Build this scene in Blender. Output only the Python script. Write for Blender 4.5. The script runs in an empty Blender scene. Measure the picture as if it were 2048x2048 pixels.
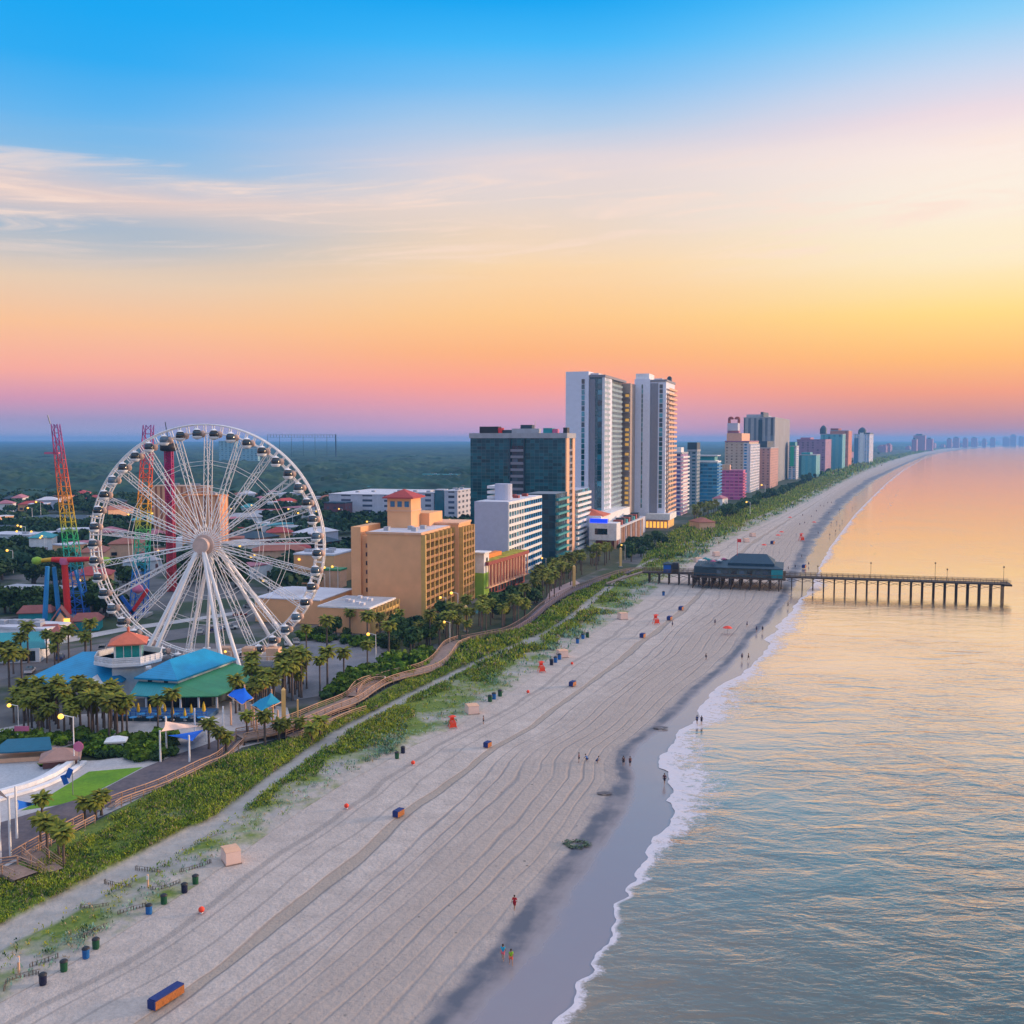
import bpy, math, random
import numpy as np
from mathutils import Vector, Matrix
R = math.radians
random.seed(7)
rng = np.random.default_rng(7)
S = bpy.context.scene
COL = S.collection

# ------------------------------------------------------------------ camera
H = 54.0
PITCH = R(4.0)
F = 2048.0                       # focal length in pixels of a 2048 px wide frame
cam_d = bpy.data.cameras.new('camera')
cam_d.sensor_width = 36; cam_d.lens = 36; cam_d.clip_start = 0.5; cam_d.clip_end = 90000
cam = bpy.data.objects.new('camera', cam_d); COL.objects.link(cam)
cam.location = (0, 0, H); cam.rotation_euler = (R(90) - PITCH, 0, 0)
S.camera = cam
S.render.resolution_x = S.render.resolution_y = 1024

# ------------------------------------------------------------------ render / exposure
S.view_settings.view_transform = 'Standard'; S.view_settings.look = 'None'
S.view_settings.exposure = 0.0; S.view_settings.gamma = 1.0
S.view_settings.use_curve_mapping = False
cy = S.cycles
cy.use_denoising = True
cy.max_bounces = 5; cy.diffuse_bounces = 2; cy.glossy_bounces = 3; cy.transmission_bounces = 2
cy.transparent_max_bounces = 6; cy.volume_bounces = 1
cy.caustics_reflective = False; cy.caustics_refractive = False
cy.sample_clamp_indirect = 4.0

def lin(c):
    o = []
    for x in c[:3]:
        x = x / 255.0
        o.append(x / 12.92 if x <= 0.04045 else ((x + 0.055) / 1.055) ** 2.4)
    return (o[0], o[1], o[2], 1.0)

# ------------------------------------------------------------------ world sky
SUN_AZ, SUN_EL = R(74), R(7.5)   # azimuth measured from +Y towards +X
W = bpy.data.worlds.new('World'); S.world = W; W.use_nodes = True
nt = W.node_tree; nt.nodes.clear()
def N(t, kind, **kw):
    n = t.nodes.new(kind)
    for k, v in kw.items(): setattr(n, k, v)
    return n
def mth(t, op, a, b=None, c=None, clamp=False):
    n = N(t, 'ShaderNodeMath', operation=op, use_clamp=clamp)
    for i, x in enumerate((a, b, c)):
        if x is None: continue
        if isinstance(x, (int, float)): n.inputs[i].default_value = x
        else: t.links.new(x, n.inputs[i])
    return n.outputs[0]
def mixc(t, fac, a, b, mode='MIX'):
    n = N(t, 'ShaderNodeMix', data_type='RGBA', blend_type=mode)
    n.clamp_factor = True
    for i, x in ((0, fac), (6, a), (7, b)):
        if isinstance(x, (int, float)): n.inputs[i].default_value = x
        elif isinstance(x, tuple): n.inputs[i].default_value = x
        else: t.links.new(x, n.inputs[i])
    return n.outputs[2]
def mapr(t, x, a, b, c=0.0, d=1.0, smooth=False):
    n = N(t, 'ShaderNodeMapRange'); n.clamp = True
    if smooth: n.interpolation_type = 'SMOOTHSTEP'
    t.links.new(x, n.inputs[0])
    for i, v in enumerate((a, b, c, d)): n.inputs[i + 1].default_value = v
    return n.outputs[0]
def noise(t, vec, scale, detail=3, rough=0.55, dim='3D', dist=0.0):
    n = N(t, 'ShaderNodeTexNoise', noise_dimensions=dim)
    if vec is not None: t.links.new(vec, n.inputs['Vector'])
    n.inputs['Scale'].default_value = scale; n.inputs['Detail'].default_value = detail
    n.inputs['Roughness'].default_value = rough; n.inputs['Distortion'].default_value = dist
    return n.outputs[0]
def ramp(t, fac, stops, interp='LINEAR'):
    n = N(t, 'ShaderNodeValToRGB'); cr = n.color_ramp; cr.interpolation = interp
    while len(cr.elements) < len(stops): cr.elements.new(0.5)
    for e, (p, c) in zip(cr.elements, stops):
        e.position = p; e.color = c if len(c) == 4 else (*c, 1)
    t.links.new(fac, n.inputs[0])
    return n.outputs[0]
def comb(t, x, y, z):
    n = N(t, 'ShaderNodeCombineXYZ')
    for i, v in enumerate((x, y, z)):
        if isinstance(v, (int, float)): n.inputs[i].default_value = v
        else: t.links.new(v, n.inputs[i])
    return n.outputs[0]

tc = N(nt, 'ShaderNodeTexCoord')
sp = N(nt, 'ShaderNodeSeparateXYZ'); nt.links.new(tc.outputs['Generated'], sp.inputs[0])
X_, Y_, Z_ = sp.outputs
az = mth(nt, 'ARCTAN2', X_, Y_)                       # radians, + to the right
el = mth(nt, 'ARCSINE', Z_)
# soft wisps push the bands about a little
wv = comb(nt, mth(nt, 'MULTIPLY', az, 2.2), mth(nt, 'ADD', mth(nt, 'MULTIPLY', el, 26.0), mth(nt, 'MULTIPLY', az, -2.0)), 0.0)
n1 = noise(nt, wv, 1.0, 5, 0.55, dist=0.6)
wv2 = comb(nt, mth(nt, 'MULTIPLY', az, 5.0), mth(nt, 'ADD', mth(nt, 'MULTIPLY', el, 60.0), mth(nt, 'MULTIPLY', az, -4.0)), 3.0)
n2 = noise(nt, wv2, 1.0, 5, 0.6, dist=0.8)
wob = mth(nt, 'MULTIPLY', mth(nt, 'SUBTRACT', n1, 0.5), 0.032)
amp = mth(nt, 'MULTIPLY', mapr(nt, el, R(6), R(11), 0.0, 1.0, True), mapr(nt, el, R(19), R(15), 0.0, 1.0, True))
elw = mth(nt, 'ADD', el, mth(nt, 'MULTIPLY', wob, amp))
fac = mth(nt, 'DIVIDE', elw, R(90), clamp=True)
def stops(lst): return [(max(0.0, e) / 90.0, lin(c)) for e, c in lst]
LEFT = [(0, (168, 168, 206)), (1.0, (160, 150, 192)), (2.2, (214, 148, 176)), (3.6, (250, 168, 152)), (6.0, (250, 192, 146)),
        (8.2, (230, 202, 176)), (9.8, (190, 190, 194)), (10.8, (166, 182, 200)), (12.3, (226, 202, 196)), (13.3, (176, 192, 214)), (14.2, (132, 184, 226)), (16.0, (96, 178, 236)), (18.6, (36, 168, 240)), (21, (0, 164, 240)),
        (30, (30, 150, 228)), (90, (110, 150, 205))]
MID = [(0, (205, 158, 196)), (1.2, (218, 156, 184)), (3.0, (255, 156, 138)), (4.8, (255, 176, 118)), (6.8, (255, 198, 132)),
       (9.6, (250, 213, 168)), (12.4, (228, 212, 204)), (15.0, (226, 212, 214)), (16.8, (176, 202, 230)), (18.6, (124, 190, 240)), (20.6, (62, 180, 246)), (22.5, (0, 164, 240)),
       (30, (30, 150, 230)), (90, (110, 150, 205))]
RIGHT = [(0, (160, 120, 150)), (1.0, (196, 132, 142)), (2.5, (244, 150, 116)), (4.2, (255, 182, 102)), (6.5, (255, 216, 124)),
         (9.2, (252, 232, 194)), (12.0, (250, 236, 218)), (14.5, (250, 232, 222)), (16.0, (236, 216, 222)), (18.0, (196, 212, 236)), (20.0, (140, 204, 244)), (22.0, (80, 190, 248)),
         (30, (60, 165, 236)), (90, (110, 150, 205))]
rl, rm, rr = (ramp(nt, fac, stops(x)) for x in (LEFT, MID, RIGHT))
c1 = mixc(nt, mapr(nt, az, R(-22), R(2), 0, 1, True), rl, rm)
c2 = mixc(nt, mapr(nt, az, R(2), R(25), 0, 1, True), c1, rr)
# thin cirrus streaks
cm = mth(nt, 'MULTIPLY', mapr(nt, n2, 0.47, 0.72, 0, 0.75, True), mth(nt, 'MULTIPLY', mapr(nt, el, R(8), R(11), 0, 1, True), mapr(nt, el, R(16), R(12.5), 0, 1, True)))
c3 = mixc(nt, cm, c2, lin((252, 222, 205)))
# glow of the sun beyond the right edge of the picture, and the calmer side behind the viewer
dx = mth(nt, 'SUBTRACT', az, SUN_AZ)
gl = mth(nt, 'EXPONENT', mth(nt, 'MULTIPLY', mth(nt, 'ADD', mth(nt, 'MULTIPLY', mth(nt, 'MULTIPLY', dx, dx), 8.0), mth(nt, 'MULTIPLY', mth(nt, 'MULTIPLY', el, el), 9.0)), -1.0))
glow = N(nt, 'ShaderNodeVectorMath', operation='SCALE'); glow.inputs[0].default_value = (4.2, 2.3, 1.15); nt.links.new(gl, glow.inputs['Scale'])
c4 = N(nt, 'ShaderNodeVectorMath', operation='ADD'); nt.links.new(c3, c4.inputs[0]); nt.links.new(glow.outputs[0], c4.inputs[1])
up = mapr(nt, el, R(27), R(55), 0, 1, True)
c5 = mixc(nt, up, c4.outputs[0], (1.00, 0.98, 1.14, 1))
below = mapr(nt, el, R(-0.4), R(-3), 0, 1)
c6 = mixc(nt, below, c5, (0.10, 0.11, 0.15, 1))
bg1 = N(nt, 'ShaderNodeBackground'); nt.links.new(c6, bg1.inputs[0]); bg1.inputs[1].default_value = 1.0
sky = N(nt, 'ShaderNodeTexSky', sky_type='NISHITA'); sky.sun_disc = False
sky.sun_elevation = SUN_EL; sky.sun_rotation = SUN_AZ
bg2 = N(nt, 'ShaderNodeBackground'); nt.links.new(sky.outputs[0], bg2.inputs[0]); bg2.inputs[1].default_value = 0.0
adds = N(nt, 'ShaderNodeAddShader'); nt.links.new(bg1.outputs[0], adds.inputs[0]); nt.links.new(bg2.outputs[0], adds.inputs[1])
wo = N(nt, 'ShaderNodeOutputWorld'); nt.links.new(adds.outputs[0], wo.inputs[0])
bg2.inputs[1].default_value = 0.012

sd = bpy.data.lights.new('sun', 'SUN'); sd.energy = 3.2; sd.angle = R(6); sd.color = (1.0, 0.66, 0.42)
sun = bpy.data.objects.new('sun', sd); COL.objects.link(sun)
dirv = Vector((math.sin(SUN_AZ) * math.cos(SUN_EL), math.cos(SUN_AZ) * math.cos(SUN_EL), math.sin(SUN_EL)))
sun.rotation_euler = dirv.to_track_quat('Z', 'Y').to_euler()

# ------------------------------------------------------------------ where a pixel of the photograph meets a height
CP, SP = math.cos(PITCH), math.sin(PITCH)
def depth_at(v, z=0.0):
    t = (v - 1024) / F
    return (H - z) * (CP - t * SP) / (SP + t * CP)
def at(u, v, z=0.0):
    Y = depth_at(v, z)
    d = Y * CP + (H - z) * SP
    return Vector(((u - 1024) / F * d, Y, z))
def xat(u, Y, z=0.0):
    return (u - 1024) / F * (Y * CP + (H - z) * SP)
def zat(v, Y):
    t = (v - 1024) / F
    return H - Y * (SP + t * CP) / (CP - t * SP)
def D(x, y): return (x * 1.06004, y * 1.06004)       # from a 1932 px view of the photograph

# ------------------------------------------------------------------ mesh helpers
class MB:
    def __init__(s): s.v = []; s.f = []; s.m = []; s.sm = []
    def add(s, vs, fs, m=0, smooth=False):
        b = len(s.v); s.v += [tuple(p) for p in vs]
        for f in fs: s.f.append(tuple(b + i for i in f)); s.m.append(m); s.sm.append(smooth)
        return s
    def box(s, x0, y0, z0, x1, y1, z1, m=0):
        if x0 > x1: x0, x1 = x1, x0
        if y0 > y1: y0, y1 = y1, y0
        if z0 > z1: z0, z1 = z1, z0
        return s.add([(x0, y0, z0), (x1, y0, z0), (x1, y1, z0), (x0, y1, z0), (x0, y0, z1), (x1, y0, z1), (x1, y1, z1), (x0, y1, z1)],
              [(3, 2, 1, 0), (4, 5, 6, 7), (0, 1, 5, 4), (1, 2, 6, 5), (2, 3, 7, 6), (3, 0, 4, 7)], m)
    def rbox(s, c, size, rz=0.0, m=0, tilt=None):
        M = Matrix.Rotation(rz, 3, 'Z')
        if tilt: M = M @ Matrix.Rotation(tilt, 3, 'Y')
        hx, hy, hz = size[0] / 2, size[1] / 2, size[2] / 2
        vs = [Vector(c) + M @ Vector(p) for p in ((-hx, -hy, -hz), (hx, -hy, -hz), (hx, hy, -hz), (-hx, hy, -hz), (-hx, -hy, hz), (hx, -hy, hz), (hx, hy, hz), (-hx, hy, hz))]
        return s.add(vs, [(3, 2, 1, 0), (4, 5, 6, 7), (0, 1, 5, 4), (1, 2, 6, 5), (2, 3, 7, 6), (3, 0, 4, 7)], m)
    def tube(s, a, b, r0, r1=None, n=8, m=0, cap=True, smooth=True):
        a, b = Vector(a), Vector(b); r1 = r0 if r1 is None else r1
        d = (b - a)
        if d.length < 1e-6: return s
        d.normalize(); up = Vector((0, 0, 1)) if abs(d.z) < 0.95 else Vector((1, 0, 0))
        x = d.cross(up).normalized(); y = d.cross(x)
        vs = []
        for p, r in ((a, r0), (b, r1)):
            for i in range(n):
                t = 2 * math.pi * i / n
                vs.append(p + x * (math.cos(t) * r) + y * (math.sin(t) * r))
        fs = [(i, (i + 1) % n, n + (i + 1) % n, n + i) for i in range(n)]
        s.add(vs, fs, m, smooth)
        if cap: s.add(vs, [tuple(range(n - 1, -1, -1)), tuple(range(n, 2 * n))], m)
        return s
    def lathe(s, c, prof, n=12, m=0, smooth=True, cap=True):
        c = Vector(c); vs = []
        for r, z in prof:
            for i in range(n):
                t = 2 * math.pi * (i + 0.5) / n
                vs.append(c + Vector((math.cos(t) * r, math.sin(t) * r, z)))
        fs = []
        for k in range(len(prof) - 1):
            for i in range(n):
                j = (i + 1) % n
                fs.append((k * n + i, k * n + j, (k + 1) * n + j, (k + 1) * n + i))
        s.add(vs, fs, m, smooth)
        if cap:
            s.add(vs, [tuple(range(n - 1, -1, -1)), tuple(range((len(prof) - 1) * n, len(prof) * n))], m)
        return s
    def prism(s, poly, z0, z1, m=0):
        n = len(poly); vs = [(p[0], p[1], z0) for p in poly] + [(p[0], p[1], z1) for p in poly]
        s.add(vs, [tuple(range(n - 1, -1, -1)), tuple(range(n, 2 * n))] + [(i, (i + 1) % n, n + (i + 1) % n, n + i) for i in range(n)], m)
        return s
    def hip(s, x0, y0, x1, y1, z0, z1, ins=None, thick=0.25, m=0):
        if ins is None: ins = min(x1 - x0, y1 - y0) / 2
        if (x1 - x0) >= (y1 - y0): a, b = (x0 + ins, (y0 + y1) / 2, z1), (x1 - ins, (y0 + y1) / 2, z1)
        else: a, b = ((x0 + x1) / 2, y0 + ins, z1), ((x0 + x1) / 2, y1 - ins, z1)
        vs = [(x0, y0, z0), (x1, y0, z0), (x1, y1, z0), (x0, y1, z0), a, b, (x0, y0, z0 - thick), (x1, y0, z0 - thick), (x1, y1, z0 - thick), (x0, y1, z0 - thick)]
        if (x1 - x0) >= (y1 - y0): fs = [(0, 1, 5, 4), (1, 2, 5), (2, 3, 4, 5), (3, 0, 4)]
        else: fs = [(0, 1, 4), (1, 2, 5, 4), (2, 3, 5), (3, 0, 4, 5)]
        return s.add(vs, fs + [(6, 7, 1, 0), (7, 8, 2, 1), (8, 9, 3, 2), (9, 6, 0, 3), (9, 8, 7, 6)], m)
    def build(s, name, mats, parent=None, loc=None, rz=None):
        me = bpy.data.meshes.new(name)
        me.from_pydata([tuple(p) for p in s.v], [], s.f)
        if not isinstance(mats, (list, tuple)): mats = [mats]
        for m in mats: me.materials.append(m)
        me.polygons.foreach_set('material_index', s.m)
        me.polygons.foreach_set('use_smooth', s.sm)
        me.update()
        o = bpy.data.objects.new(name, me); COL.objects.link(o)
        if parent: o.parent = parent
        if loc is not None: o.location = loc
        if rz is not None: o.rotation_euler = (0, 0, rz)
        return o
def npmesh(name, verts, quads, mats, uv=None, col=None, smooth=False, parent=None, mi=None, per=4):
    me = bpy.data.meshes.new(name)
    verts = np.asarray(verts, dtype=np.float32); quads = np.asarray(quads, dtype=np.int32)
    me.vertices.add(len(verts)); me.vertices.foreach_set('co', verts.ravel())
    me.loops.add(quads.size); me.loops.foreach_set('vertex_index', quads.ravel())
    me.polygons.add(len(quads)); me.polygons.foreach_set('loop_start', np.arange(0, quads.size, per, dtype=np.int32))
    if smooth: me.polygons.foreach_set('use_smooth', np.ones(len(quads), dtype=bool))
    if uv is not None:
        l = me.uv_layers.new(name='uv'); l.data.foreach_set('uv', np.asarray(uv, dtype=np.float32)[quads.ravel()].ravel())
    if col is not None:
        a = me.color_attributes.new('tint', 'FLOAT_COLOR', 'POINT'); a.data.foreach_set('color', np.asarray(col, dtype=np.float32).ravel())
    if not isinstance(mats, (list, tuple)): mats = [mats]
    for m in mats: me.materials.append(m)
    if mi is not None: me.polygons.foreach_set('material_index', np.asarray(mi, dtype=np.int32))
    me.update(calc_edges=True); me.validate()
    o = bpy.data.objects.new(name, me); COL.objects.link(o)
    if parent: o.parent = parent
    return o
def tag(o, label=None, cat=None, group=None, kind=None):
    for k, v in (('label', label), ('category', cat), ('group', group), ('kind', kind)):
        if v is not None: o[k] = v
    return o
def thing(name, label, cat, loc=(0, 0, 0), rz=0.0, group=None):
    o = bpy.data.objects.new(name, None); COL.objects.link(o); o.empty_display_size = 0.5
    o.location = loc; o.rotation_euler = (0, 0, rz)
    return tag(o, label, cat, group)
def dup(root, loc, rz=0.0, label=None, group=None, scale=None):
    r = root.copy(); COL.objects.link(r); r.location = loc; r.rotation_euler = (root.rotation_euler.x, root.rotation_euler.y, rz)
    if scale: r.scale = (scale, scale, scale) if isinstance(scale, (int, float)) else scale
    if label: r['label'] = label
    if group: r['group'] = group
    for ch in list(root.children):
        c = ch.copy(); COL.objects.link(c); c.parent = r
        for g in ch.children:
            d = g.copy(); COL.objects.link(d); d.parent = c
    return r

# ------------------------------------------------------------------ materials
def mat(name, c, rough=0.7, metal=0.0, var=0.12, vs=0.6, spec=0.4, bump=0.0, srgb=False, emit=None, es=1.0, rnd=None):
    m = bpy.data.materials.new(name); m.use_nodes = True
    t = m.node_tree; b = t.nodes['Principled BSDF']
    if srgb: c = lin(c)
    c = (c[0], c[1], c[2], 1.0)
    b.inputs['Roughness'].default_value = rough; b.inputs['Metallic'].default_value = metal
    b.inputs['Specular IOR Level'].default_value = spec
    if var > 0:
        g = N(t, 'ShaderNodeNewGeometry')
        n = noise(t, g.outputs['Position'], vs, 4, 0.6)
        k = mapr(t, n, 0.3, 0.7, 1 - var, 1 + var)
        if rnd:
            oi = N(t, 'ShaderNodeObjectInfo'); k = mth(t, 'MULTIPLY', k, mapr(t, mth(t, 'POWER', oi.outputs['Random'], 2.5), 0, 1, rnd[0], rnd[1]))
        v = N(t, 'ShaderNodeVectorMath', operation='SCALE'); v.inputs[0].default_value = c[:3]; t.links.new(k, v.inputs['Scale'])
        t.links.new(v.outputs[0], b.inputs['Base Color'])
        if bump > 0:
            bn = N(t, 'ShaderNodeBump'); bn.inputs['Strength'].default_value = bump; t.links.new(noise(t, g.outputs['Position'], vs * 6, 3), bn.inputs['Height']); t.links.new(bn.outputs[0], b.inputs['Normal'])
    else:
        b.inputs['Base Color'].default_value = c
    if emit is not None:
        b.inputs['Emission Color'].default_value = (*emit[:3], 1); b.inputs['Emission Strength'].default_value = es
    return m
# ------------------------------------------------------------------ the coast: lines traced along the shore, as x for every y (metres)
SEA = -0.35
def trace(pts, z=0.0):
    w = [at(*D(*p), z) for p in pts]
    w.sort(key=lambda p: p.y)
    return np.array([p.y for p in w]), np.array([p.x for p in w])
def fn(pts, z=0.0):
    ys, xs = trace(pts, z)
    def f(y):
        y = np.asarray(y, dtype=float)
        r = np.interp(y, ys, xs)
        lo = xs[0] + (xs[1] - xs[0]) / (ys[1] - ys[0]) * (y - ys[0])
        hi = xs[-1] + (xs[-1] - xs[-2]) / (ys[-1] - ys[-2]) * (y - ys[-1])
        return np.where(y < ys[0], lo, np.where(y > ys[-1], hi, r))
    return f
shore_f = fn([(2100, 835.5), (1932, 840), (1850, 845), (1780, 853), (1740, 866), (1705, 886), (1672, 912), (1645, 938), (1615, 968), (1590, 1000), (1566, 1032),
            (1552, 1060), (1540, 1090), (1512, 1130), (1480, 1170), (1450, 1205), (1432, 1235), (1395, 1270), (1350, 1310), (1315, 1350), (1280, 1385),
            (1243, 1415), (1232, 1440), (1250, 1480), (1256, 1520), (1250, 1560), (1235, 1605), (1212, 1650), (1180, 1705), (1150, 1755), (1125, 1800), (1095, 1850), (1062, 1895), (1032, 1932)], SEA)
wet_f = fn([(2090, 835), (1900, 840.5), (1820, 845.5), (1745, 858), (1700, 876), (1632, 905), (1580, 940), (1538, 985), (1514, 1020), (1496, 1060), (1476, 1100),
            (1462, 1140), (1428, 1180), (1395, 1225), (1365, 1262), (1325, 1305), (1290, 1350), (1255, 1395), (1205, 1430), (1160, 1465),
            (1135, 1510), (1095, 1570), (1050, 1630), (1000, 1690), (950, 1750), (895, 1815), (840, 1880), (795, 1932)], -0.25)
dune_f = fn([(2080, 834.8), (1850, 841), (1780, 847), (1720, 858), (1670, 874), (1625, 893), (1580, 915), (1525, 945), (1455, 980), (1400, 1005), (1345, 1032), (1300, 1066),
            (1240, 1105), (1190, 1148), (1110, 1196), (1070, 1228), (1010, 1268), (955, 1305), (900, 1338), (850, 1372), (765, 1408),
            (700, 1445), (640, 1475), (560, 1525), (480, 1580), (425, 1620), (350, 1672), (270, 1722), (180, 1778), (90, 1832), (0, 1880)])
path_f = fn([(1760, 849), (1640, 880), (1560, 915), (1480, 957), (1400, 990), (1340, 1008), (1290, 1030), (1240, 1052), (1200, 1075), (1150, 1108), (1110, 1138), (1080, 1165),
            (1045, 1188), (1010, 1205), (955, 1228), (900, 1252), (830, 1287), (760, 1322), (700, 1352), (640, 1385), (560, 1440), (480, 1500), (420, 1545), (350, 1585), (290, 1618), (200, 1668), (130, 1705), (60, 1740), (0, 1770)])
walk_f = fn([(1900, 838), (1740, 849), (1640, 869), (1547, 899), (1454, 930), (1380, 956), (1321, 980), (1265, 1006), (1228, 1040), (1198, 1072), (1140, 1095), (1075, 1125), (1030, 1155), (990, 1185), (950, 1197), (900, 1203), (860, 1216), (838, 1248), (780, 1278), (735, 1296),
            (690, 1322), (640, 1352), (590, 1380), (520, 1405), (460, 1415), (400, 1438), (330, 1472), (260, 1508), (190, 1545), (120, 1582), (40, 1625), (0, 1648)])
hotel_f = walk_f

def vnoise(x, y, seed=0):
    """smooth value noise on arrays"""
    xi = np.floor(x).astype(np.int64); yi = np.floor(y).astype(np.int64)
    xf = x - xi; yf = y - yi
    u = xf * xf * (3 - 2 * xf); v = yf * yf * (3 - 2 * yf)
    def h(a, b):
        n = (a * 374761393 + b * 668265263 + seed * 974711) & 0xffffffff
        n = ((n ^ (n >> 13)) * 1274126177) & 0xffffffff
        return ((n ^ (n >> 16)) & 0xffff) / 65535.0
    return (h(xi, yi) * (1 - u) + h(xi + 1, yi) * u) * (1 - v) + (h(xi, yi + 1) * (1 - u) + h(xi + 1, yi + 1) * u) * v
def fbm(x, y, seed=0, o=4):
    r = 0; a = 0.5; t = 0
    for k in range(o):
        r = r + a * vnoise(x, y, seed + k); t += a; a *= 0.5; x = x * 2.03 + 5.1; y = y * 2.03 + 1.7
    return r / t

def grid_faces(nr, nc):
    i = np.arange(nr - 1)[:, None] * nc + np.arange(nc - 1)[None, :]
    i = i.ravel()
    return np.stack([i, i + 1, i + nc + 1, i + nc], 1)
YS = np.concatenate([np.geomspace(55, 500, 420), np.geomspace(500, 16500, 150)[1:]])

# ---- land (town ground)
def sheet(name, left, right, z, m, ys=YS, nc=2, kind='structure'):
    xs0 = left(ys); xs1 = right(ys)
    t = np.linspace(0, 1, nc)[None, :]
    X = xs0[:, None] * (1 - t) + xs1[:, None] * t
    Y = np.repeat(ys[:, None], nc, 1); Z = np.full_like(X, z)
    o = npmesh(name, np.stack([X.ravel(), Y.ravel(), Z.ravel()], 1), grid_faces(len(ys), nc), m, uv=np.stack([np.broadcast_to(t, X.shape).ravel(), Y.ravel() / 100], 1))
    return tag(o, kind=kind)

def land_mat():
    m = bpy.data.materials.new('town_ground'); m.use_nodes = True; t = m.node_tree; b = t.nodes['Principled BSDF']
    g = N(t, 'ShaderNodeNewGeometry'); p = g.outputs['Position']
    big = noise(t, p, 0.018, 4, 0.6); mid = noise(t, p, 0.11, 4, 0.6); fine = noise(t, p, 1.4, 3, 0.6)
    green = mixc(t, mapr(t, fine, 0.3, 0.7), (0.015, 0.035, 0.012, 1), (0.04, 0.07, 0.02, 1))
    asph = mixc(t, mapr(t, mid, 0.35, 0.65), (0.085, 0.085, 0.09, 1), (0.16, 0.155, 0.15, 1))
    c = mixc(t, mapr(t, big, 0.47, 0.53), green, asph)
    # far away everything between the roofs is garden and wood
    sp = N(t, 'ShaderNodeSeparateXYZ'); t.links.new(p, sp.inputs[0])
    c = mixc(t, mapr(t, sp.outputs[1], 550, 900), c, green)
    t.links.new(c, b.inputs['Base Color']); b.inputs['Roughness'].default_value = 0.9
    return m
tag(sheet('ground', lambda y: np.full_like(y, -3000.0) - y * 1.4, lambda y: dune_f(y) - 0.2, -0.10, land_mat(), nc=6))

# ---- dune strip: sandy soil between the boardwalk and the open beach
def dune_mat():
    m = bpy.data.materials.new('dune_soil'); m.use_nodes = True; t = m.node_tree; b = t.nodes['Principled BSDF']
    g = N(t, 'ShaderNodeNewGeometry'); p = g.outputs['Position']
    uv = N(t, 'ShaderNodeUVMap', uv_map='uv'); s = N(t, 'ShaderNodeSeparateXYZ'); t.links.new(uv.outputs[0], s.inputs[0])
    sand = mixc(t, mapr(t, noise(t, p, 0.5, 5, 0.65), 0.3, 0.7), (0.34, 0.31, 0.28, 1), (0.47, 0.43, 0.39, 1))
    soil = mixc(t, mapr(t, noise(t, p, 2.0, 4, 0.7), 0.35, 0.65), (0.09, 0.16, 0.02, 1), (0.20, 0.25, 0.04, 1))
    n = noise(t, p, 0.13, 4, 0.6)
    e = mth(t, 'ADD', n, mth(t, 'MULTIPLY', s.outputs[0], -0.5))
    c = mixc(t, mapr(t, e, 0.02, 0.22, 0, 1), sand, soil)
    pm = mth(t, 'ABSOLUTE', mth(t, 'SUBTRACT', s.outputs[2] if False else N_attr(t, 'tint'), 0.0))
    c = mixc(t, pm, c, sand)
    t.links.new(c, b.inputs['Base Color']); b.inputs['Roughness'].default_value = 0.95
    bn = N(t, 'ShaderNodeBump'); bn.inputs['Strength'].default_value = 0.6; bn.inputs['Distance'].default_value = 0.4
    t.links.new(noise(t, p, 0.7, 5, 0.6), bn.inputs['Height']); t.links.new(bn.outputs[0], b.inputs['Normal'])
    return m
def N_attr(t, name):
    a = N(t, 'ShaderNodeAttribute', attribute_name=name); return a.outputs['Fac']
def veg_bounds(ys):
    return walk_f(ys), dune_f(ys)
ysd = np.concatenate([np.geomspace(55, 500, 520), np.geomspace(500, 16000, 120)[1:]])
nc = 40
a, b2 = veg_bounds(ysd); pf = path_f(ysd)
b3 = b2 + 1.2
t_ = np.linspace(0, 1, nc)[None, :]
X = a[:, None] * (1 - t_) + b3[:, None] * t_; Yg = np.repeat(ysd[:, None], nc, 1)
pw = 0.9 + 1.1 * (Yg < 140)                 # half width of the sandy path
dpath = np.abs(X - pf[:, None])
pathm = np.clip((pw + 1.4 - dpath + 1.0 * (fbm(X / 3, Yg / 3, 5) - .5)) / 0.9, 0, 1)
Z = 0.03 + 0.5 * fbm(X / 9, Yg / 12, 11) * np.clip(t_ * 8, 0, 1) * np.clip((1 - t_) * 6, 0, 1) * (1 - pathm) * (Yg < 900)
o = npmesh('dune_ground', np.stack([X.ravel(), Yg.ravel(), Z.ravel()], 1), grid_faces(len(ysd), nc), dune_mat(),
           uv=np.stack([np.broadcast_to(t_, X.shape).ravel(), Yg.ravel() / 100], 1),
           col=np.stack([pathm.ravel()] * 3 + [np.ones(pathm.size)], 1), smooth=True)
tag(o, kind='structure')

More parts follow.
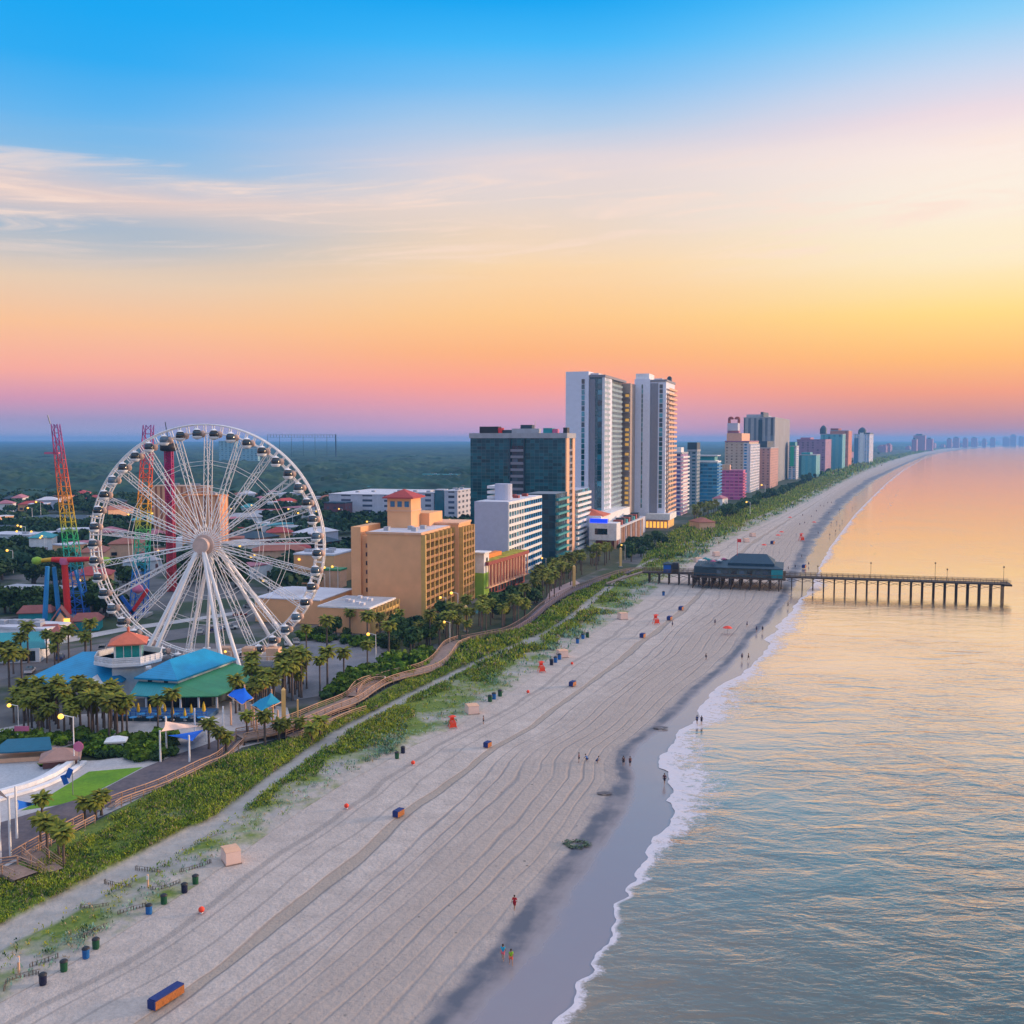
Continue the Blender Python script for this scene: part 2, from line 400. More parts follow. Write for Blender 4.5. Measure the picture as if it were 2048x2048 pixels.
# ---- open beach with machine tracks, down under the sea
def beach_mat():
    m = bpy.data.materials.new('beach_sand'); m.use_nodes = True; t = m.node_tree; b = t.nodes['Principled BSDF']
    g = N(t, 'ShaderNodeNewGeometry'); p = g.outputs['Position']
    uv = N(t, 'ShaderNodeUVMap', uv_map='uv'); s = N(t, 'ShaderNodeSeparateXYZ'); t.links.new(uv.outputs[0], s.inputs[0])
    v = s.outputs[0]; ym = mth(t, 'MULTIPLY', s.outputs[1], 100.0)
    lowv = comb(t, mth(t, 'MULTIPLY', ym, 0.016), mth(t, 'MULTIPLY', v, 6.5), 0.0)
    w1 = mth(t, 'MULTIPLY', mth(t, 'SUBTRACT', noise(t, lowv, 1.0, 3, 0.5), 0.5), 0.10)
    lowv2 = comb(t, mth(t, 'MULTIPLY', ym, 0.07), mth(t, 'MULTIPLY', v, 9.0), 4.0)
    w2 = mth(t, 'MULTIPLY', mth(t, 'SUBTRACT', noise(t, lowv2, 1.0, 3, 0.5), 0.5), 0.022)
    vw = mth(t, 'ADD', mth(t, 'ADD', v, w1), w2)
    base = mixc(t, mapr(t, noise(t, p, 0.35, 6, 0.65), 0.3, 0.7), (0.43, 0.37, 0.33, 1), (0.58, 0.50, 0.445, 1))
    speck = mth(t, 'MULTIPLY', mapr(t, noise(t, p, 2.6, 5, 0.8), 0.35, 0.7, 0.80, 1.10), mapr(t, noise(t, p, 0.09, 4, 0.6), 0.3, 0.7, 0.90, 1.08))
    sc = N(t, 'ShaderNodeVectorMath', operation='SCALE'); t.links.new(base, sc.inputs[0]); t.links.new(speck, sc.inputs['Scale'])
    base = sc.outputs[0]
    # thin drag lines of the beach rake
    along = noise(t, comb(t, mth(t, 'MULTIPLY', ym, 0.03), mth(t, 'MULTIPLY', v, 14.0), 9.0), 1.0, 3, 0.6)
    def lines(nn, ph, wid, lo, hi, vv=vw):
        q = mth(t, 'FRACT', mth(t, 'ADD', mth(t, 'MULTIPLY', vv, nn), ph))
        d = mth(t, 'ABSOLUTE', mth(t, 'SUBTRACT', q, 0.5))
        k = mapr(t, d, 0.0, wid, 1, 0, True)
        k = mth(t, 'MULTIPLY', k, mapr(t, v, lo, lo + 0.05, 0, 1)); k = mth(t, 'MULTIPLY', k, mapr(t, v, hi - 0.06, hi, 1, 0))
        return k
    L1 = mth(t, 'MULTIPLY', lines(24, 0.1, 0.16, 0.31, 0.71), mapr(t, along, 0.38, 0.62, 0.15, 1.0))
    L2 = mth(t, 'MULTIPLY', lines(57, 0.4, 0.30, 0.33, 0.70), mapr(t, along, 0.45, 0.62, 0.5, 0.0))
    def track(c0, hw, soft, warp=vw):
        return mapr(t, mth(t, 'ABSOLUTE', mth(t, 'SUBTRACT', warp, c0)), hw, hw + soft, 1, 0, True)
    T1 = track(0.283, 0.010, 0.008)
    T1e = mth(t, 'MULTIPLY', track(0.283, 0.013, 0.003), mth(t, 'SUBTRACT', 1.0, track(0.283, 0.009, 0.003)))
    w3 = mth(t, 'MULTIPLY', mth(t, 'SUBTRACT', noise(t, comb(t, mth(t, 'MULTIPLY', ym, 0.03), 7.0, 0.0), 1.0, 2, 0.5), 0.5), 0.12)
    vw3 = mth(t, 'ADD', v, w3)
    T2 = track(0.105, 0.006, 0.006, vw3)
    T3 = track(0.135, 0.0015, 0.003, mth(t, 'ADD', v, mth(t, 'MULTIPLY', w3, 0.7)))
    T4 = track(0.20, 0.002, 0.003, vw3)
    c = mixc(t, mth(t, 'MULTIPLY', L1, 0.78), base, (0.155, 0.145, 0.16, 1))
    c = mixc(t, mth(t, 'MULTIPLY', L2, 0.6), c, (0.24, 0.21, 0.205, 1))
    c = mixc(t, mth(t, 'MULTIPLY', T1, 0.72), c, (0.33, 0.265, 0.21, 1))
    c = mixc(t, mth(t, 'MULTIPLY', T1e, 0.5), c, (0.18, 0.15, 0.14, 1))
    c = mixc(t, mth(t, 'MULTIPLY', mth(t, 'MAXIMUM', T2, mth(t, 'MAXIMUM', T3, T4)), 0.55), c, (0.24, 0.215, 0.2, 1))
    # cleaned zone is slightly browner
    c = mixc(t, mth(t, 'MULTIPLY', mapr(t, v, 0.32, 0.5, 0, 0.62), mapr(t, v, 0.74, 0.66, 0, 1)), c, (0.37, 0.30, 0.255, 1))
    # seaweed specks
    vor = N(t, 'ShaderNodeTexVoronoi'); vor.inputs['Scale'].default_value = 0.42; t.links.new(p, vor.inputs['Vector'])
    spk = mth(t, 'MULTIPLY', mapr(t, vor.outputs['Distance'], 0.06, 0.10, 1, 0), mapr(t, noise(t, p, 0.06, 2), 0.52, 0.6, 0, 1))
    spk = mth(t, 'MULTIPLY', spk, mapr(t, v, 0.3, 0.36, 0, 0.8))
    c = mixc(t, spk, c, (0.07, 0.08, 0.07, 1))
    # trodden sand: many small dark prints
    vf = N(t, 'ShaderNodeTexVoronoi'); vf.inputs['Scale'].default_value = 1.5; t.links.new(p, vf.inputs['Vector'])
    fpm = mth(t, 'MULTIPLY', mapr(t, vf.outputs['Distance'], 0.10, 0.22, 0.5, 0), mapr(t, noise(t, p, 0.10, 3), 0.42, 0.58, 0, 1))
    c = mixc(t, fpm, c, (0.17, 0.155, 0.15, 1))
    # damp then wet sand
    nn = mth(t, 'MULTIPLY', mth(t, 'SUBTRACT', noise(t, comb(t, mth(t, 'MULTIPLY', ym, 0.035), mth(t, 'MULTIPLY', v, 6.0), 2.0), 1.0, 4, 0.6), 0.5), 0.16)
    nn = mth(t, 'ADD', nn, mth(t, 'MULTIPLY', mth(t, 'SUBTRACT', noise(t, p, 0.22, 5, 0.62), 0.5), 0.07))
    ve = mth(t, 'ADD', v, nn)
    damp = mapr(t, ve, 0.665, 0.70, 0, 1, True)
    c = mixc(t, mth(t, 'MULTIPLY', damp, 0.30), c, (0.20, 0.18, 0.19, 1))
    wetm = mapr(t, ve, 0.69, 0.735, 0, 1, True)
    wet = mixc(t, mth(t, 'MULTIPLY', mapr(t, ve, 0.755, 0.83, 0, 1, True), mapr(t, ym, 330, 480, 1.0, 0.25)), (0.085, 0.095, 0.125, 1), (0.30, 0.25, 0.25, 1))  # toward the sea, pink sky reflection is painted into the wet colour
    wet = mixc(t, mth(t, 'MULTIPLY', mapr(t, noise(t, p, 0.13, 5, 0.65), 0.46, 0.62), 0.55), wet, (0.30, 0.26, 0.26, 1))  # mottled patches of painted reflection over the wet sand
    c = mixc(t, wetm, c, wet)
    t.links.new(c, b.inputs['Base Color'])
    r = N(t, 'ShaderNodeMath', operation='SUBTRACT'); r.inputs[0].default_value = 0.95
    t.links.new(mth(t, 'ADD', mth(t, 'MULTIPLY', wetm, 0.30), mth(t, 'MULTIPLY', mapr(t, ve, 0.77, 0.86, 0, 1, True), 0.50)), r.inputs[1]); t.links.new(r.outputs[0], b.inputs['Roughness'])
    b.inputs['Specular IOR Level'].default_value = 0.7
    bn = N(t, 'ShaderNodeBump'); bn.inputs['Distance'].default_value = 0.2
    hh = mth(t, 'ADD', noise(t, p, 1.3, 4, 0.65), mth(t, 'MULTIPLY', mth(t, 'ADD', L1, T1), -0.8))
    t.links.new(mth(t, 'SUBTRACT', 0.85, mth(t, 'MULTIPLY', wetm, 0.8)), bn.inputs['Strength'])
    t.links.new(hh, bn.inputs['Height']); t.links.new(bn.outputs[0], b.inputs['Normal'])
    return m
vc = np.concatenate([np.linspace(0, 0.7, 22), np.linspace(0.7, 1.0, 12)[1:], [1.1, 1.3, 1.8, 2.6]])
d0, w0, s0 = dune_f(YS), wet_f(YS), shore_f(YS)
w0 = np.minimum(w0, s0 - 0.15 * (s0 - d0))
Xb = np.zeros((len(YS), len(vc))); Zb = np.zeros_like(Xb)
for j, v in enumerate(vc):
    if v <= 0.7: Xb[:, j] = d0 + (w0 - d0) * v / 0.7; Zb[:, j] = 0.0 - 0.2 * v / 0.7
    elif v <= 1: Xb[:, j] = w0 + (s0 - w0) * (v - 0.7) / 0.3; Zb[:, j] = -0.2 + (SEA + 0.2) * (v - 0.7) / 0.3
    else: Xb[:, j] = s0 + (v - 1) * 40; Zb[:, j] = SEA - (v - 1) * 1.6
Yb = np.repeat(YS[:, None], len(vc), 1)
tag(npmesh('beach', np.stack([Xb.ravel(), Yb.ravel(), Zb.ravel()], 1), grid_faces(len(YS), len(vc)), beach_mat(),
       uv=np.stack([np.repeat(vc[None, :], len(YS), 0).ravel(), Yb.ravel() / 100], 1), smooth=True), kind='structure')

# ---- the sea
def sea_mat():
    m = bpy.data.materials.new('sea_water'); m.use_nodes = True; t = m.node_tree; b = t.nodes['Principled BSDF']
    g = N(t, 'ShaderNodeNewGeometry'); p = g.outputs['Position']
    uv = N(t, 'ShaderNodeUVMap', uv_map='uv'); s = N(t, 'ShaderNodeSeparateXYZ'); t.links.new(uv.outputs[0], s.inputs[0])
    off = s.outputs[0]; ym = mth(t, 'MULTIPLY', s.outputs[1], 100.0)
    n_long = noise(t, comb(t, mth(t, 'MULTIPLY', ym, 0.022), 3.0, 0.0), 1.0, 3, 0.5)
    width = mth(t, 'ADD', mth(t, 'MULTIPLY', mapr(t, ym, 120, 160, 0.22, 1), mth(t, 'MULTIPLY', mapr(t, n_long, 0.38, 0.62, 3.0, 19.0), mapr(t, ym, 260, 420, 1, 0.45))), 0.6)
    frac = mth(t, 'DIVIDE', off, width)
    fn_ = noise(t, p, 0.45, 6, 0.68, dist=0.8); fn2 = noise(t, p, 1.7, 4, 0.7, dist=0.5)
    f1 = mth(t, 'ADD', mth(t, 'ADD', mth(t, 'MULTIPLY', fn_, 1.5), mth(t, 'MULTIPLY', fn2, 1.1)), -0.86)
    foam = mapr(t, mth(t, 'SUBTRACT', f1, frac), -0.12, 0.22, 0, 1)
    edge = mapr(t, off, 0.35, 0.75, 1, 0)
    foam = mth(t, 'MAXIMUM', foam, mth(t, 'MULTIPLY', edge, 0.8))
    # second broken line of little breakers farther out
    br = mapr(t, mth(t, 'ABSOLUTE', mth(t, 'SUBTRACT', off, mth(t, 'ADD', 14.0, mth(t, 'MULTIPLY', n_long, 16.0)))), 0.3, 1.2, 1, 0)
    br = mth(t, 'MULTIPLY', br, mapr(t, noise(t, comb(t, mth(t, 'MULTIPLY', ym, 0.06), mth(t, 'MULTIPLY', off, 0.1), 1.0), 1.0, 3, 0.6), 0.56, 0.64, 0, 0.7))
    br = mth(t, 'MULTIPLY', br, mapr(t, ym, 330, 480, 0, 1))
    foam = mth(t, 'MAXIMUM', foam, br)
    shallow = mapr(t, off, 0, 60, 1, 0)
    body = mixc(t, mth(t, 'POWER', shallow, 1.6), (0.072, 0.090, 0.084, 1), (0.25, 0.205, 0.155, 1))
    c = mixc(t, mth(t, 'MULTIPLY', foam, 0.85), body, (0.74, 0.70, 0.76, 1))
    t.links.new(c, b.inputs['Base Color'])
    b.inputs['IOR'].default_value = 1.34
    b.inputs['Specular IOR Level'].default_value = 0.62
    t.links.new(mapr(t, foam, 0, 1, 0.10, 0.7), b.inputs['Roughness'])
    # waves: long swell, crossed ripples
    mp = N(t, 'ShaderNodeMapping'); mp.inputs['Rotation'].default_value = (0, 0, R(-24)); mp.inputs['Scale'].default_value = (0.7, 1.35, 1.0); t.links.new(p, mp.inputs[0])
    mp2 = N(t, 'ShaderNodeMapping'); mp2.inputs['Rotation'].default_value = (0, 0, R(18)); mp2.inputs['Scale'].default_value = (0.8, 1.7, 1.0); t.links.new(p, mp2.inputs[0])
    h1 = noise(t, mp.outputs[0], 0.16, 3, 0.5, dist=0.6); h2 = noise(t, mp2.outputs[0], 0.75, 4, 0.6, dist=0.8); h3 = noise(t, mp.outputs[0], 2.4, 3, 0.6, dist=0.4)
    hs = mth(t, 'ADD', mth(t, 'ADD', mth(t, 'MULTIPLY', h1, 1.4), mth(t, 'MULTIPLY', h2, 0.28)), mth(t, 'MULTIPLY', h3, 0.05))
    patch = mapr(t, noise(t, p, 0.02, 4, 0.6), 0.35, 0.65, 0.30, 1.25)
    bn = N(t, 'ShaderNodeBump'); bn.inputs['Distance'].default_value = 0.42; t.links.new(mth(t, 'MULTIPLY', patch, mth(t, 'MULTIPLY', mapr(t, ym, 100, 330, 0.80, 0.24), mapr(t, ym, 330, 1200, 1.0, 0.3))), bn.inputs['Strength'])
    t.links.new(hs, bn.inputs['Height']); t.links.new(bn.outputs[0], b.inputs['Normal'])
    # strong grazing reflection of a calm sea, sky's orange glow tinted into its colour
    lw = N(t, 'ShaderNodeLayerWeight'); lw.inputs['Blend'].default_value = 0.5; t.links.new(bn.outputs[0], lw.inputs['Normal'])
    fc = ramp(t, lw.outputs['Facing'], [(0.0, (.04,) * 3), (.42, (.06,) * 3), (.52, (.12,) * 3), (.62, (.40,) * 3), (.70, (.74,) * 3), (.80, (.92,) * 3), (1.0, (.99,) * 3)])
    gl = N(t, 'ShaderNodeBsdfGlossy'); t.links.new(mixc(t, mapr(t, ym, 140, 420), (1.0, .80, .63, 1), (1.0, .87, .76, 1)), gl.inputs['Color']); gl.inputs['Roughness'].default_value = 0.12; t.links.new(bn.outputs[0], gl.inputs['Normal'])
    mx = N(t, 'ShaderNodeMixShader'); t.links.new(mth(t, 'MULTIPLY', fc, mapr(t, foam, 0, 1, 1, 0.12)), mx.inputs[0]); t.links.new(b.outputs[0], mx.inputs[1]); t.links.new(gl.outputs[0], mx.inputs[2])
    b.inputs['Specular IOR Level'].default_value = 0.1
    t.links.new(mx.outputs[0], t.nodes['Material Output'].inputs['Surface'])
    return m
offs = np.array([0, 0.5, 1, 2, 4, 7, 11, 16, 24, 40, 70, 120, 200, 400, 1000, 3000, 9000.0])
YW = np.concatenate([np.geomspace(45, 500, 420), np.geomspace(500, 16500, 150)[1:]])
sx = shore_f(YW)
jig = (fbm(YW / 9, YW * 0, 3) - .5) * 5.0 * np.clip((600 - YW) / 400, 0, 1) + (fbm(YW / 2.2, YW * 0 + 3, 9, 3) - .5) * 1.8 * np.clip((400 - YW) / 300, 0, 1)
Xw = (sx + jig)[:, None] + offs[None, :]; Yw = np.repeat(YW[:, None], len(offs), 1)
Zw = np.full_like(Xw, SEA + 0.03)
tag(npmesh('sea', np.stack([Xw.ravel(), Yw.ravel(), Zw.ravel()], 1), grid_faces(len(YW), len(offs)), sea_mat(),
       uv=np.stack([np.repeat(offs[None, :], len(YW), 0).ravel(), Yw.ravel() / 100], 1), smooth=True), kind='structure')
# ------------------------------------------------------------------ materials for buildings
M = {}
def mm(k, *a, **kw): M[k] = mat(k, *a, **kw); return M[k]
mm('white_paint', (0.78, 0.78, 0.80)); mm('white_metal', (0.90, 0.88, 0.88), 0.35, var=0.03); mm('lavender_wall', (0.50, 0.53, 0.66), var=0.06)
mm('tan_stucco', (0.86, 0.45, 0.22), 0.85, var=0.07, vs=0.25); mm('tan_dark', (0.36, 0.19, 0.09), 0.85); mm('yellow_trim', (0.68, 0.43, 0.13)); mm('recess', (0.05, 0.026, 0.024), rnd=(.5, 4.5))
mm('roof_grey', (0.40, 0.41, 0.45), 0.9, var=0.15, vs=0.3); mm('roof_white', (0.62, 0.62, 0.68), 0.9, var=0.12, vs=0.2); mm('roof_terracotta', (0.36, 0.13, 0.09), 0.8); mm('roof_rose', (0.42, 0.16, 0.20), 0.8); mm('roof_red', (0.42, 0.055, 0.05), 0.7); mm('roof_coral', (0.62, 0.15, 0.08), 0.6)
mm('glass_dark', (0.02, 0.035, 0.05), 0.12, rnd=(.5, 5), var=0.3, vs=0.4, spec=0.8); mm('glass_teal', (0.02, 0.13, 0.17), 0.12, rnd=(.4, 2.6), var=0.2, vs=0.3, spec=0.9); mm('glass_blue', (0.03, 0.16, 0.30), 0.15, var=0.2, spec=0.9)
mm('grey_wall', (0.26, 0.26, 0.31), 0.8, var=0.06); mm('slate', (0.03, 0.06, 0.085), 0.6); mm('blue_roof', (0.0, 0.26, 0.62), 0.45, var=0.05); mm('teal_roof', (0.01, 0.30, 0.34), 0.5, var=0.06)
mm('green_roof', (0.045, 0.27, 0.13), 0.5, var=0.08); mm('lime', (0.30, 0.52, 0.05)); mm('brown_red', (0.30, 0.06, 0.045)); mm('brick', (0.20, 0.085, 0.075), 0.9)
mm('concrete', (0.38, 0.37, 0.37), 0.9, var=0.1); mm('wood_deck', (0.30, 0.21, 0.17), 0.85, var=0.25, vs=0.9); mm('wood_rail', (0.50, 0.30, 0.20), 0.8, var=0.2); mm('wood_dark', (0.085, 0.058, 0.045), 0.9, var=0.3, vs=1.2)
mm('orange_paint', (0.80, 0.24, 0.04)); mm('pink_paint', (0.62, 0.16, 0.30)); mm('mauve', (0.38, 0.17, 0.27)); mm('peach', (0.78, 0.45, 0.28)); mm('steel', (0.35, 0.36, 0.38), 0.4, 0.6)
mm('black_paint', (0.02, 0.02, 0.025), 0.5); mm('blue_paint', (0.01, 0.12, 0.50), 0.5, var=0.05); mm('sky_paint', (0.02, 0.26, 0.62), 0.5, var=0.05); mm('yellow_paint', (0.75, 0.45, 0.02), 0.5); mm('red_paint', (0.75, 0.03, 0.03), 0.5, var=0.05)
mm('warm_lamp', (0.9, 0.6, 0.2), emit=(1.0, 0.50, 0.05), es=1.7, var=0); mm('gold_light', (0.7, 0.35, 0.05), emit=(1.0, 0.45, 0.06), es=1.2, var=0.35, vs=0.9)
mm('pale_gold', (0.6, 0.35, 0.08), emit=(1.0, 0.55, 0.12), es=0.45, var=0.2); mm('blue_sign', (0.02, 0.05, 0.8), emit=(0.0, 0.03, 1.0), es=1.6, var=0); mm('pink_sign', (0.8, 0.1, 0.2), emit=(1.0, 0.06, 0.22), es=0.7, var=0)
mm('teal_lamp', (0.0, 0.6, 0.45), emit=(0.0, 1.0, 0.6), es=1.0, var=0)

def seamed(k, c, axis, pitch=.55):
    m = bpy.data.materials.new(k); m.use_nodes = True; t = m.node_tree; b = t.nodes['Principled BSDF']
    g = N(t, 'ShaderNodeNewGeometry'); s = N(t, 'ShaderNodeSeparateXYZ'); t.links.new(g.outputs['Position'], s.inputs[0])
    u = mth(t, 'ADD', mth(t, 'MULTIPLY', s.outputs[0], axis[0]), mth(t, 'MULTIPLY', s.outputs[1], axis[1]))
    d = mth(t, 'ABSOLUTE', mth(t, 'SUBTRACT', mth(t, 'FRACT', mth(t, 'DIVIDE', u, pitch)), .5))
    k_ = mth(t, 'MULTIPLY', mapr(t, d, 0, .12, .72, 1), mapr(t, noise(t, g.outputs['Position'], .35, 5, .7), .3, .7, .82, 1.12))
    v = N(t, 'ShaderNodeVectorMath', operation='SCALE'); v.inputs[0].default_value = c; t.links.new(k_, v.inputs['Scale']); t.links.new(v.outputs[0], b.inputs['Base Color'])
    b.inputs['Roughness'].default_value = .5; M[k] = m
seamed('blue_roof', (0.0, 0.29, 0.55), (.3, .95)); seamed('green_roof', (0.045, 0.29, 0.12), (.3, .95)); seamed('teal_roof', (0.01, 0.30, 0.34), (1, 0))
def gridmat(name, wall, glass, bay, floor, wf=0.6, hf=0.55, slab=None, grough=0.2, z0=0.0, roof=(0.35, 0.35, 0.38), litf=0.0):
    """wall with windows in rows, by the building's own axes; upward faces are roof"""
    m = bpy.data.materials.new(name); m.use_nodes = True; t = m.node_tree; b = t.nodes['Principled BSDF']
    tcn = N(t, 'ShaderNodeTexCoord'); s = N(t, 'ShaderNodeSeparateXYZ'); t.links.new(tcn.outputs['Object'], s.inputs[0])
    u = mth(t, 'ADD', s.outputs[0], s.outputs[1])
    fu = mth(t, 'FRACT', mth(t, 'DIVIDE', u, bay)); fz = mth(t, 'FRACT', mth(t, 'DIVIDE', mth(t, 'SUBTRACT', s.outputs[2], z0), floor))
    mu = mth(t, 'LESS_THAN', mth(t, 'ABSOLUTE', mth(t, 'SUBTRACT', fu, 0.5)), wf / 2)
    mz = mth(t, 'LESS_THAN', mth(t, 'ABSOLUTE', mth(t, 'SUBTRACT', fz, 0.5)), hf / 2)
    msk = mth(t, 'MULTIPLY', mu, mz)
    cell = comb(t, mth(t, 'FLOOR', mth(t, 'DIVIDE', u, bay)), mth(t, 'FLOOR', mth(t, 'DIVIDE', s.outputs[2], floor)), 0.0)
    wn = N(t, 'ShaderNodeTexWhiteNoise', noise_dimensions='2D'); t.links.new(cell, wn.inputs['Vector'])
    gk = mapr(t, wn.outputs['Value'], 0, 1, 0.5, 1.7)
    sc = N(t, 'ShaderNodeVectorMath', operation='SCALE'); sc.inputs[0].default_value = glass; t.links.new(gk, sc.inputs['Scale'])
    wv = mapr(t, noise(t, tcn.outputs['Object'], 0.2, 3), 0.3, 0.7, 0.9, 1.1)
    ws = N(t, 'ShaderNodeVectorMath', operation='SCALE'); ws.inputs[0].default_value = wall; t.links.new(wv, ws.inputs['Scale'])
    wc = ws.outputs[0]
    if slab:
        mzs = mth(t, 'LESS_THAN', mth(t, 'ABSOLUTE', mth(t, 'SUBTRACT', fz, 0.5)), 0.5 - 0.12)
        wc = mixc(t, mzs, (*slab, 1), wc)
    c = mixc(t, msk, wc, sc.outputs[0])
    g = N(t, 'ShaderNodeNewGeometry'); gs = N(t, 'ShaderNodeSeparateXYZ'); t.links.new(g.outputs['Normal'], gs.inputs[0])
    up = mth(t, 'GREATER_THAN', gs.outputs[2], 0.6)
    c = mixc(t, up, c, (*roof, 1))
    t.links.new(c, b.inputs['Base Color'])
    t.links.new(mapr(t, mth(t, 'MULTIPLY', msk, mth(t, 'SUBTRACT', 1.0, up)), 0, 1, 0.8, grough), b.inputs['Roughness'])
    if litf > 0:
        lit = mth(t, 'MULTIPLY', mth(t, 'GREATER_THAN', wn.outputs['Value'], 1 - litf), msk)
        b.inputs['Emission Color'].default_value = (1.0, 0.55, 0.15, 1); t.links.new(mth(t, 'MULTIPLY', lit, 0.8), b.inputs['Emission Strength'])
    return m

def place(uc, Dp, ul=None, ur=None, vt=None, azd=15.0, zr=15.0):
    """near sea-side corner of a block at image column uc and distance Dp; returns corner, length along the coast, width inland, height"""
    a = R(azd); X0 = xat(uc, Dp, zr); d0 = Dp * CP + (H - zr) * SP
    L = Wd = h = None
    if ur is not None: L = ((ur - 1024) * d0 - F * X0) / (F * math.sin(a) - (ur - 1024) * math.cos(a) * CP)
    if ul is not None: Wd = (F * X0 - (ul - 1024) * d0) / (F * math.cos(a) + (ul - 1024) * math.sin(a) * CP)
    if vt is not None: h = zat(vt, Dp)
    return (X0, Dp, 0.0), L, Wd, h, math.pi / 2 - a

_winmesh = {}
def windows(parent, face, plane, cells, w, hgt, m='glass_dark', cap=100, name='window', th=0.10):
    """cells: list of (a, z) centres on one face. the nearest ones are parts of their own, the rest one object"""
    cells = sorted(cells, key=lambda c: c[0])
    key = (face, round(w, 2), round(hgt, 2), m, th)
    if key not in _winmesh:
        b = MB()
        if face == 'sea': b.box(-w / 2, -th, -hgt / 2, w / 2, 0.02, hgt / 2)
        else: b.box(-th, -w / 2, -hgt / 2, 0.02, w / 2, hgt / 2)
        o = b.build(name, M[m]); _winmesh[key] = o.data; bpy.data.objects.remove(o)
    for a_, z_ in cells[:cap]:
        o = bpy.data.objects.new(name, _winmesh[key]); COL.objects.link(o); o.parent = parent
        o.location = (a_, plane, z_) if face == 'sea' else (plane, a_, z_)
    if len(cells) > cap:
        b = MB()
        for a_, z_ in cells[cap:]:
            if face == 'sea': b.box(a_ - w / 2, plane - th, z_ - hgt / 2, a_ + w / 2, plane + .02, z_ + hgt / 2)
            else: b.box(plane - th, a_ - w / 2, z_ - hgt / 2, plane + .02, a_ + w / 2, z_ + hgt / 2)
        o = b.build(name, M[m], parent); tag(o, kind='stuff')
    return max(0, cap - len(cells))
def balcony_face(parent, x0, x1, y, z0, floors, fh, dep, slabm, railm, finm=None, bays=0, finw=0.35, railh=1.05, name='balcony', rth=0.08):
    for k in range(floors):
        b = MB(); z = z0 + k * fh
        b.box(x0, y - dep, z - 0.14, x1, y, z + 0.14, 0)
        b.box(x0, y - dep, z + 0.14, x1, y - dep + rth, z + railh, 1)
        b.build(name, [M[slabm], M[railm]], parent)
    if bays:
        for i in range(bays + 1):
            xx = x0 + (x1 - x0) * i / bays
            MB().box(xx - finw / 2, y - dep - 0.12, z0 - fh * 0.3, xx + finw / 2, y + 0.01, z0 + floors * fh).build('partition', M[finm], parent)
def roof_box(parent, x0, y0, x1, y1, z, m='roof_grey', name='air_unit', hh=1.5):
    MB().box(x0, y0, z, x1, y1, z + hh).build(name, M[m], parent)

# ------------------------------------------------------------------ tan hotel with the red-roofed penthouse
(c0, L, Wd, h, rz) = place(842, 307, 735, 902, 1066, 14.8, 14)
B = thing('hotel', 'tan ten storey beach hotel with blank end wall and red hipped penthouse', 'hotel', c0, rz)
MB().box(0, 0, 0, L, Wd, h - 0.6).build('wall', [M['tan_stucco']], B)
b = MB(); b.box(-0.25, -0.25, h - 0.6, L + 0.3, Wd + 0.25, h); b.build('parapet', M['peach'], B)
b = MB(); b.box(0.4, 0.4, h, L - 0.2, Wd - 0.4, h + 0.04); b.build('roof', M['roof_white'], B)
fh = (h - 1.2) / 10
balcony_face(B, 0.7, L, 0, 0.6, 10, fh, 1.3, 'tan_dark', 'tan_dark', 'yellow_trim', 7, railh=0.7, finw=.5)
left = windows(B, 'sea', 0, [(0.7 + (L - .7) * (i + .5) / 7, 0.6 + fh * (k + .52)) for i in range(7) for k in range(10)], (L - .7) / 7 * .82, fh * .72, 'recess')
MB().box(0.1, -1.45, 0, 0.7, 0.01, h - .6).build('corner_pier', M['yellow_trim'], B)
# rear stair wing with its column of windows
MB().box(3.0, Wd, 0, 16, Wd + 3.0, h - 1.5).build('stair_wing', M['tan_stucco'], B)
MB().box(2.0, Wd + 3.0, 0, 18, Wd + 6.2, h + 1.2).build('wall', M['tan_stucco'], B)
windows(B, 'end', 3.0, [(Wd + 1.0, 2.4 + 2.75 * k) for k in range(8)], 1.5, 1.3, 'recess')
# far block stepping toward the sea
L2 = 0
(c2, L2, _, _, _) = place(921, 352, None, 947, None, 14.8, 14)
stp = 2.6
x2 = L + 0.0
BL = 13.5
MB().box(x2, -stp, 0, x2 + BL, Wd, h + 0.3).build('wall', M['tan_stucco'], B)
MB().box(x2 - .2, -stp - .25, h + 0.3, x2 + BL + .2, Wd + .2, h + 0.9).build('parapet', M['peach'], B)
balcony_face(B, x2 + 1.0, x2 + BL, -stp, 0.6, 10, fh, 1.3, 'tan_dark', 'tan_dark', 'yellow_trim', 4, railh=0.7, finw=.5)
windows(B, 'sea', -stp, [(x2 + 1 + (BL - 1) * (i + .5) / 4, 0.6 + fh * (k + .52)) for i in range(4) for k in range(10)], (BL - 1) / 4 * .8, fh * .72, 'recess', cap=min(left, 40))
# penthouse tower
px0, py0 = 15.0, Wd * 0.50
MB().box(px0, py0, h - 1, px0 + 9, py0 + 8.0, h + 9.6).build('penthouse', M['tan_stucco'], B)
MB().box(px0 - .25, py0 - .25, h + 5.3, px0 + 9.2, py0 + 8.25, h + 5.7).build('cornice', M['peach'], B)
windows(B, 'end', px0, [(py0 + 1.4 + 2.4 * i, h + 7.6) for i in range(3)], 1.5, 1.8, 'glass_blue')
b = MB(); b.hip(px0 - 1.2, py0 - 1.2, px0 + 10.2, py0 + 9.2, h + 9.8, h + 12.2, thick=.4); b.build('red_roof', M['roof_red'], B)
MB().box(px0 + 9, py0 - 3.0, h - 1, px0 + 22, py0 + 4.0, h + 4.2).build('machine_room', M['tan_stucco'], B)
for i, (x, y) in enumerate(((4, 3), (9, 6), (4, 12), (12, 3))): roof_box(B, x, y, x + 1.8, y + 1.6, h + .04, hh=1.2)

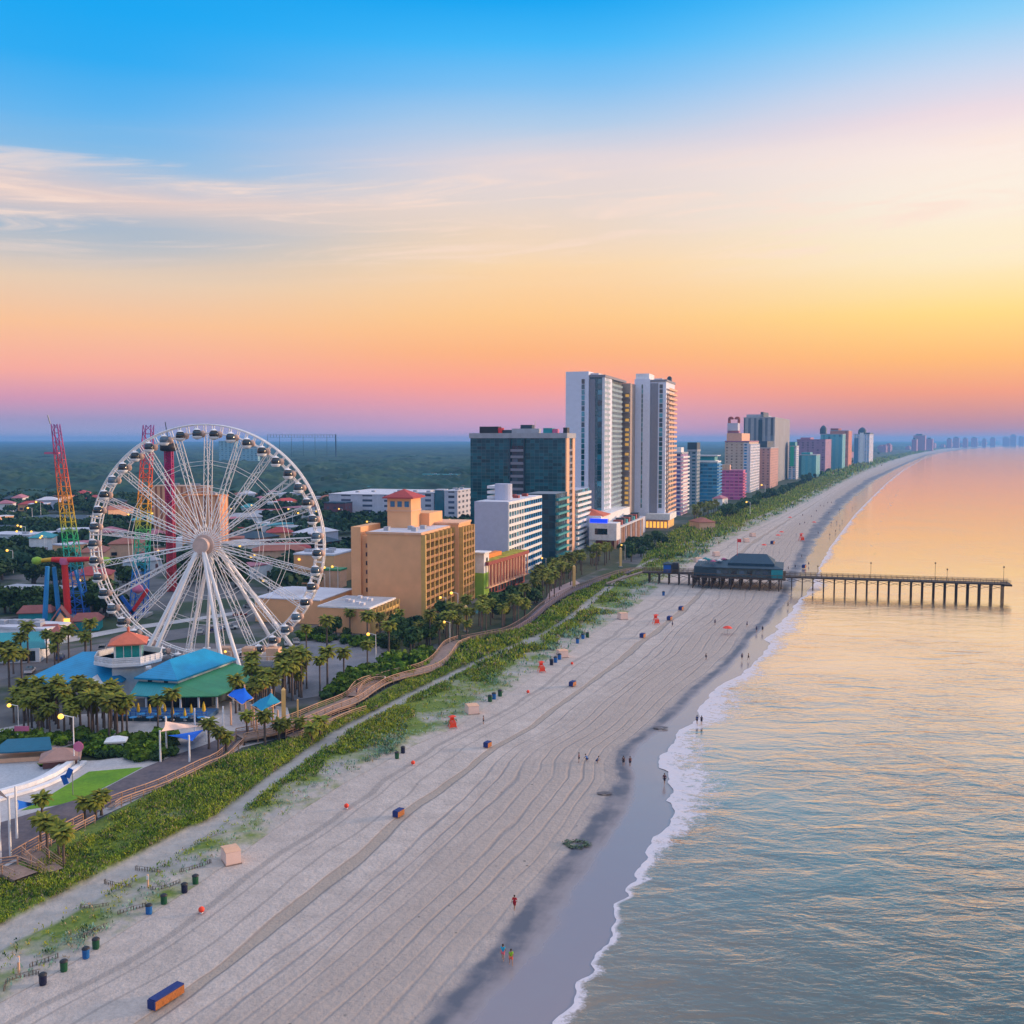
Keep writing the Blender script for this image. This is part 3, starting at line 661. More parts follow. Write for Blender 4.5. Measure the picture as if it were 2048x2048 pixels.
# low three storey annex of tan stucco
(c0, L, Wd, h, rz) = place(739, 283, 637, 790, 1216, 14.8, 5)
A = thing('annex_building', 'low tan three storey annex with grey flat roof beside the dark hedge', 'building', c0, rz)
Wd = max(Wd, 14)
MB().box(0, 0, 0, L, Wd, h - .4).build('wall', M['tan_stucco'], A)
MB().box(-.2, -.2, h - .4, L + .2, Wd + .2, h + .05).build('parapet', M['white_paint'], A)
MB().box(.3, .3, h + .05, L - .3, Wd - .3, h + .1).build('roof', M['roof_grey'], A)
fh = (h - .8) / 3
balcony_face(A, .8, L, 0, .4, 3, fh, 1.3, 'tan_dark', 'yellow_trim', 'yellow_trim', 7, railh=.9)
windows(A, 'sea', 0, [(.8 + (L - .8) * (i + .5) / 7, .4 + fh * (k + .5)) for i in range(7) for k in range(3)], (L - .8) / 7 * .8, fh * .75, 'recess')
for i in range(7): roof_box(A, 3 + 4 * i % (L - 5), 3 + (i * 5) % 9, 4.4 + 4 * i % (L - 5), 4.2 + (i * 5) % 9, h + .1, 'roof_white', hh=.7)
(c0, L, Wd, h, rz) = place(640, 298, 510, 700, 1202, 14.8, 5)
A = thing('hall_building', 'windowless tan hall with a pale domed roof behind the ferris wheel', 'building', c0, rz)
MB().box(0, 0, 0, 24, Wd, h).build('wall', M['tan_stucco'], A)
MB().box(-.2, -.2, h, 24.2, Wd + .2, h + .3).build('roof', M['roof_white'], A)
b = MB(); b.lathe((10, Wd - 6, h + .3), [(5, 0), (4.6, .8), (3.2, 1.6), (0.3, 2.0)], 16); b.build('dome', M['roof_white'], A)

# ------------------------------------------------------------------ colonnaded sea-front building with the lime tower
(c0, L, Wd, h, rz) = place(968, 350, 948, 1049, 1124, 20.5, 4)
A = thing('arcade_building', 'red colonnaded beach building with planted roof terrace and lime stair tower', 'building', c0, rz)
MB().box(0, 0, 0, L, 5, h - 1.2).build('wall', M['brown_red'], A)
MB().box(-.3, -1.8, h - 1.2, L + .3, 5.3, h).build('terrace_edge', M['brown_red'], A)
MB().box(.2, -1.4, h, L, 4.8, h + .15).build('planted_roof', mat('roof_garden', (0.34, 0.30, 0.02), 0.9, var=0.6, vs=0.4), A)
for i in range(14):
    x = 1 + (L - 2) * i / 13
    MB().box(x - .3, -1.7, 3.6, x + .3, -1.3, h - 1.2).build('column', M['peach'], A)
MB().box(-.2, -1.9, 3.2, L, .01, 3.6).build('gallery_floor', M['peach'], A)
windows(A, 'sea', 0, [(2.5 + (L - 2) * i / 13, 1.7) for i in range(13)], 1.8, 2.2, 'glass_dark')
b = MB(); b.box(4.2, 2.2, h + .15, L * .55, 4.7, h + 1.5); b.build('awning', M['orange_paint'], A)
MB().box(-1.5, -.6, 0, 3.2, 3.4, 8.6).build('lime_tower', M['lime'], A)
MB().box(-1.5, -.6, 8.6, 3.2, 3.4, 15.4).build('upper_tower', M['white_paint'], A)
MB().box(-2.2, -1.2, 15.4, 4.0, 4.2, 15.8).build('tower_roof', M['white_paint'], A)
windows(A, 'sea', -.6, [(1.2, 12.5)], 1.2, 2.4, 'glass_dark')

# ------------------------------------------------------------------ pale hotel with rows of blue glass
(c0, L, Wd, h, rz) = place(1016, 385, 949, 1081.5, 1004, 16, 15)
A = thing('hotel', 'pale lavender ten storey hotel with blank end wall and blue window bands', 'hotel', c0, rz)
MB().box(0, 0, 0, L, Wd, h).build('wall', M['lavender_wall'], A)
MB().box(.4, .4, h, L - .4, Wd - .4, h + .05).build('roof', M['roof_white'], A)
fh = h / 11
for k in range(11):
    b = MB(); b.box(0, -.5, k * fh + fh * .62, L, -0.0, (k + 1) * fh); b.build('spandrel', M['white_paint'], A)
cells = [((i + .5) * L / 14, k * fh + fh * .31) for i in range(14) for k in range(11)]
windows(A, 'sea', 0, cells, L / 14 * .86, fh * .58, 'glass_teal')
for i in range(15): MB().box(i * L / 14 - .3, -.42, 0, i * L / 14 + .3, 0.01, h - .05).build('mullion', M['white_paint' if i < 7 else 'sky_paint'], A)
b = MB(); b.lathe((13, Wd * .42, h), [(3.4, 0), (3.4, 6.3)], 20, smooth=False); b.build('roof_drum', M['lavender_wall'], A)
for k in range(3): MB().box(14, Wd * .6, h + .3 + k * 2, 24, Wd * .95, h + 1.4 + k * 2).build('roof_louvre', M['white_paint'], A)
for i, (x, y) in enumerate(((25, 3), (31, 6), (38, 3))): roof_box(A, x, y, x + 2.5, y + 2.2, h + .05, 'brown_red', hh=1.1)

# ------------------------------------------------------------------ dark glass hotel
curtain = gridmat('curtain_glass', (0.05, 0.12, 0.14), (0.010, 0.085, 0.105), 2.2, 1.55, 0.93, 0.9, grough=0.05, roof=(.3, .3, .34))
(c0, L, Wd, h, rz) = place(1133, 480, 941, 1150, 866, 16, 40)
A = thing('hotel', 'dark teal mirror glass hotel with pale parapet and rooftop plant', 'hotel', c0, rz)
MB().box(0.0, .6, 0, L, Wd, h - 2.4).build('glass_wall', curtain, A)
MB().box(-.5, -.3, h - 2.4, L + .4, Wd + .5, h).build('parapet', M['roof_grey'], A)
MB().box(-.05, 0, 0, 6, .6, h - 2.4).build('edge_pier', M['peach'], A)
MB().box(13, 0, 0, L, .6, h - 2.4).build('edge_pier', M['peach'], A)
fh = 3.05; nf = int((h - 3) / fh)
for k in range(nf): MB().box(6, .1, k * fh, 13, .6, k * fh + 1.1).build('spandrel', M['grey_wall'], A)
windows(A, 'sea', .6, [(9.5, k * fh + 2.1) for k in range(nf)], 6, 1.7, 'glass_dark')
yb0 = Wd * .435; yb1 = Wd * .57
for k in range(nf): 
    b = MB(); b.box(-1.3, yb0, k * fh - .15, 0, yb1, k * fh + .15, 0); b.box(-1.3, yb0, k * fh + .15, -1.2, yb1, k * fh + 1.1, 0); b.build('balcony', M['grey_wall'], A)
windows(A, 'end', 0, [(yb0 + (yb1 - yb0) * q, k * fh + 1.7) for k in range(nf) for q in (.27, .73)], (yb1 - yb0) * .42, 1.9, 'glass_dark', cap=80)
MB().box(-1.4, yb0 - .5, 0, 0, yb0, h - 2.4).build('edge_pier', M['slate'], A); MB().box(-1.4, yb1, 0, 0, yb1 + .5, h - 2.4).build('edge_pier', M['slate'], A)
for x, y0, y1, hh, mk in ((4, Wd * .73, Wd * .93, 3.2, 'black_paint'), (4, Wd * .70, Wd * .735, 2.6, 'red_paint'), (6, Wd * .60, Wd * .70, 1.6, 'slate'), (6, Wd * .32, Wd * .60, 2.2, 'roof_grey'), (8, Wd * .40, Wd * .52, 4.0, 'slate'), (4, Wd * .17, Wd * .26, 2.4, 'teal_roof'), (4, Wd * .12, Wd * .165, 2.0, 'pink_paint'), (3, Wd * .01, Wd * .05, 2.6, 'black_paint')):
    roof_box(A, x, y0, x + 5, y1, h, mk, 'roof_plant', hh)
b = MB(); b.tube((9, Wd * .37, h + 2), (9, Wd * .37, h + 6), .12, n=6); b.build('mast', M['steel'], A)
# lower glass block and striped wing
(c1, L1, W1, h1, rz1) = place(1111, 443, 1078, 1134, 988, 16, 15)
A = thing('glass_block', 'narrow unlit dark teal block in front of the mirror glass hotel', 'building', c1, rz1)
MB().box(0, 0, 0, L1, W1 + 6, h1).build('wall', gridmat('teal_panel', (0.008, 0.06, 0.085), (0.006, 0.05, 0.075), 3.0, 3.1, .9, .8, grough=.12, roof=(.2, .25, .3)), A)
fh = h1 / 10
for k in range(10): MB().box(1, -1.2, k * fh, L1, 0, k * fh + .9).build('balcony', M['teal_roof'], A)
windows(A, 'sea', 0, [(1 + (L1 - 1) * (i + .5) / 6, (k + .6) * fh) for i in range(6) for k in range(10)], (L1 - 1) / 6 * .7, fh * .5, 'glass_dark')
(c1, L1, W1, h1, rz1) = place(1151, 499, None, 1178, 981, 16, 15)
A = thing('hotel_wing', 'low white striped hotel wing between the mirror glass hotel and the podium', 'hotel', c1, rz1)
MB().box(0, 0, 0, L1, 14, h1).build('wall', M['lavender_wall'], A)
fh = h1 / 11
for k in range(11): MB().box(0, -1.2, k * fh, L1, 0, k * fh + 1.25).build('balcony', M['white_paint'], A)
windows(A, 'sea', 0, [((i + .5) * L1 / 9, (k + .7) * fh) for i in range(9) for k in range(11)], L1 / 9 * .8, fh * .55, 'glass_teal')

# ------------------------------------------------------------------ twin white towers
a17 = R(17)
(c0, _, W1, h1, rz) = place(1207, 560, 1131, None, None, 17, 45)
T = thing('apartment_tower', 'tall white twin apartment tower with teal windows and stepped roof', 'tower', c0, rz)
mm('tower_white', (.74, .78, .92), var=.05)
zs = zat(742, 560); zr = zat(754, 560)
fh = zr / 30
yA = W1 * .40
L1 = 62
MB().box(0, yA, 0, 22, W1, zs).build('end_slab', M['tower_white'], T)
windows(T, 'end', 0, [(yA + (W1 - yA) * .235, 14 + fh * k + fh * .5) for k in range(25)], 1.7, fh * .86, 'glass_teal', th=.16)
MB().box(1.6, 0, 0, 22, yA, zr).build('wall', M['tower_white'], T)
MB().box(1.2, yA * .60, 0, 1.6, yA * .99, zr - 1).build('grey_panel', M['grey_wall'], T)
windows(T, 'end', 1.6, [(yA * .30, 14 + fh * k + fh * .5) for k in range(25)], 2.3, fh * .88, 'glass_teal', th=.16)
MB().box(1.2, -.5, zr, L1 + 1, W1 + .2, zr + 1.4).build('parapet', M['grey_wall'], T)
# curved (faceted) seaward front of balconies: the face bows inland
segs = 4
for sI in range(segs):
    xa, xb = 1.6 + (L1 - 1.6) * sI / segs, 1.6 + (L1 - 1.6) * (sI + 1) / segs
    off = [0, 1.0, 1.6, 1.8][sI]
    MB().box(xa, off + 1.2, 0, xb, W1 * .9, zr).build('wall', mm('tower_teal', (.14, .25, .29), .6) if 'tower_teal' not in M else M['tower_teal'], T)
    for k in range(4, 30):
        z = k * fh
        MB().box(xa, off - .2, z - .18, xb, off + 1.2, z + .18).add([(xa, off - .2, z + .18), (xb, off - .2, z + .18), (xb, off - .2, z + 1.15), (xa, off - .2, z + 1.15), (xa, off - .12, z + .18), (xb, off - .12, z + .18), (xb, off - .12, z + 1.15), (xa, off - .12, z + 1.15)], [(0, 1, 2, 3), (7, 6, 5, 4), (3, 2, 6, 7)]).build('balcony', mm('glass_rail', (.26, .40, .46), .4) if 'glass_rail' not in M else M['glass_rail'], T)
    bays = 4
    windows(T, 'sea', off + 1.2, [(xa + (xb - xa) * (i + .5) / bays, (k + .55) * fh) for i in range(bays) for k in range(4, 29)], (xb - xa) / bays * .8, fh * .74, 'glass_teal', cap=12)
    for i in range(bays):
        MB().box(xa + (xb - xa) * i / bays - .2, off - .3, 3 * fh, xa + (xb - xa) * i / bays + .2, off + 1.25, zr).build('partition', M['white_paint'], T)
# recessed link with lit corridor ends
for k in range(4, 29): MB().box(L1 - .1, -2.4, k * fh - .15, L1 + 3, 1.6, k * fh + .15).build('landing', M['grey_wall'], T)
rr_ = random.Random(3)
for k in range(4, 28):
    if rr_.random() < .7: MB().box(L1 + 2.85, -1.8, k * fh + .7, L1 + 3, .4, k * fh + 2.3).build('lit_opening', M['pale_gold'], T)
# second block, set toward the sea
(c2, L2, W2, h2, _) = place(1330, 632, 1268, 1348, None, 17, 45)
ca, sa = math.cos(rz), math.sin(rz)
dx, dy = c2[0] - c0[0], c2[1] - c0[1]
ox, oy = dx * ca + dy * sa, -dx * sa + dy * ca            # corner of block two in the tower's own frame
z2 = zat(757, 632); z2r = zat(766, 650)
P = lambda x: ox + x
MB().box(L1 + 3, -2.6, 0, P(3), W1, zr).build('link_wall', mat('link_brown', (.42, .34, .30), .8), T)

MB().box(P(0), oy + W2 * .50, 0, P(30), max(oy + W2, -2.4), z2).build('end_slab', M['tower_white'], T)
windows(T, 'end', P(0), [(oy + W2 * .75, 12 + fh * k + fh * .5) for k in range(26)], .8, fh * .9, 'glass_teal', th=.12)
MB().box(P(1.5), oy, 0, P(L2), oy + W2 * .5, z2r).build('wall', M['tower_white'], T)
MB().box(P(1.1), oy + W2 * .25, 0, P(1.5), oy + W2 * .495, z2r - 1).build('grey_panel', M['grey_wall'], T)
windows(T, 'end', P(1.5), [(oy + W2 * .155, 12 + fh * k + fh * .5) for k in range(26)], 2.0, fh * .86, 'glass_teal', th=.12)
MB().box(P(1), oy - .5, z2r, P(L2 + .5), oy + W2 * .5, z2r + 1.3).build('parapet', M['grey_wall'], T)
MB().box(P(2), oy + W2 * .55, z2, P(22), max(oy + W2, -2.4) - .4, z2 + 3.4).build('penthouse', M['white_paint'], T)
MB().box(P(24), oy + W2 * .3, z2, P(L2), oy + W2 * .8, z2 + 1.6).build('penthouse', M['roof_white'], T)
MB().box(6, W1 * .2, zr + 1.4, 40, W1 * .8, zr + 2.6).build('penthouse', M['roof_white'], T)
for k in range(3, 30):
    z = k * fh
    if z > z2r - 1.5: break
    MB().box(P(4), oy - 1.8, z - .2, P(L2), oy, z + .2).box(P(4), oy - 1.8, z + .2, P(L2), oy - 1.7, z + 1.1).build('balcony', M['peach'], T)
windows(T, 'sea', oy, [(P(4 + (L2 - 4) * (i + .5) / 5), (k + .55) * fh) for i in range(5) for k in range(3, 28)], (L2 - 4) / 5 * .6, fh * .7, 'glass_dark', cap=20)
b = MB(); b.lathe((P(L2 - 3), oy + 3, z2r + 1.3), [(1.6, 0), (1.6, 3), (.6, 4)], 10); b.build('roof_tank', M['slate'], T)

# podium with shops in front of the towers
(c0, _, W3, h3, rz3) = place(1233, 507, 1178, None, 1047, 17, 8)
A = thing('podium_building', 'low white podium with terraces, shopfronts and a glowing blue roof sign', 'building', c0, rz3)
MB().box(0, 0, 4.2, 10, W3, h3).build('wall', M['white_paint'], A)
MB().box(0.6, W3 - 3, 0, 10, W3, 4.2).build('pier', M['white_paint'], A); MB().box(0.3, 0, 0, 1.3, 1.2, 4.2).build('pier', M['peach'], A)
MB().box(3, 1.2, 0, 10, W3 - 3, 4.2).build('shop_front', M['brown_red'], A)
windows(A, 'end', 0, [(W3 * .56, 8.6)], W3 * .46, 3.0, 'glass_dark', th=.05)
MB().box(10, 2.5, 0, 100, 26, 9.5).build('wall', M['lavender_wall'], A)
MB().box(9, .3, 9.5, 75, 26, 10.3).build('terrace', M['roof_white'], A)
MB().box(10, 10, 10.3, 90, 30, 15.5).build('upper_wall', M['white_paint'], A)
for i in range(14):
    x = 13 + i * 5
    MB().box(x, .3, 0, x + .8, 1.1, 9.5).build('column', M['peach' if i % 3 else 'white_paint'], A)
windows(A, 'sea', 2.5, [(15.9 + i * 5, z) for i in range(13) for z in (2.4, 6.8)], 3.6, 3.0, 'brown_red')
for i in range(9): MB().box(14 + i * 7, 1.5, 10.3, 18 + i * 7, 6, 12.2 + (i % 3) * .6).build('awning', M[['teal_roof', 'brown_red', 'slate'][i % 3]], A)
b = MB(); b.hip(12, 9, 30, 26, 15.5, 18.5, m=0); b.build('hipped_roof', M['roof_coral'], A)
MB().box(1.0, W3 * .35, h3, 2.0, W3 * .98, h3 + 2.0).build('roof_sign', M['blue_sign'], A)
(c0, Lg, Wg, hg, rzg) = place(1336, 625, 1292, 1350, None, 17, 5)
A = thing('lobby_building', 'golden lit curved lobby at the foot of the white towers', 'building', c0, rzg)
hg = zat(1040, 625)
for i in range(6):
    y = Wg * i / 6
    MB().box(-.2, y, 0, .4, y + .7, hg).build('column', M['peach'], A)
    MB().box(.4, y + .7, .4, .5, y + Wg / 6, hg - 1.2).build('lit_window', M['gold_light'], A)
MB().box(.5, 0, 0, 26, Wg, hg - .4).build('wall', M['peach'], A)
MB().box(-.8, -1.2, hg, 28, Wg, hg + 3.6).build('canopy', M['white_paint'], A)
for i in range(5): MB().box(2 + i * 5, -.1, .4, 5 + i * 5, 0, hg - 1).build('lit_window', M['pale_gold'], A)

# ------------------------------------------------------------------ hotels farther along the coast: each a thing with its own look
def far_block(name, label, uc, Dp, ul, ur, vt, azd, m, cat='hotel', roofm='roof_grey', pent=None, slabs=None, minL=10):
    (c0, L, Wd, h, rz) = place(uc, Dp, ul, ur, vt, azd, 15)
    L = max(L or 0, minL)
    A = thing(name, label, cat, c0, rz)
    MB().box(0, 0, 0, L, Wd, h).build('wall', m, A)
    MB().box(-.3, -.3, h, L + .3, Wd + .3, h + 1.2).build('parapet', M[roofm], A)
    if slabs:
        n, sm = slabs; f_ = h / n
        for k in range(1, n): MB().box(.5, -1.4, k * f_ - .2, L, 0, k * f_ + 1.0).build('balcony', M[sm], A)
        if len(slabs) == 2:
            pass
    if pent:
        for (fx0, fy0, fx1, fy1, hh, mk) in pent: MB().box(L * fx0, Wd * fy0, h + 1.2, L * fx1, Wd * fy1, h + 1.2 + hh).build('penthouse', M[mk], A)
    return A, L, Wd, h
g_pink = gridmat('pink_hotel_wall', (0.62, 0.33, 0.48), (0.10, 0.10, 0.28), 4.0, 3.0, .6, .6, slab=(0.8, 0.72, 0.74))
g_slate = gridmat('slate_hotel_wall', (0.26, 0.32, 0.38), (0.02, 0.10, 0.14), 5.0, 3.0, .55, .5)
g_blue = gridmat('blue_hotel_wall', (0.02, 0.26, 0.44), (0.012, 0.17, 0.34), 4.0, 3.1, .8, .6, slab=(0.16, 0.36, 0.50), grough=.35)
g_magenta = gridmat('magenta_hotel_wall', (0.72, 0.10, 0.30), (0.40, 0.06, 0.22), 4.0, 3.0, .7, .45, slab=(0.75, 0.25, 0.42), grough=.6)
g_cream = gridmat('cream_hotel_wall', (0.62, 0.46, 0.36), (0.32, 0.20, 0.14), 5.0, 3.0, .35, .5, grough=.6)
g_whiteb = gridmat('white_blue_hotel_wall', (0.68, 0.66, 0.74), (0.05, 0.22, 0.42), 5.5, 3.0, .5, .6)
g_rose = gridmat('rose_hotel_wall', (0.52, 0.29, 0.26), (0.22, 0.13, 0.15), 5.0, 3.0, .4, .5, grough=.6)
g_grey = gridmat('grey_tower_wall', (0.40, 0.40, 0.42), (0.10, 0.13, 0.17), 7.0, 60.0, .45, 1.1, grough=.4)
g_mauve = gridmat('mauve_tower_wall', (0.36, 0.20, 0.32), (0.22, 0.11, 0.20), 8.0, 4.0, .4, .6, grough=.6)
g_teal = gridmat('teal_tower_wall', (0.12, 0.40, 0.46), (0.04, 0.22, 0.28), 9.0, 60.0, .4, 1.1, grough=.5)
g_rust = gridmat('rust_tower_wall', (0.58, 0.20, 0.12), (0.40, 0.13, 0.09), 10.0, 4.0, .4, .6, grough=.7)
A, L, Wd, h = far_block('hotel', 'pink and white hotel with many balconies just past the white towers', 1362, 735, 1341, 1375, 908, 18, g_pink, pent=[(.1, .1, .5, .9, 3.5, 'white_paint')], slabs=(16, 'white_paint'))
A, L, Wd, h = far_block('hotel', 'slate grey slim hotel slab left of the blue hotel', 1393, 860, 1374, 1400, 902, 19, g_slate, pent=[(.0, .0, .9, 1., 6, 'slate')])
A, L, Wd, h = far_block('hotel', 'bright blue broad hotel with a pale top storey', 1434, 880, 1394, 1441, 925, 19, g_blue, roofm='white_paint', pent=[(.05, .15, .9, .98, 3.6, 'teal_roof'), (.0, .1, 1, 1, 0.5, 'white_paint')], slabs=(13, 'sky_paint'))
MB().box(0, 0, h + 5.4, L, Wd, h + 6.2).build('roof', M['roof_white'], A)
A, L, Wd, h = far_block('hotel', 'magenta pink mid rise hotel in front of the cream hotel', 1486, 930, 1443, 1490, 943, 20, g_magenta, roofm='pink_paint', slabs=(10, 'pink_paint'))
MB().box(.2, Wd * .62, 0, 6, Wd, h + 6).build('wing', M['peach'], A)
A, L, Wd, h = far_block('hotel', 'cream and white stepped hotel with a maroon cornice and arched cupola', 1497, 1060, 1449, 1516, 884, 20, g_cream, roofm='mauve', pent=[(.1, .35, .9, .98, 8, 'peach')])
MB().box(-.6, 0, 0, 0, Wd * .22, h - 1).build('blue_bay', g_whiteb, A)
MB().box(.5, -1.5, 0, L, 0, h - 2).build('side_bay', g_whiteb, A)
cx, cyy = L * .4, Wd * .82
MB().box(cx - 6, cyy - 6, h + 9, cx + 6, cyy + 6, h + 12).build('cupola_base', M['mauve'], A)
MB().box(cx - 7.5, cyy - 5, h + 12, cx + 7.5, cyy + 6, h + 20).build('cupola_drum', M['lavender_wall'], A)
for i in range(3):
    for j in (-1, 1):
        MB().box(cx - 5.4 + 5 * i, cyy + j * 5 - .7, h + 20, cx - 4.2 + 5 * i, cyy + j * 5 + .7, h + 24).build('cupola_column', M['brown_red'], A)
MB().lathe((cx, cyy - 3.4, h + 24), [(3.2, 0), (2.8, 1.8), (1.2, 3.0)], 10).build('cupola_arch', M['brown_red'], A)
MB().lathe((cx, cyy + 3.4, h + 24), [(3.2, 0), (2.8, 1.8), (1.2, 3.0)], 10).build('cupola_arch', M['brown_red'], A)
A, L, Wd, h = far_block('hotel', 'rose brown hotel with a dark teal mansard roof', 1540, 1150, 1516, 1556, 897, 20, g_rose, pent=[(.1, .35, .9, 1, 7, 'slate')])
A, L, Wd, h = far_block('tower', 'grey concrete twin apartment towers with a notched roof', 1548, 1300, 1486, 1578, 836, 21, g_grey, 'tower', pent=[(.1, .45, .6, .98, 4, 'roof_grey'), (.1, .43, .4, .52, 7, 'slate')])
MB().box(-1.5, Wd * .40, 0, 0, Wd * .52, h - 2).build('dark_bay', M['slate'], A)
A, L, Wd, h = far_block('hotel', 'narrow white hotel with a mint green centre strip', 1592, 1420, 1577, 1597, 893, 22, g_whiteb, pent=[(.1, .2, .9, 1, 5, 'teal_roof')])
MB().box(-1, Wd * .3, h * .4, 0, Wd * .8, h).build('mint_strip', mat('mint', (0.03, 0.5, 0.3)), A)
A, L, Wd, h = far_block('hotel', 'wide mauve hotel slab standing behind the low teal block', 1650, 1700, 1593, 1662, 880, 23, g_mauve, roofm='mauve', pent=[(.1, .55, .6, .9, 3, 'mauve')])
A, L, Wd, h = far_block('hotel', 'low teal block in front of the mauve hotel slab', 1632, 1500, 1597, 1640, 911, 23, g_teal, pent=[(.2, .4, .8, .9, 3, 'teal_roof')])
A, L, Wd, h = far_block('tower', 'pale teal apartment tower with a domed lift turret', 1684, 1800, 1640, 1690, 869, 23, g_teal, 'tower')
MB().lathe((8, Wd * .9, h + 1.2), [(6, 0), (6, 9), (3.5, 13), (1, 15)], 12).build('turret', M['slate'], A)
A, L, Wd, h = far_block('tower', 'rust orange apartment tower with a raised flat cap', 1696, 2000, 1659, 1703, 862, 24, g_rust, 'tower', pent=[(.0, .55, .8, .98, 4, 'brown_red')])
A, L, Wd, h = far_block('tower', 'white and blue apartment tower with a rounded crown', 1738, 2300, 1707, 1746, 869, 25, g_whiteb, 'tower', pent=[(.1, .0, .9, .3, 3, 'slate')])
MB().box(-2, Wd * .38, 0, 0, Wd * .62, h + 4).build('centre_bay', M['white_paint'], A)
MB().lathe((8, Wd * .5, h + 1.2), [(9, 0), (9, 8), (5, 13), (1, 15)], 12).build('crown', M['slate'], A)
MB().box(-1, Wd * .72, 0, 0, Wd * .97, h - 8).build('blue_bay', M['glass_blue'], A)
rs = random.Random(11)
for i, (u, Dp, w, v) in enumerate([(1838, 5000, 24, 871), (1858, 5200, 14, 878), (1828, 4700, 10, 879), (1898, 7000, 10, 878), (1912, 7300, 12, 875.5), (1930, 7600, 10, 877), (1948, 8000, 12, 876), (1968, 8400, 8, 878.5), (1985, 9000, 10, 876), (2012, 9800, 14, 875), (2026, 10000, 12, 870.5), (2042, 10500, 10, 874), (2056, 10500, 12, 876)]):
    nm = ['broad', 'slim', 'low', 'stepped'][i % 4]
    A, L, Wd, h = far_block('far_hotel', 'hazy grey hotel block on the distant curve of the shore', u + w / 2, Dp, u - w / 2, None, v, 28, M['mauve'], minL=40, pent=[(.2, .3, .7, .8, 6, 'slate')])
    A['group'] = 'hazy hotels on the distant point'
# ------------------------------------------------------------------ foliage
def leaf_mat(name, c1, c2, c3=None, rough=0.8, tint=True, vs=0.25):
    m = bpy.data.materials.new(name); m.use_nodes = True; t = m.node_tree; b = t.nodes['Principled BSDF']
    g = N(t, 'ShaderNodeNewGeometry'); oi = N(t, 'ShaderNodeObjectInfo')
    k = mapr(t, noise(t, g.outputs['Position'], vs, 4, 0.65), 0.32, 0.68)
    c = mixc(t, k, (*c1, 1), (*c2, 1))
    if c3: c = mixc(t, mapr(t, noise(t, g.outputs['Position'], 0.035, 3, 0.6), 0.45, 0.65), c, (*c3, 1))
    sc = N(t, 'ShaderNodeVectorMath', operation='SCALE'); t.links.new(c, sc.inputs[0]); t.links.new(mapr(t, oi.outputs['Random'], 0, 1, 0.7, 1.35), sc.inputs['Scale'])
    t.links.new(sc.outputs[0], b.inputs['Base Color']); b.inputs['Roughness'].default_value = rough
    b.inputs['Specular IOR Level'].default_value = 0.25
    return m
frond_green = leaf_mat('palm_frond', (0.075, 0.115, 0.012), (0.22, 0.21, 0.02), vs=0.6)
frond_dead = leaf_mat('dead_frond', (0.26, 0.13, 0.03), (0.42, 0.19, 0.05), vs=0.5)
bark = mat('palm_bark', (0.12, 0.09, 0.075), 0.95, var=0.25, vs=2)
leaf_a = leaf_mat('tree_leaf', (0.014, 0.05, 0.016), (0.06, 0.11, 0.02), vs=0.3)
leaf_b = leaf_mat('shrub_leaf', (0.03, 0.10, 0.008), (0.16, 0.24, 0.012), vs=0.4)
wood_m = mat('tree_bark', (0.10, 0.075, 0.06), 0.95, var=0.2, vs=2)

def palm_meshes(seed, ht=7.0, cr=2.5, nf=44):
    cr *= .90
    r = random.Random(seed)
    tb = MB(); bx, by = r.uniform(-.3, .3), r.uniform(-.3, .3)
    tb.lathe((0, 0, 0), [(.30, -.2), (.22, .6), (.19, ht * .5), (.20, ht - .9), (.30, ht - .5), (.22, ht)], 8)
    cb = MB()
    for i in range(nf):
        a = 2 * math.pi * (i * 0.618034) + r.uniform(-.2, .2)
        up = 1.15 - 2.0 * (i / nf) + r.uniform(-.12, .12)            # young fronds stand, old ones hang
        ln = cr * r.uniform(.85, 1.15) * (1 if up > -.5 else .72)
        d = Vector((math.cos(a), math.sin(a), 0)); side = Vector((-math.sin(a), math.cos(a), 0))
        p = Vector((0, 0, ht - .1)); ang = up; pts = []
        n = 4
        for k in range(n + 1):
            w = cr * [.05, .30, .40, .30, .03][k] * .55
            pts.append((p.copy(), w)); p = p + (d * math.cos(ang) + Vector((0, 0, 1)) * math.sin(ang)) * (ln / n); ang -= .38
        vs = []
        for q, w in pts: vs += [q + side * w - Vector((0, 0, w * .55)), q, q - side * w - Vector((0, 0, w * .55))]
        fs = []
        for k in range(n): fs += [(3 * k, 3 * k + 1, 3 * k + 4, 3 * k + 3), (3 * k + 1, 3 * k + 2, 3 * k + 5, 3 * k + 4)]
        cb.add(vs, fs, 1 if (up < -.45 and r.random() < .6) else 0)
    return tb, cb
PALMS = []
def palm_proto(seed, ht, cr, name='palm_tree'):
    tb, cb = palm_meshes(seed, ht, cr)
    root = thing(name, 'palm', 'palm tree', (0, 0, -500))
    tb.build('trunk', bark, root); cb.build('crown', [frond_green, frond_dead], root)
    return root
PROTO_P = [palm_proto(1, 6.5, 2.4), palm_proto(2, 7.5, 2.6), palm_proto(3, 5.2, 2.3), palm_proto(4, 8.5, 2.5), palm_proto(5, 3.2, 2.2)]
used = set()
def put(protos, k, loc, rz, label, group, scale=1.0):
    p = protos[k % len(protos)]
    return dup(p, loc, rz, label, group, scale)
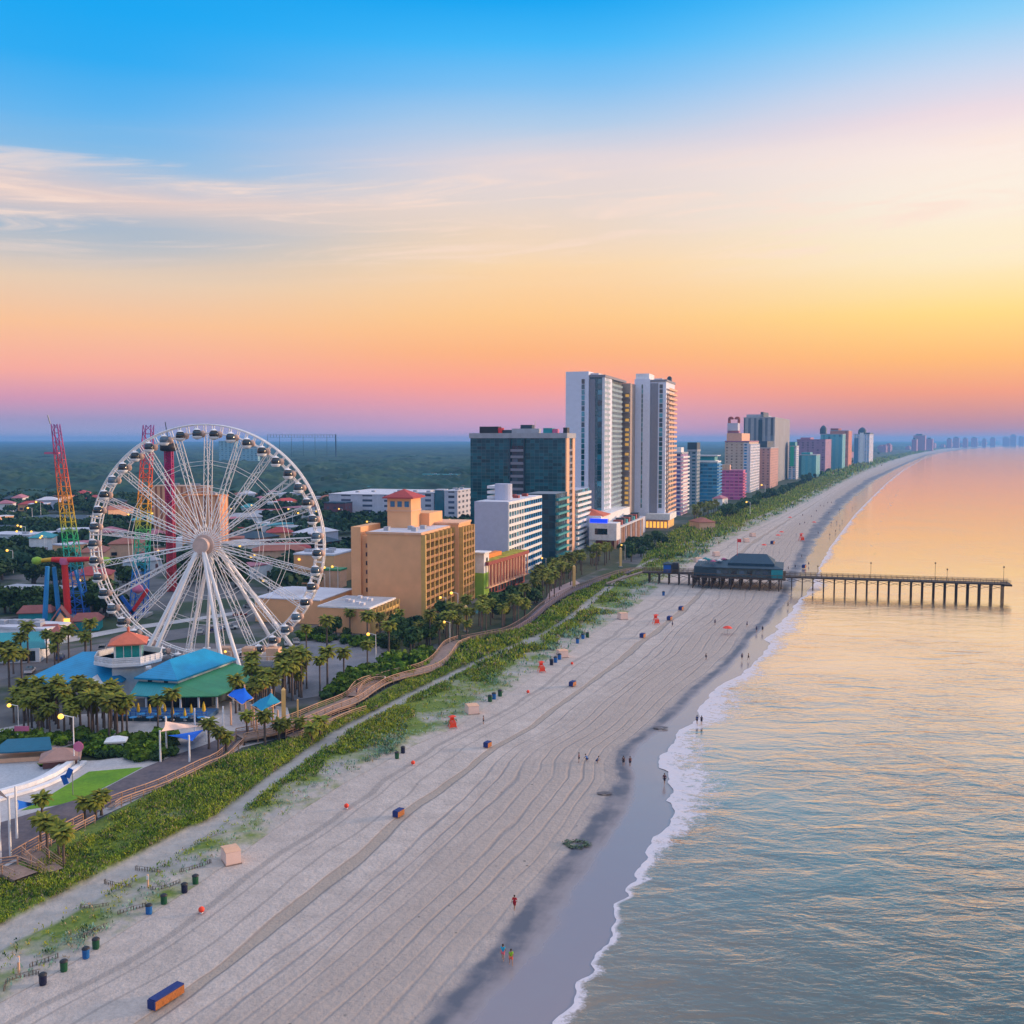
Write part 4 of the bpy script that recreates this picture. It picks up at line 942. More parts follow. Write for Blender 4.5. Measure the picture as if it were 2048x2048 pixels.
def tree_proto(seed, rx, rz_, ht, n=420, leaf=0.55, name='broadleaf_tree', lm=None, clumps=9, trunk_h=None):
    r = np.random.default_rng(seed)
    cc = r.normal(0, 1, (clumps, 3)); cc /= np.linalg.norm(cc, axis=1)[:, None]
    cc *= (r.uniform(.25, .62, clumps))[:, None]; cc[:, 2] *= .8
    which = r.integers(0, clumps, n); d = r.normal(0, 1, (n, 3)); d /= np.linalg.norm(d, axis=1)[:, None]
    rad = r.uniform(.28, .46, clumps)[which] * r.uniform(.82, 1.08, n)
    p = cc[which] + d * rad[:, None]
    p[:, 0] *= rx; p[:, 1] *= rx; p[:, 2] = p[:, 2] * rz_ + (trunk_h if trunk_h is not None else ht - rz_)
    nrm = d + r.normal(0, .45, (n, 3)); nrm /= np.linalg.norm(nrm, axis=1)[:, None]
    t1 = np.cross(nrm, r.normal(0, 1, (n, 3))); t1 /= np.linalg.norm(t1, axis=1)[:, None]; t2 = np.cross(nrm, t1)
    s = leaf * r.uniform(.6, 1.3, n)[:, None]
    V = np.stack([p - t1 * s - t2 * s * .5, p + t1 * s * .3 - t2 * s, p + t1 * s + t2 * s * .5, p - t1 * s * .3 + t2 * s], 1).reshape(-1, 3)
    Q = np.arange(n * 4).reshape(n, 4)
    root = thing(name, 'tree', 'tree', (0, 0, -500))
    npmesh('crown', V, Q, lm or leaf_a, parent=root)
    th = (trunk_h if trunk_h is not None else ht - rz_)
    b = MB(); b.tube((0, 0, -.2), (0, 0, th), rx * .09 + .05, rx * .05 + .03, 7)
    for c in cc[:5]: b.tube((0, 0, th * .7), (c[0] * rx * .9, c[1] * rx * .9, th + c[2] * rz_ * .9), rx * .04 + .02, .03, 5, cap=False)
    b.build('trunk', wood_m, root)
    return root
PROTO_T = [tree_proto(11, 5.0, 3.6, 8.0), tree_proto(12, 6.0, 4.0, 9.0, 520), tree_proto(13, 4.2, 3.6, 7.5, 360), tree_proto(14, 3.6, 4.6, 10.0, 380, clumps=7)]
PROTO_S = [tree_proto(21, 1.9, 1.3, 2.2, 260, .32, 'shrub', leaf_b, 7, .9), tree_proto(22, 2.6, 1.6, 2.8, 320, .36, 'shrub', leaf_b, 8, 1.1), tree_proto(23, 1.4, 1.1, 1.8, 200, .28, 'shrub', leaf_a, 6, .8)]
for p in PROTO_S: p['category'] = 'shrub'
jr = random.Random(5)
def palms_at(pts, label, group, kmin=0, kmax=4, sc=(.85, 1.15), z=0.0, kinds=None):
    """pts: image positions (2048 px) of the trunk foot"""
    for (u, v) in pts:
        loc = at(u, v, z); k = jr.choice(kinds) if kinds else jr.randint(kmin, kmax - 1)
        put(PROTO_P, k, loc, jr.uniform(0, 6.28), label, group, jr.uniform(*sc))
def jitter(region, n, seed=0, mind=2.2):
    """n foot positions inside an image polygon, spread out on the ground"""
    r = random.Random(seed); xs = [p[0] for p in region]; ys = [p[1] for p in region]; out = []; W_ = []
    def inside(x, y):
        c = False; j = len(region) - 1
        for i in range(len(region)):
            (xi, yi), (xj, yj) = region[i], region[j]
            if (yi > y) != (yj > y) and x < (xj - xi) * (y - yi) / (yj - yi) + xi: c = not c
            j = i
        return c
    tries = 0
    while len(out) < n and tries < n * 200:
        tries += 1; x, y = r.uniform(min(xs), max(xs)), r.uniform(min(ys), max(ys))
        if not inside(x, y): continue
        p = at(x, y)
        if any((p - q).length < mind for q in W_): continue
        W_.append(p); out.append((x, y))
    return out

# palms: the grove in front of the blue pavilion, and the others by where they stand
palms_at(jitter([(22, 1446), (60, 1420), (150, 1425), (235, 1440), (262, 1478), (190, 1484), (60, 1478)], 54, 1, 1.35), 'palmetto palm in the dense grove in front of the blue roofed pavilion', 'palms of the grove before the blue pavilion', sc=(.8, 1.0))
palms_at(jitter([(0, 1330), (95, 1318), (230, 1300), (255, 1290), (120, 1352), (0, 1400)], 9, 2, 5), 'street palm along the pavement behind the blue roofed pavilion', 'street palms behind the pavilion', sc=(.85, 1.1))
palms_at([(19, 1382), (43, 1345), (94, 1326), (138, 1320), (182, 1306)], 'tall street palm standing beside the pale path near the teal roof', 'street palms behind the pavilion', kinds=[1, 3])
palms_at(jitter([(465, 1420), (520, 1385), (600, 1360), (625, 1375), (560, 1420), (480, 1436)], 30, 3, 1.8), 'palmetto palm in the clump right of the green roof', 'palms right of the green roof', sc=(.85, 1.05))
palms_at([(688, 1366), (735, 1342), (654, 1300), (613, 1312), (778, 1326), (640, 1385), (655, 1372), (603, 1395), (585, 1400)], 'lone palmetto palm beside the curved car park', 'palms beside the curved car park', kinds=[0, 1, 3])
palms_at([(345, 1452), (316, 1456), (245, 1470)], 'palmetto palm beside the blue parasol terrace', 'palms by the parasol terrace', kinds=[0, 2])
palms_at([(192, 1638), (203, 1630), (170, 1640), (85, 1655)], 'stubby palm on the edge of the boardwalk by the lawn', 'palms on the boardwalk edge', kinds=[2, 4], sc=(.8, .95))
palms_at([(95, 1712), (118, 1722), (128, 1738), (82, 1700)], 'stubby palm beside the beach steps at the end of the railing', 'palms by the beach steps', kinds=[2, 4, 0], sc=(.8, .95))
palms_at([(437, 1512), (452, 1505), (418, 1498), (494, 1478), (530, 1488), (558, 1480), (572, 1474), (624, 1490), (640, 1478), (600, 1470)], 'short palm among the tall posts at the boardwalk bend', 'short palms at the boardwalk bend', kinds=[2, 4], sc=(.8, 1.1))
palms_at(jitter([(820, 1300), (880, 1262), (930, 1250), (1030, 1240), (1060, 1225), (1050, 1255), (985, 1270), (900, 1285)], 34, 4, 2.4), 'palmetto palm in the hedge of palms before the lime tower', 'palms between the hotels and the boardwalk', sc=(.8, 1.1))
palms_at(jitter([(1060, 1200), (1120, 1150), (1200, 1115), (1230, 1120), (1150, 1165), (1080, 1215)], 40, 5, 2.6), 'palmetto palm in the row at the foot of the dark glass hotel', 'palms at the foot of the glass hotel', sc=(.9, 1.2))
palms_at(jitter([(1375, 1050), (1420, 1040), (1440, 1025), (1400, 1030)], 22, 6, 4), 'palmetto palm in the row before the blue hotel', 'palms before the blue hotel', sc=(1.0, 1.3))
palms_at([(735, 1292), (700, 1268), (760, 1280), (800, 1262)], 'palm rising by the low tan annex', 'palms by the low annex', kinds=[0, 1])
# broad trees and big shrubs along the hotels
def trees_at(pts, protos, label, group, sc=(.8, 1.1), name=None):
    for (u, v) in pts:
        put(protos, jr.randint(0, len(protos) - 1), at(u, v), jr.uniform(0, 6.28), label, group, jr.uniform(*sc))
trees_at(jitter([(770, 1290), (850, 1250), (890, 1245), (880, 1275), (800, 1320), (780, 1310)], 13, 7, 3.5), PROTO_T, 'dark round tree in the clump below the tan hotel', 'trees below the tan hotel', (.6, .9))
trees_at(jitter([(960, 1230), (1080, 1190), (1090, 1205), (1000, 1245)], 10, 8, 4), PROTO_T, 'rounded green tree between the lime tower and the boardwalk', 'trees between the hotels and the boardwalk', (.7, 1.0))
trees_at(jitter([(1060, 1180), (1100, 1140), (1170, 1120), (1120, 1160)], 9, 9, 5), PROTO_T, 'leafy tree before the pale lavender hotel', 'trees before the lavender hotel', (.7, .95))
trees_at(jitter([(1240, 1108), (1320, 1078), (1330, 1090), (1260, 1125)], 14, 10, 5), PROTO_T, 'dark leafy tree below the shop podium', 'trees below the podium', (.7, 1.0))
trees_at([(655, 1275), (672, 1272), (640, 1278), (690, 1280), (780, 1240)], PROTO_T, 'dark tree against the windowless tan wall', 'trees against the tan annex', (.5, .7))
trees_at(jitter([(1460, 1030), (1560, 985), (1620, 955), (1700, 930), (1770, 905), (1700, 925), (1600, 975), (1500, 1020), (1440, 1048)], 60, 12, 7), PROTO_T, 'dark coastal tree in the belt between the far hotels and the dunes', 'tree belt before the far hotels', (.9, 1.3))
# ------ hedges and ornamental shrubs
trees_at(jitter([(0, 1480), (150, 1476), (350, 1478), (360, 1520), (200, 1520), (140, 1495), (0, 1492)], 55, 13, 1.5), PROTO_S, 'dark clipped shrub in the bed below the palm grove', 'shrubs in the beds below the grove', (.8, 1.2))
trees_at([(160, 1512), (175, 1508), (190, 1506), (264, 1494), (200, 1510)], PROTO_S[:2], 'bright green rounded shrub beside the curving path', 'shrubs beside the curving path', (.8, 1.1))
trees_at(jitter([(710, 1350), (800, 1320), (850, 1310), (838, 1335), (760, 1372), (690, 1390), (640, 1400), (680, 1372)], 42, 14, 2.2), PROTO_S, 'bushy shrub on the bank between the car park and the boardwalk', 'shrubs on the boardwalk bank', (1.0, 1.5))
trees_at(jitter([(590, 1268), (790, 1290), (800, 1300), (740, 1296), (600, 1278)], 22, 15, 2.2), PROTO_S, 'dark hedge shrub along the far edge of the curved car park', 'hedge along the car park', (.9, 1.2))
trees_at([(568, 1328), (587, 1329), (604, 1330)], PROTO_S[2:], 'small clipped shrub in a row on the car park island', 'shrubs on the car park island', (.9, 1.1))

# town trees: single crowns as far as they can be told apart, then the wood as one mass
tr_ = random.Random(77)
HOUSE_ZONES = []
def clear_of(x, y, m=0):
    for (hx, hy, hr) in HOUSE_ZONES:
        if (x - hx) ** 2 + (y - hy) ** 2 < (hr + m) ** 2: return False
    return True
# ------------------------------------------------------------------ the observation wheel
WY = 250.0; WX = xat(414, WY, 29); WZ = zat(1088, WY)
RO, RI = 29.2, 27.2
yaw = R(-4)
wheel = thing('ferris_wheel', 'giant white observation wheel with round dark gondolas on splayed white legs', 'ferris wheel', (WX, WY, 0), yaw)
wm = M['white_metal']
def ringpt(r, a, y): return (r * math.sin(a), y, WZ + r * math.cos(a))
hw = 0.75
NS = 42
for nm, r_, tr in (('outer_rim', RO, .20), ('inner_rim', RI, .17)):
    b = MB()
    for y in (-hw, hw):
        n = 126
        for i in range(n): b.tube(ringpt(r_, 2 * math.pi * i / n, y), ringpt(r_, 2 * math.pi * (i + 1) / n, y), tr, n=6, cap=False)
    for i in range(NS):
        a = 2 * math.pi * (i + .5) / NS
        b.tube(ringpt(r_, a, -hw), ringpt(r_, a, hw), .1, n=5)
    b.build(nm, wm, wheel)
b = MB()
for i in range(NS * 2):
    a = 2 * math.pi * i / (NS * 2)
    for y in (-hw, hw): b.tube(ringpt(RI, a, y), ringpt(RO, a, y), .13, n=5)
b.build('rim_rung', wm, wheel)
tag(wheel.children[-1], kind='stuff')
NSP = 21
off_a = R(2.0)
for i in range(NSP):
    a = off_a + 2 * math.pi * i / NSP
    b = MB()
    ca_, sa_ = math.cos(a), math.sin(a)
    def pt(r, side, y): return (r * sa_ + side * ca_, y, WZ + r * ca_ - side * sa_)
    for sd_ in (-1, 1):
        for yy in (-1, 1):
            b.tube(pt(2.2, sd_ * .22, yy * 2.2), pt(RI, sd_ * .75, yy * hw), .115, .10, n=5, cap=False)
    m_ = 16
    for k in range(m_):
        r0 = 2.2 + (RI - 2.2) * k / m_; r1 = 2.2 + (RI - 2.2) * (k + 1) / m_
        f0, f1 = k / m_, (k + 1) / m_
        w0_, w1_ = .22 + .53 * f0, .22 + .53 * f1; y0_, y1_ = 2.2 + (hw - 2.2) * f0, 2.2 + (hw - 2.2) * f1
        s_ = 1 if k % 2 else -1
        for yy in (-1, 1): b.tube(pt(r0, s_ * w0_, yy * y0_), pt(r1, -s_ * w1_, yy * y1_), .05, n=4, cap=False)
    b.build('spoke', wm, wheel)
# light cable rings on the rear side
for nm, r_ in (('cable_ring', 20.5), ('cable_ring', 14.0)):
    b = MB(); n = 21
    for q in (0, 1.0):
        for i in range(n): b.tube(ringpt(r_ - q, off_a + 2 * math.pi * i / n, .9), ringpt(r_ - q, off_a + 2 * math.pi * (i + 1) / n, .9), .06, n=4, cap=False)
    b.build(nm, wm, wheel)
b = MB(); b.tube((0, -4.2, WZ), (0, 4.2, WZ), 1.1, n=20); b.tube((0, -4.6, WZ), (0, -3.2, WZ), 1.9, n=24); b.tube((0, 3.2, WZ), (0, 4.6, WZ), 1.9, n=24)
b.tube((0, -2.4, WZ), (0, -2.0, WZ), 2.5, n=28); b.tube((0, 2.0, WZ), (0, 2.4, WZ), 2.5, n=28)
b.build('hub', M['peach'] if False else mat('hub_paint', (0.72, 0.52, 0.44), 0.5), wheel)
# splayed legs, front then rear
for s, feet in ((-1, ((-14.0, -9.0), (-11.0, -11.0), (7.6, -11.5), (11.0, -9.5))), (1, ((-9.0, 9.5), (-5.0, 11.5), (14.0, 11.0), (19.5, 9.0)))):
    for k, (fx, fy) in enumerate(feet):
        b = MB(); b.tube((fx * .04, s * 3.9, WZ - .3), (fx, fy, -.1), .40, .50, n=12); b.tube((fx, fy, -.1), (fx, fy, .5), 1.0, n=12)
        b.build('support_leg', wm, wheel)
b = MB(); b.box(-7, -6.5, .0, 22, 7, 1.2, 0); b.build('boarding_deck', M['concrete'], wheel)
b = MB()
for x in range(-7, 23, 2): b.tube((x, -6.4, 1.2), (x, -6.4, 2.3), .05, n=4)
b.box(-7, -6.45, 2.25, 22, -6.38, 2.33)
b.build('deck_railing', wm, wheel)
for x in (4, 10, 16): MB().box(x, -5.4, 1.2, x + 3, -2.5, 4.0).build('ticket_booth', M['peach'], wheel)
# gondolas: glass pods hung outside the rim on short arms
def gondola(a, k):
    c = ringpt((RO + RI) / 2 + .3, a, 0); c = (c[0], 0, c[2])
    pz = c[2]
    shell = MB(); shell.lathe((c[0], 0, pz - .25), [(.15, -1.25), (.75, -1.05), (1.12, -.5), (1.2, 0), (1.1, .55), (.8, 1.0), (.2, 1.25)], 14)
    # keep pods clear of the rim plane: they sit in front of it
    return shell
GY = -2.15
gmesh = MB(); gmesh.lathe((0, 0, 0), [(.15, -1.3), (.8, -1.1), (1.0, -.5), (1.12, 0), (1.04, .5), (.75, .95), (.2, 1.15)], 14)
gd = gmesh.build('gondola', M['glass_dark']); gdata = gd.data; bpy.data.objects.remove(gd)
cap_ = MB(); cap_.lathe((0, 0, 0), [(.82, -1.16), (1.24, -.62), (1.22, -.5), (.8, -1.0)], 14); cap_.tube((0, 0, 1.1), (0, .5, 1.6), .12, n=6); cap_.box(-.12, .9, -.6, .12, 1.6, .9); cap_.tube((0, 1.2, 0), (0, 2.0, 0), .22, n=8)
cap_.lathe((0, 0, 0), [(.9, 1.02), (.3, 1.36), (.05, 1.4)], 14)
cp = cap_.build('gondola_frame', wm); cdata = cp.data; bpy.data.objects.remove(cp)
pod = MB().lathe((0, 0, 0), [(.1, -.85), (.62, -.6), (.82, 0), (.62, .6), (.1, .85)], 12)
pd = pod.build('pod_back', mat('pod_shell', (0.60, 0.40, 0.32), 0.5)); pdata = pd.data; bpy.data.objects.remove(pd)
for i in range(NS):
    a = off_a + 2 * math.pi * (i + .5) / NS
    x, _, z = ringpt(RO - 1.3, a, 0)
    g_ = bpy.data.objects.new('gondola', gdata); COL.objects.link(g_); g_.parent = wheel; g_.location = (x, GY, z - 1.0)
    f_ = bpy.data.objects.new('gondola_frame', cdata); COL.objects.link(f_); f_.parent = g_
    p_ = bpy.data.objects.new('rear_shell', pdata); COL.objects.link(p_); p_.parent = g_; p_.location = (.9, 1.25, 0)

# ------------------------------------------------------------------ lattice ride towers
def rainbow(name, z0, z1, stops_):
    m = bpy.data.materials.new(name); m.use_nodes = True; t = m.node_tree; b = t.nodes['Principled BSDF']
    g = N(t, 'ShaderNodeTexCoord'); s = N(t, 'ShaderNodeSeparateXYZ'); t.links.new(g.outputs['Object'], s.inputs[0])
    f = mapr(t, s.outputs[2], z0, z1)
    c = ramp(t, f, stops_, 'EASE'); t.links.new(c, b.inputs['Base Color']); b.inputs['Roughness'].default_value = 0.45
    return m
rb = rainbow('rainbow_paint', 0, 60, [(0.0, (0.01, .12, .62)), (.20, (0.01, .20, .66)), (.30, (0.01, .42, .40)), (.42, (.01, .50, .16)), (.50, (.65, .50, .02)), (.62, (.85, .30, .01)), (.74, (.80, .08, .03)), (.86, (.50, .02, .14)), (1.0, (.22, .05, .30))])
def lattice(parent, p0, p1, w0, w1, n, rt, name, m, bt=None):
    """four-legged lattice mast as one mesh"""
    b = MB(); p0, p1 = Vector(p0), Vector(p1); bt = bt or rt * .55
    def c(k, i):
        f = k / n; p = p0.lerp(p1, f); w = (w0 + (w1 - w0) * f) / 2
        return p + Vector(((-w, -w, 0), (w, -w, 0), (w, w, 0), (-w, w, 0))[i])
    for i in range(4): b.tube(c(0, i), c(n, i), rt, rt * .8, n=6)
    for k in range(n):
        for i in range(4):
            j = (i + 1) % 4
            if k % 2: b.tube(c(k, i), c(k + 1, j), bt, n=4, cap=False)
            else: b.tube(c(k, j), c(k + 1, i), bt, n=4, cap=False)
            if k: b.tube(c(k, i), c(k, j), bt, n=4, cap=False)
    return b.build(name, m, parent)
def mast_from(label, ub, vb, ut, vt, w0, w1, col, cat='ride tower', name='slingshot_tower', n=22, D0=None):
    base = at(ub, vb) if D0 is None else Vector((xat(ub, D0), D0, 0))
    ht = zat(vt, base.y); tx = xat(ut, base.y, ht)
    T_ = thing(name, label, cat, base)
    lattice(T_, (0, 0, 0), (tx - base.x, 0, ht), w0, w1, n, .19, 'lattice_mast', col)
    MB().box(-w0 * .8, -w0 * .8, 0, w0 * .8, w0 * .8, .8).build('footing', M['concrete'], T_)
    return T_, Vector((tx - base.x, 0, ht))
T_, tp = mast_from('rainbow lattice ride tower leaning left beside the red pendulum ride', 161, 1237, 111, 848, 4.4, 1.8, rb)
MB().tube(tp + Vector((-1.2, -.8, 0)), tp + Vector((-1.9, -.8, 2.6)), .18, n=6).build('tip_post', M['steel'], T_)
b = MB(); b.box(tp.x - 3.4, -.6, tp.z - 9, tp.x + .8, .6, tp.z - 8.4); b.build('crossbar', M['pink_paint'], T_)
T_, tp = mast_from('rainbow lattice ride tower leaning right seen through the wheel', 277, 1232, 297, 850, 4.2, 2.4, rb)
for s in (-1, 1): MB().rbox((0 + s * 1.5, -3, 4 + s), (1.0, .8, 9), 0, 0, R(35 * s)).build('launch_frame', M[['blue_paint', 'red_paint'][s > 0]], T_)
MB().lathe((1.5, -4, 9), [(.3, -1.4), (1.5, -.8), (1.7, 0), (1.3, 1), (.3, 1.5)], 12).build('launch_capsule', M['pink_paint'], T_)
crim = rainbow('crimson_paint', 0, 58, [(0, (.55, .04, .05)), (.4, (.50, .03, .08)), (.7, (.45, .01, .14)), (1, (.40, .01, .14))])
DY = 365.0; Tp = thing('drop_tower', 'crimson drop tower with a dark seat ring at its top behind the wheel', 'ride tower', (xat(344, DY), DY, 0))
htp = zat(880, DY)
lattice(Tp, (0, 0, 0), (0, 0, htp), 2.2, 2.2, 30, .32, 'lattice_mast', crim, .16)
MB().box(-.75, -.75, 0, .75, .75, htp).build('mast_core', crim, Tp)
MB().box(-1.6, -1.6, htp, 1.6, 1.6, htp + 1.2).build('cap', M['slate'], Tp); MB().lathe((0, 0, htp - 4), [(2.2, 0), (3.0, .4), (3.0, 2.4), (2.0, 3)], 14).build('seat_ring', M['black_paint'], Tp)
b = MB(); b.tube((-.3, 0, htp + 1.2), (-1.0, 0, zat(844, DY)), .16, n=6); b.tube((1.0, 0, htp + 1.2), (.2, 0, htp + 3.4), .12, n=5); b.build('flag_mast', M['slate'], Tp)

# pendulum ride
PY = 303.0; PR = thing('pendulum_ride', 'red and blue pendulum ride with a yellow tipped cross arm', 'ride', (xat(128, PY), PY, 0))
def rel(u, v, y): z = zat(v, y); return Vector((xat(u, y, z) - PR.location.x, y - PY, z))
zt = zat(1128, PY)
b = MB(); b.tube(rel(136, 1228, PY), rel(129, 1128, PY), 1.0, .9, 12); b.build('red_column', M['red_paint'], PR)
b = MB(); b.lathe(rel(129, 1122, PY), [(1.3, -1), (1.5, 0), (1.2, 1)], 12); b.build('pivot', M['pink_paint'], PR)
b = MB(); b.tube(rel(104, 1119, PY), rel(129, 1120, PY), .75, .9, 10); b.tube(rel(129, 1120, PY), rel(180, 1118, PY), .9, .7, 10); b.build('cross_arm', M['red_paint'], PR)
b = MB(); b.tube(rel(82, 1121, PY), rel(104, 1119, PY), .55, .7, 10); b.build('arm_end', M['yellow_paint'], PR)
b = MB(); b.tube(rel(180, 1118, PY), rel(200, 1118, PY), .7, .55, 10); b.build('arm_end', M['yellow_paint'], PR)
for q in (74, 211): 
    b = MB(); b.lathe(rel(q, 1121, PY), [(.3, -1.3), (1.3, -.8), (1.6, 0), (1.2, .8), (.3, 1.1)], 10); b.build('seat_pod', M['lime'], PR)
for (u0, v0, u1, v1, yy, r_) in ((95, 1133, 89, 1262, 292, .75), (108, 1134, 119, 1240, 306, .75), (150, 1140, 176, 1236, 318, .6)):
    b = MB(); p1 = rel(u1, v1, yy); p1.z = -.1; b.tube(rel(u0, v0, yy), p1, r_ * .8, r_, 10); b.build('blue_leg', M['sky_paint'], PR)
# ------------------------------------------------------------------ paved and planted ground near the wheel (thin sheets, each a little higher)
def poly_sheet(name, pts, z, m, kind='structure'):
    w = [at(u, v, z) for u, v in pts]
    me = bpy.data.meshes.new(name); me.from_pydata([tuple(p) for p in w], [], [tuple(range(len(w)))]); me.materials.append(m)
    o = bpy.data.objects.new(name, me); COL.objects.link(o); tag(o, kind=kind); return o
def gmat(name, c1, c2, s1=0.15, s2=2.0, rough=.9, amt=.15, bump=0):
    m = bpy.data.materials.new(name); m.use_nodes = True; t = m.node_tree; b = t.nodes['Principled BSDF']
    g = N(t, 'ShaderNodeNewGeometry'); p = g.outputs['Position']
    c = mixc(t, mapr(t, noise(t, p, s1, 5, .6), .35, .65), (*c1, 1), (*c2, 1))
    sc = N(t, 'ShaderNodeVectorMath', operation='SCALE'); t.links.new(c, sc.inputs[0]); t.links.new(mapr(t, noise(t, p, s2, 3, .7), .3, .7, 1 - amt, 1 + amt), sc.inputs['Scale'])
    t.links.new(sc.outputs[0], b.inputs['Base Color']); b.inputs['Roughness'].default_value = rough
    return m
G_conc = gmat('pale_paving', (.42, .40, .40), (.52, .50, .50)); G_lawn = gmat('lawn_grass', (.08, .22, .004), (.16, .32, .006), .12, 1.5, amt=.2); G_asph = gmat('asphalt', (.17, .17, .19), (.24, .235, .255)); G_deck = gmat('dark_planking', (.10, .085, .10), (.16, .125, .13), .3, 1.2)
G_road = gmat('road_asphalt', (.12, .115, .125), (.17, .16, .165)); G_pink = gmat('pink_paving', (.42, .30, .30), (.52, .38, .36)); G_court = gmat('court_paving', (.40, .42, .45), (.50, .51, .54)); G_bed = gmat('planting_bed', (.03, .045, .02), (.07, .08, .03), .3, 2, amt=.3)
G_shrubground = gmat('bank_grass', (.04, .09, .012), (.12, .15, .02), .2, 1.2, amt=.35)
poly_sheet('plaza', [(-60, 1470), (130, 1430), (340, 1420), (470, 1400), (575, 1415), (590, 1470), (484, 1495), (434, 1526), (317, 1580), (166, 1650), (0, 1740), (-60, 1765)], -.03, G_conc)
poly_sheet('car_park', [(520, 1370), (560, 1300), (600, 1283), (700, 1280), (760, 1290), (790, 1305), (795, 1322), (760, 1345), (700, 1372), (650, 1390), (590, 1400)], -.03, G_asph)
poly_sheet('wheel_yard', [(230, 1390), (230, 1310), (330, 1285), (560, 1290), (540, 1372), (470, 1400), (350, 1420)], -.04, G_road)
poly_sheet('street', [(-60, 1335), (40, 1318), (150, 1296), (260, 1276), (330, 1262), (480, 1240), (480, 1256), (330, 1283), (220, 1308), (100, 1335), (0, 1360), (-60, 1378)], -.035, G_road)
poly_sheet('street', [(-60, 1300), (60, 1288), (250, 1254), (480, 1222), (480, 1228), (250, 1262), (60, 1300), (-60, 1320)], -.03, G_conc)
poly_sheet('hotel_yard', [(760, 1290), (842, 1240), (905, 1215), (960, 1205), (1050, 1170), (1110, 1140), (1180, 1105), (1240, 1090), (1290, 1100), (1240, 1122), (1150, 1160), (1060, 1215), (990, 1250), (900, 1278), (800, 1312)], -.04, G_bed)
poly_sheet('terrace', [(1085, 1215), (1100, 1180), (1150, 1160), (1160, 1166), (1110, 1195), (1098, 1218)], -.02, G_pink)
poly_sheet('pool_water', [(930, 1222), (955, 1216), (975, 1220), (950, 1228)], -.01, M['glass_blue'])
poly_sheet('bank', [(600, 1440), (640, 1400), (690, 1378), (760, 1345), (800, 1318), (870, 1302), (960, 1270), (1010, 1262), (990, 1276), (905, 1290), (880, 1322), (800, 1352), (735, 1376), (650, 1422), (600, 1445)], -.015, G_shrubground)
poly_sheet('lawn', [(42, 1621), (100, 1590), (178, 1543), (286, 1534), (232, 1563), (186, 1586), (139, 1606), (97, 1613)], .0, G_lawn)
poly_sheet('lawn', [(-60, 1480), (0, 1478), (90, 1478), (118, 1492), (60, 1494), (0, 1490), (-60, 1490)], .0, G_lawn)
poly_sheet('lawn', [(110, 1500), (150, 1488), (260, 1470), (350, 1468), (362, 1490), (260, 1512), (200, 1520), (150, 1522)], -.004, G_bed)
poly_sheet('lawn', [(-60, 1502), (0, 1502), (36, 1503), (0, 1517), (-60, 1520)], .0, G_lawn)
poly_sheet('lawn', [(74, 1526), (98, 1518), (106, 1532), (80, 1534)], .0, G_lawn)
poly_sheet('path', [(-60, 1490), (0, 1491), (90, 1494), (150, 1482), (160, 1484), (96, 1502), (40, 1503), (-60, 1500)], .004, G_pink)
poly_sheet('court', [(-60, 1528), (60, 1528), (140, 1534), (130, 1548), (60, 1572), (0, 1584), (-60, 1590)], .0, G_court)
poly_sheet('promenade', [(-60, 1668), (0, 1645), (97, 1616), (186, 1589), (286, 1536), (348, 1511), (414, 1488), (470, 1462), (590, 1452), (600, 1462), (560, 1478), (484, 1486), (434, 1518), (317, 1573), (221, 1608), (166, 1643), (77, 1689), (23, 1720), (-60, 1765)], .05, G_deck)

# ------------------------------------------------------------------ railings, boardwalk
def polyline(pts, z=0.0, step=2.0):
    w = [at(u, v, z) for u, v in pts]
    # Catmull-Rom
    out = []
    for i in range(len(w) - 1):
        p0, p1, p2, p3 = w[max(i - 1, 0)], w[i], w[i + 1], w[min(i + 2, len(w) - 1)]
        n = max(1, int((p2 - p1).length / step))
        for k in range(n):
            t = k / n
            out.append(0.5 * ((2 * p1) + (-p0 + p2) * t + (2 * p0 - 5 * p1 + 4 * p2 - p3) * t * t + (-p0 + 3 * p1 - 3 * p2 + p3) * t ** 3))
    out.append(w[-1]); return out
def offset_line(pl, d):
    o = []
    for i, p in enumerate(pl):
        a = pl[max(i - 1, 0)]; b = pl[min(i + 1, len(pl) - 1)]; t = (b - a); t.z = 0; t.normalize()
        o.append(p + Vector((t.y, -t.x, 0)) * d)
    return o
def rail_mb(pl, zb, h=1.1, nr=3):
    b = MB()
    for i in range(len(pl) - 1):
        p, q = pl[i], pl[i + 1]
        b.box(p.x - .07, p.y - .07, zb - .9, p.x + .07, p.y + .07, zb + h)
        for k in range(nr):
            z = zb + h * (.35 + .65 * k / (nr - 1)); w = .09 if k == nr - 1 else .05
            b.tube(Vector((p.x, p.y, z)), Vector((q.x, q.y, z)), w, n=4, cap=False)
    return b
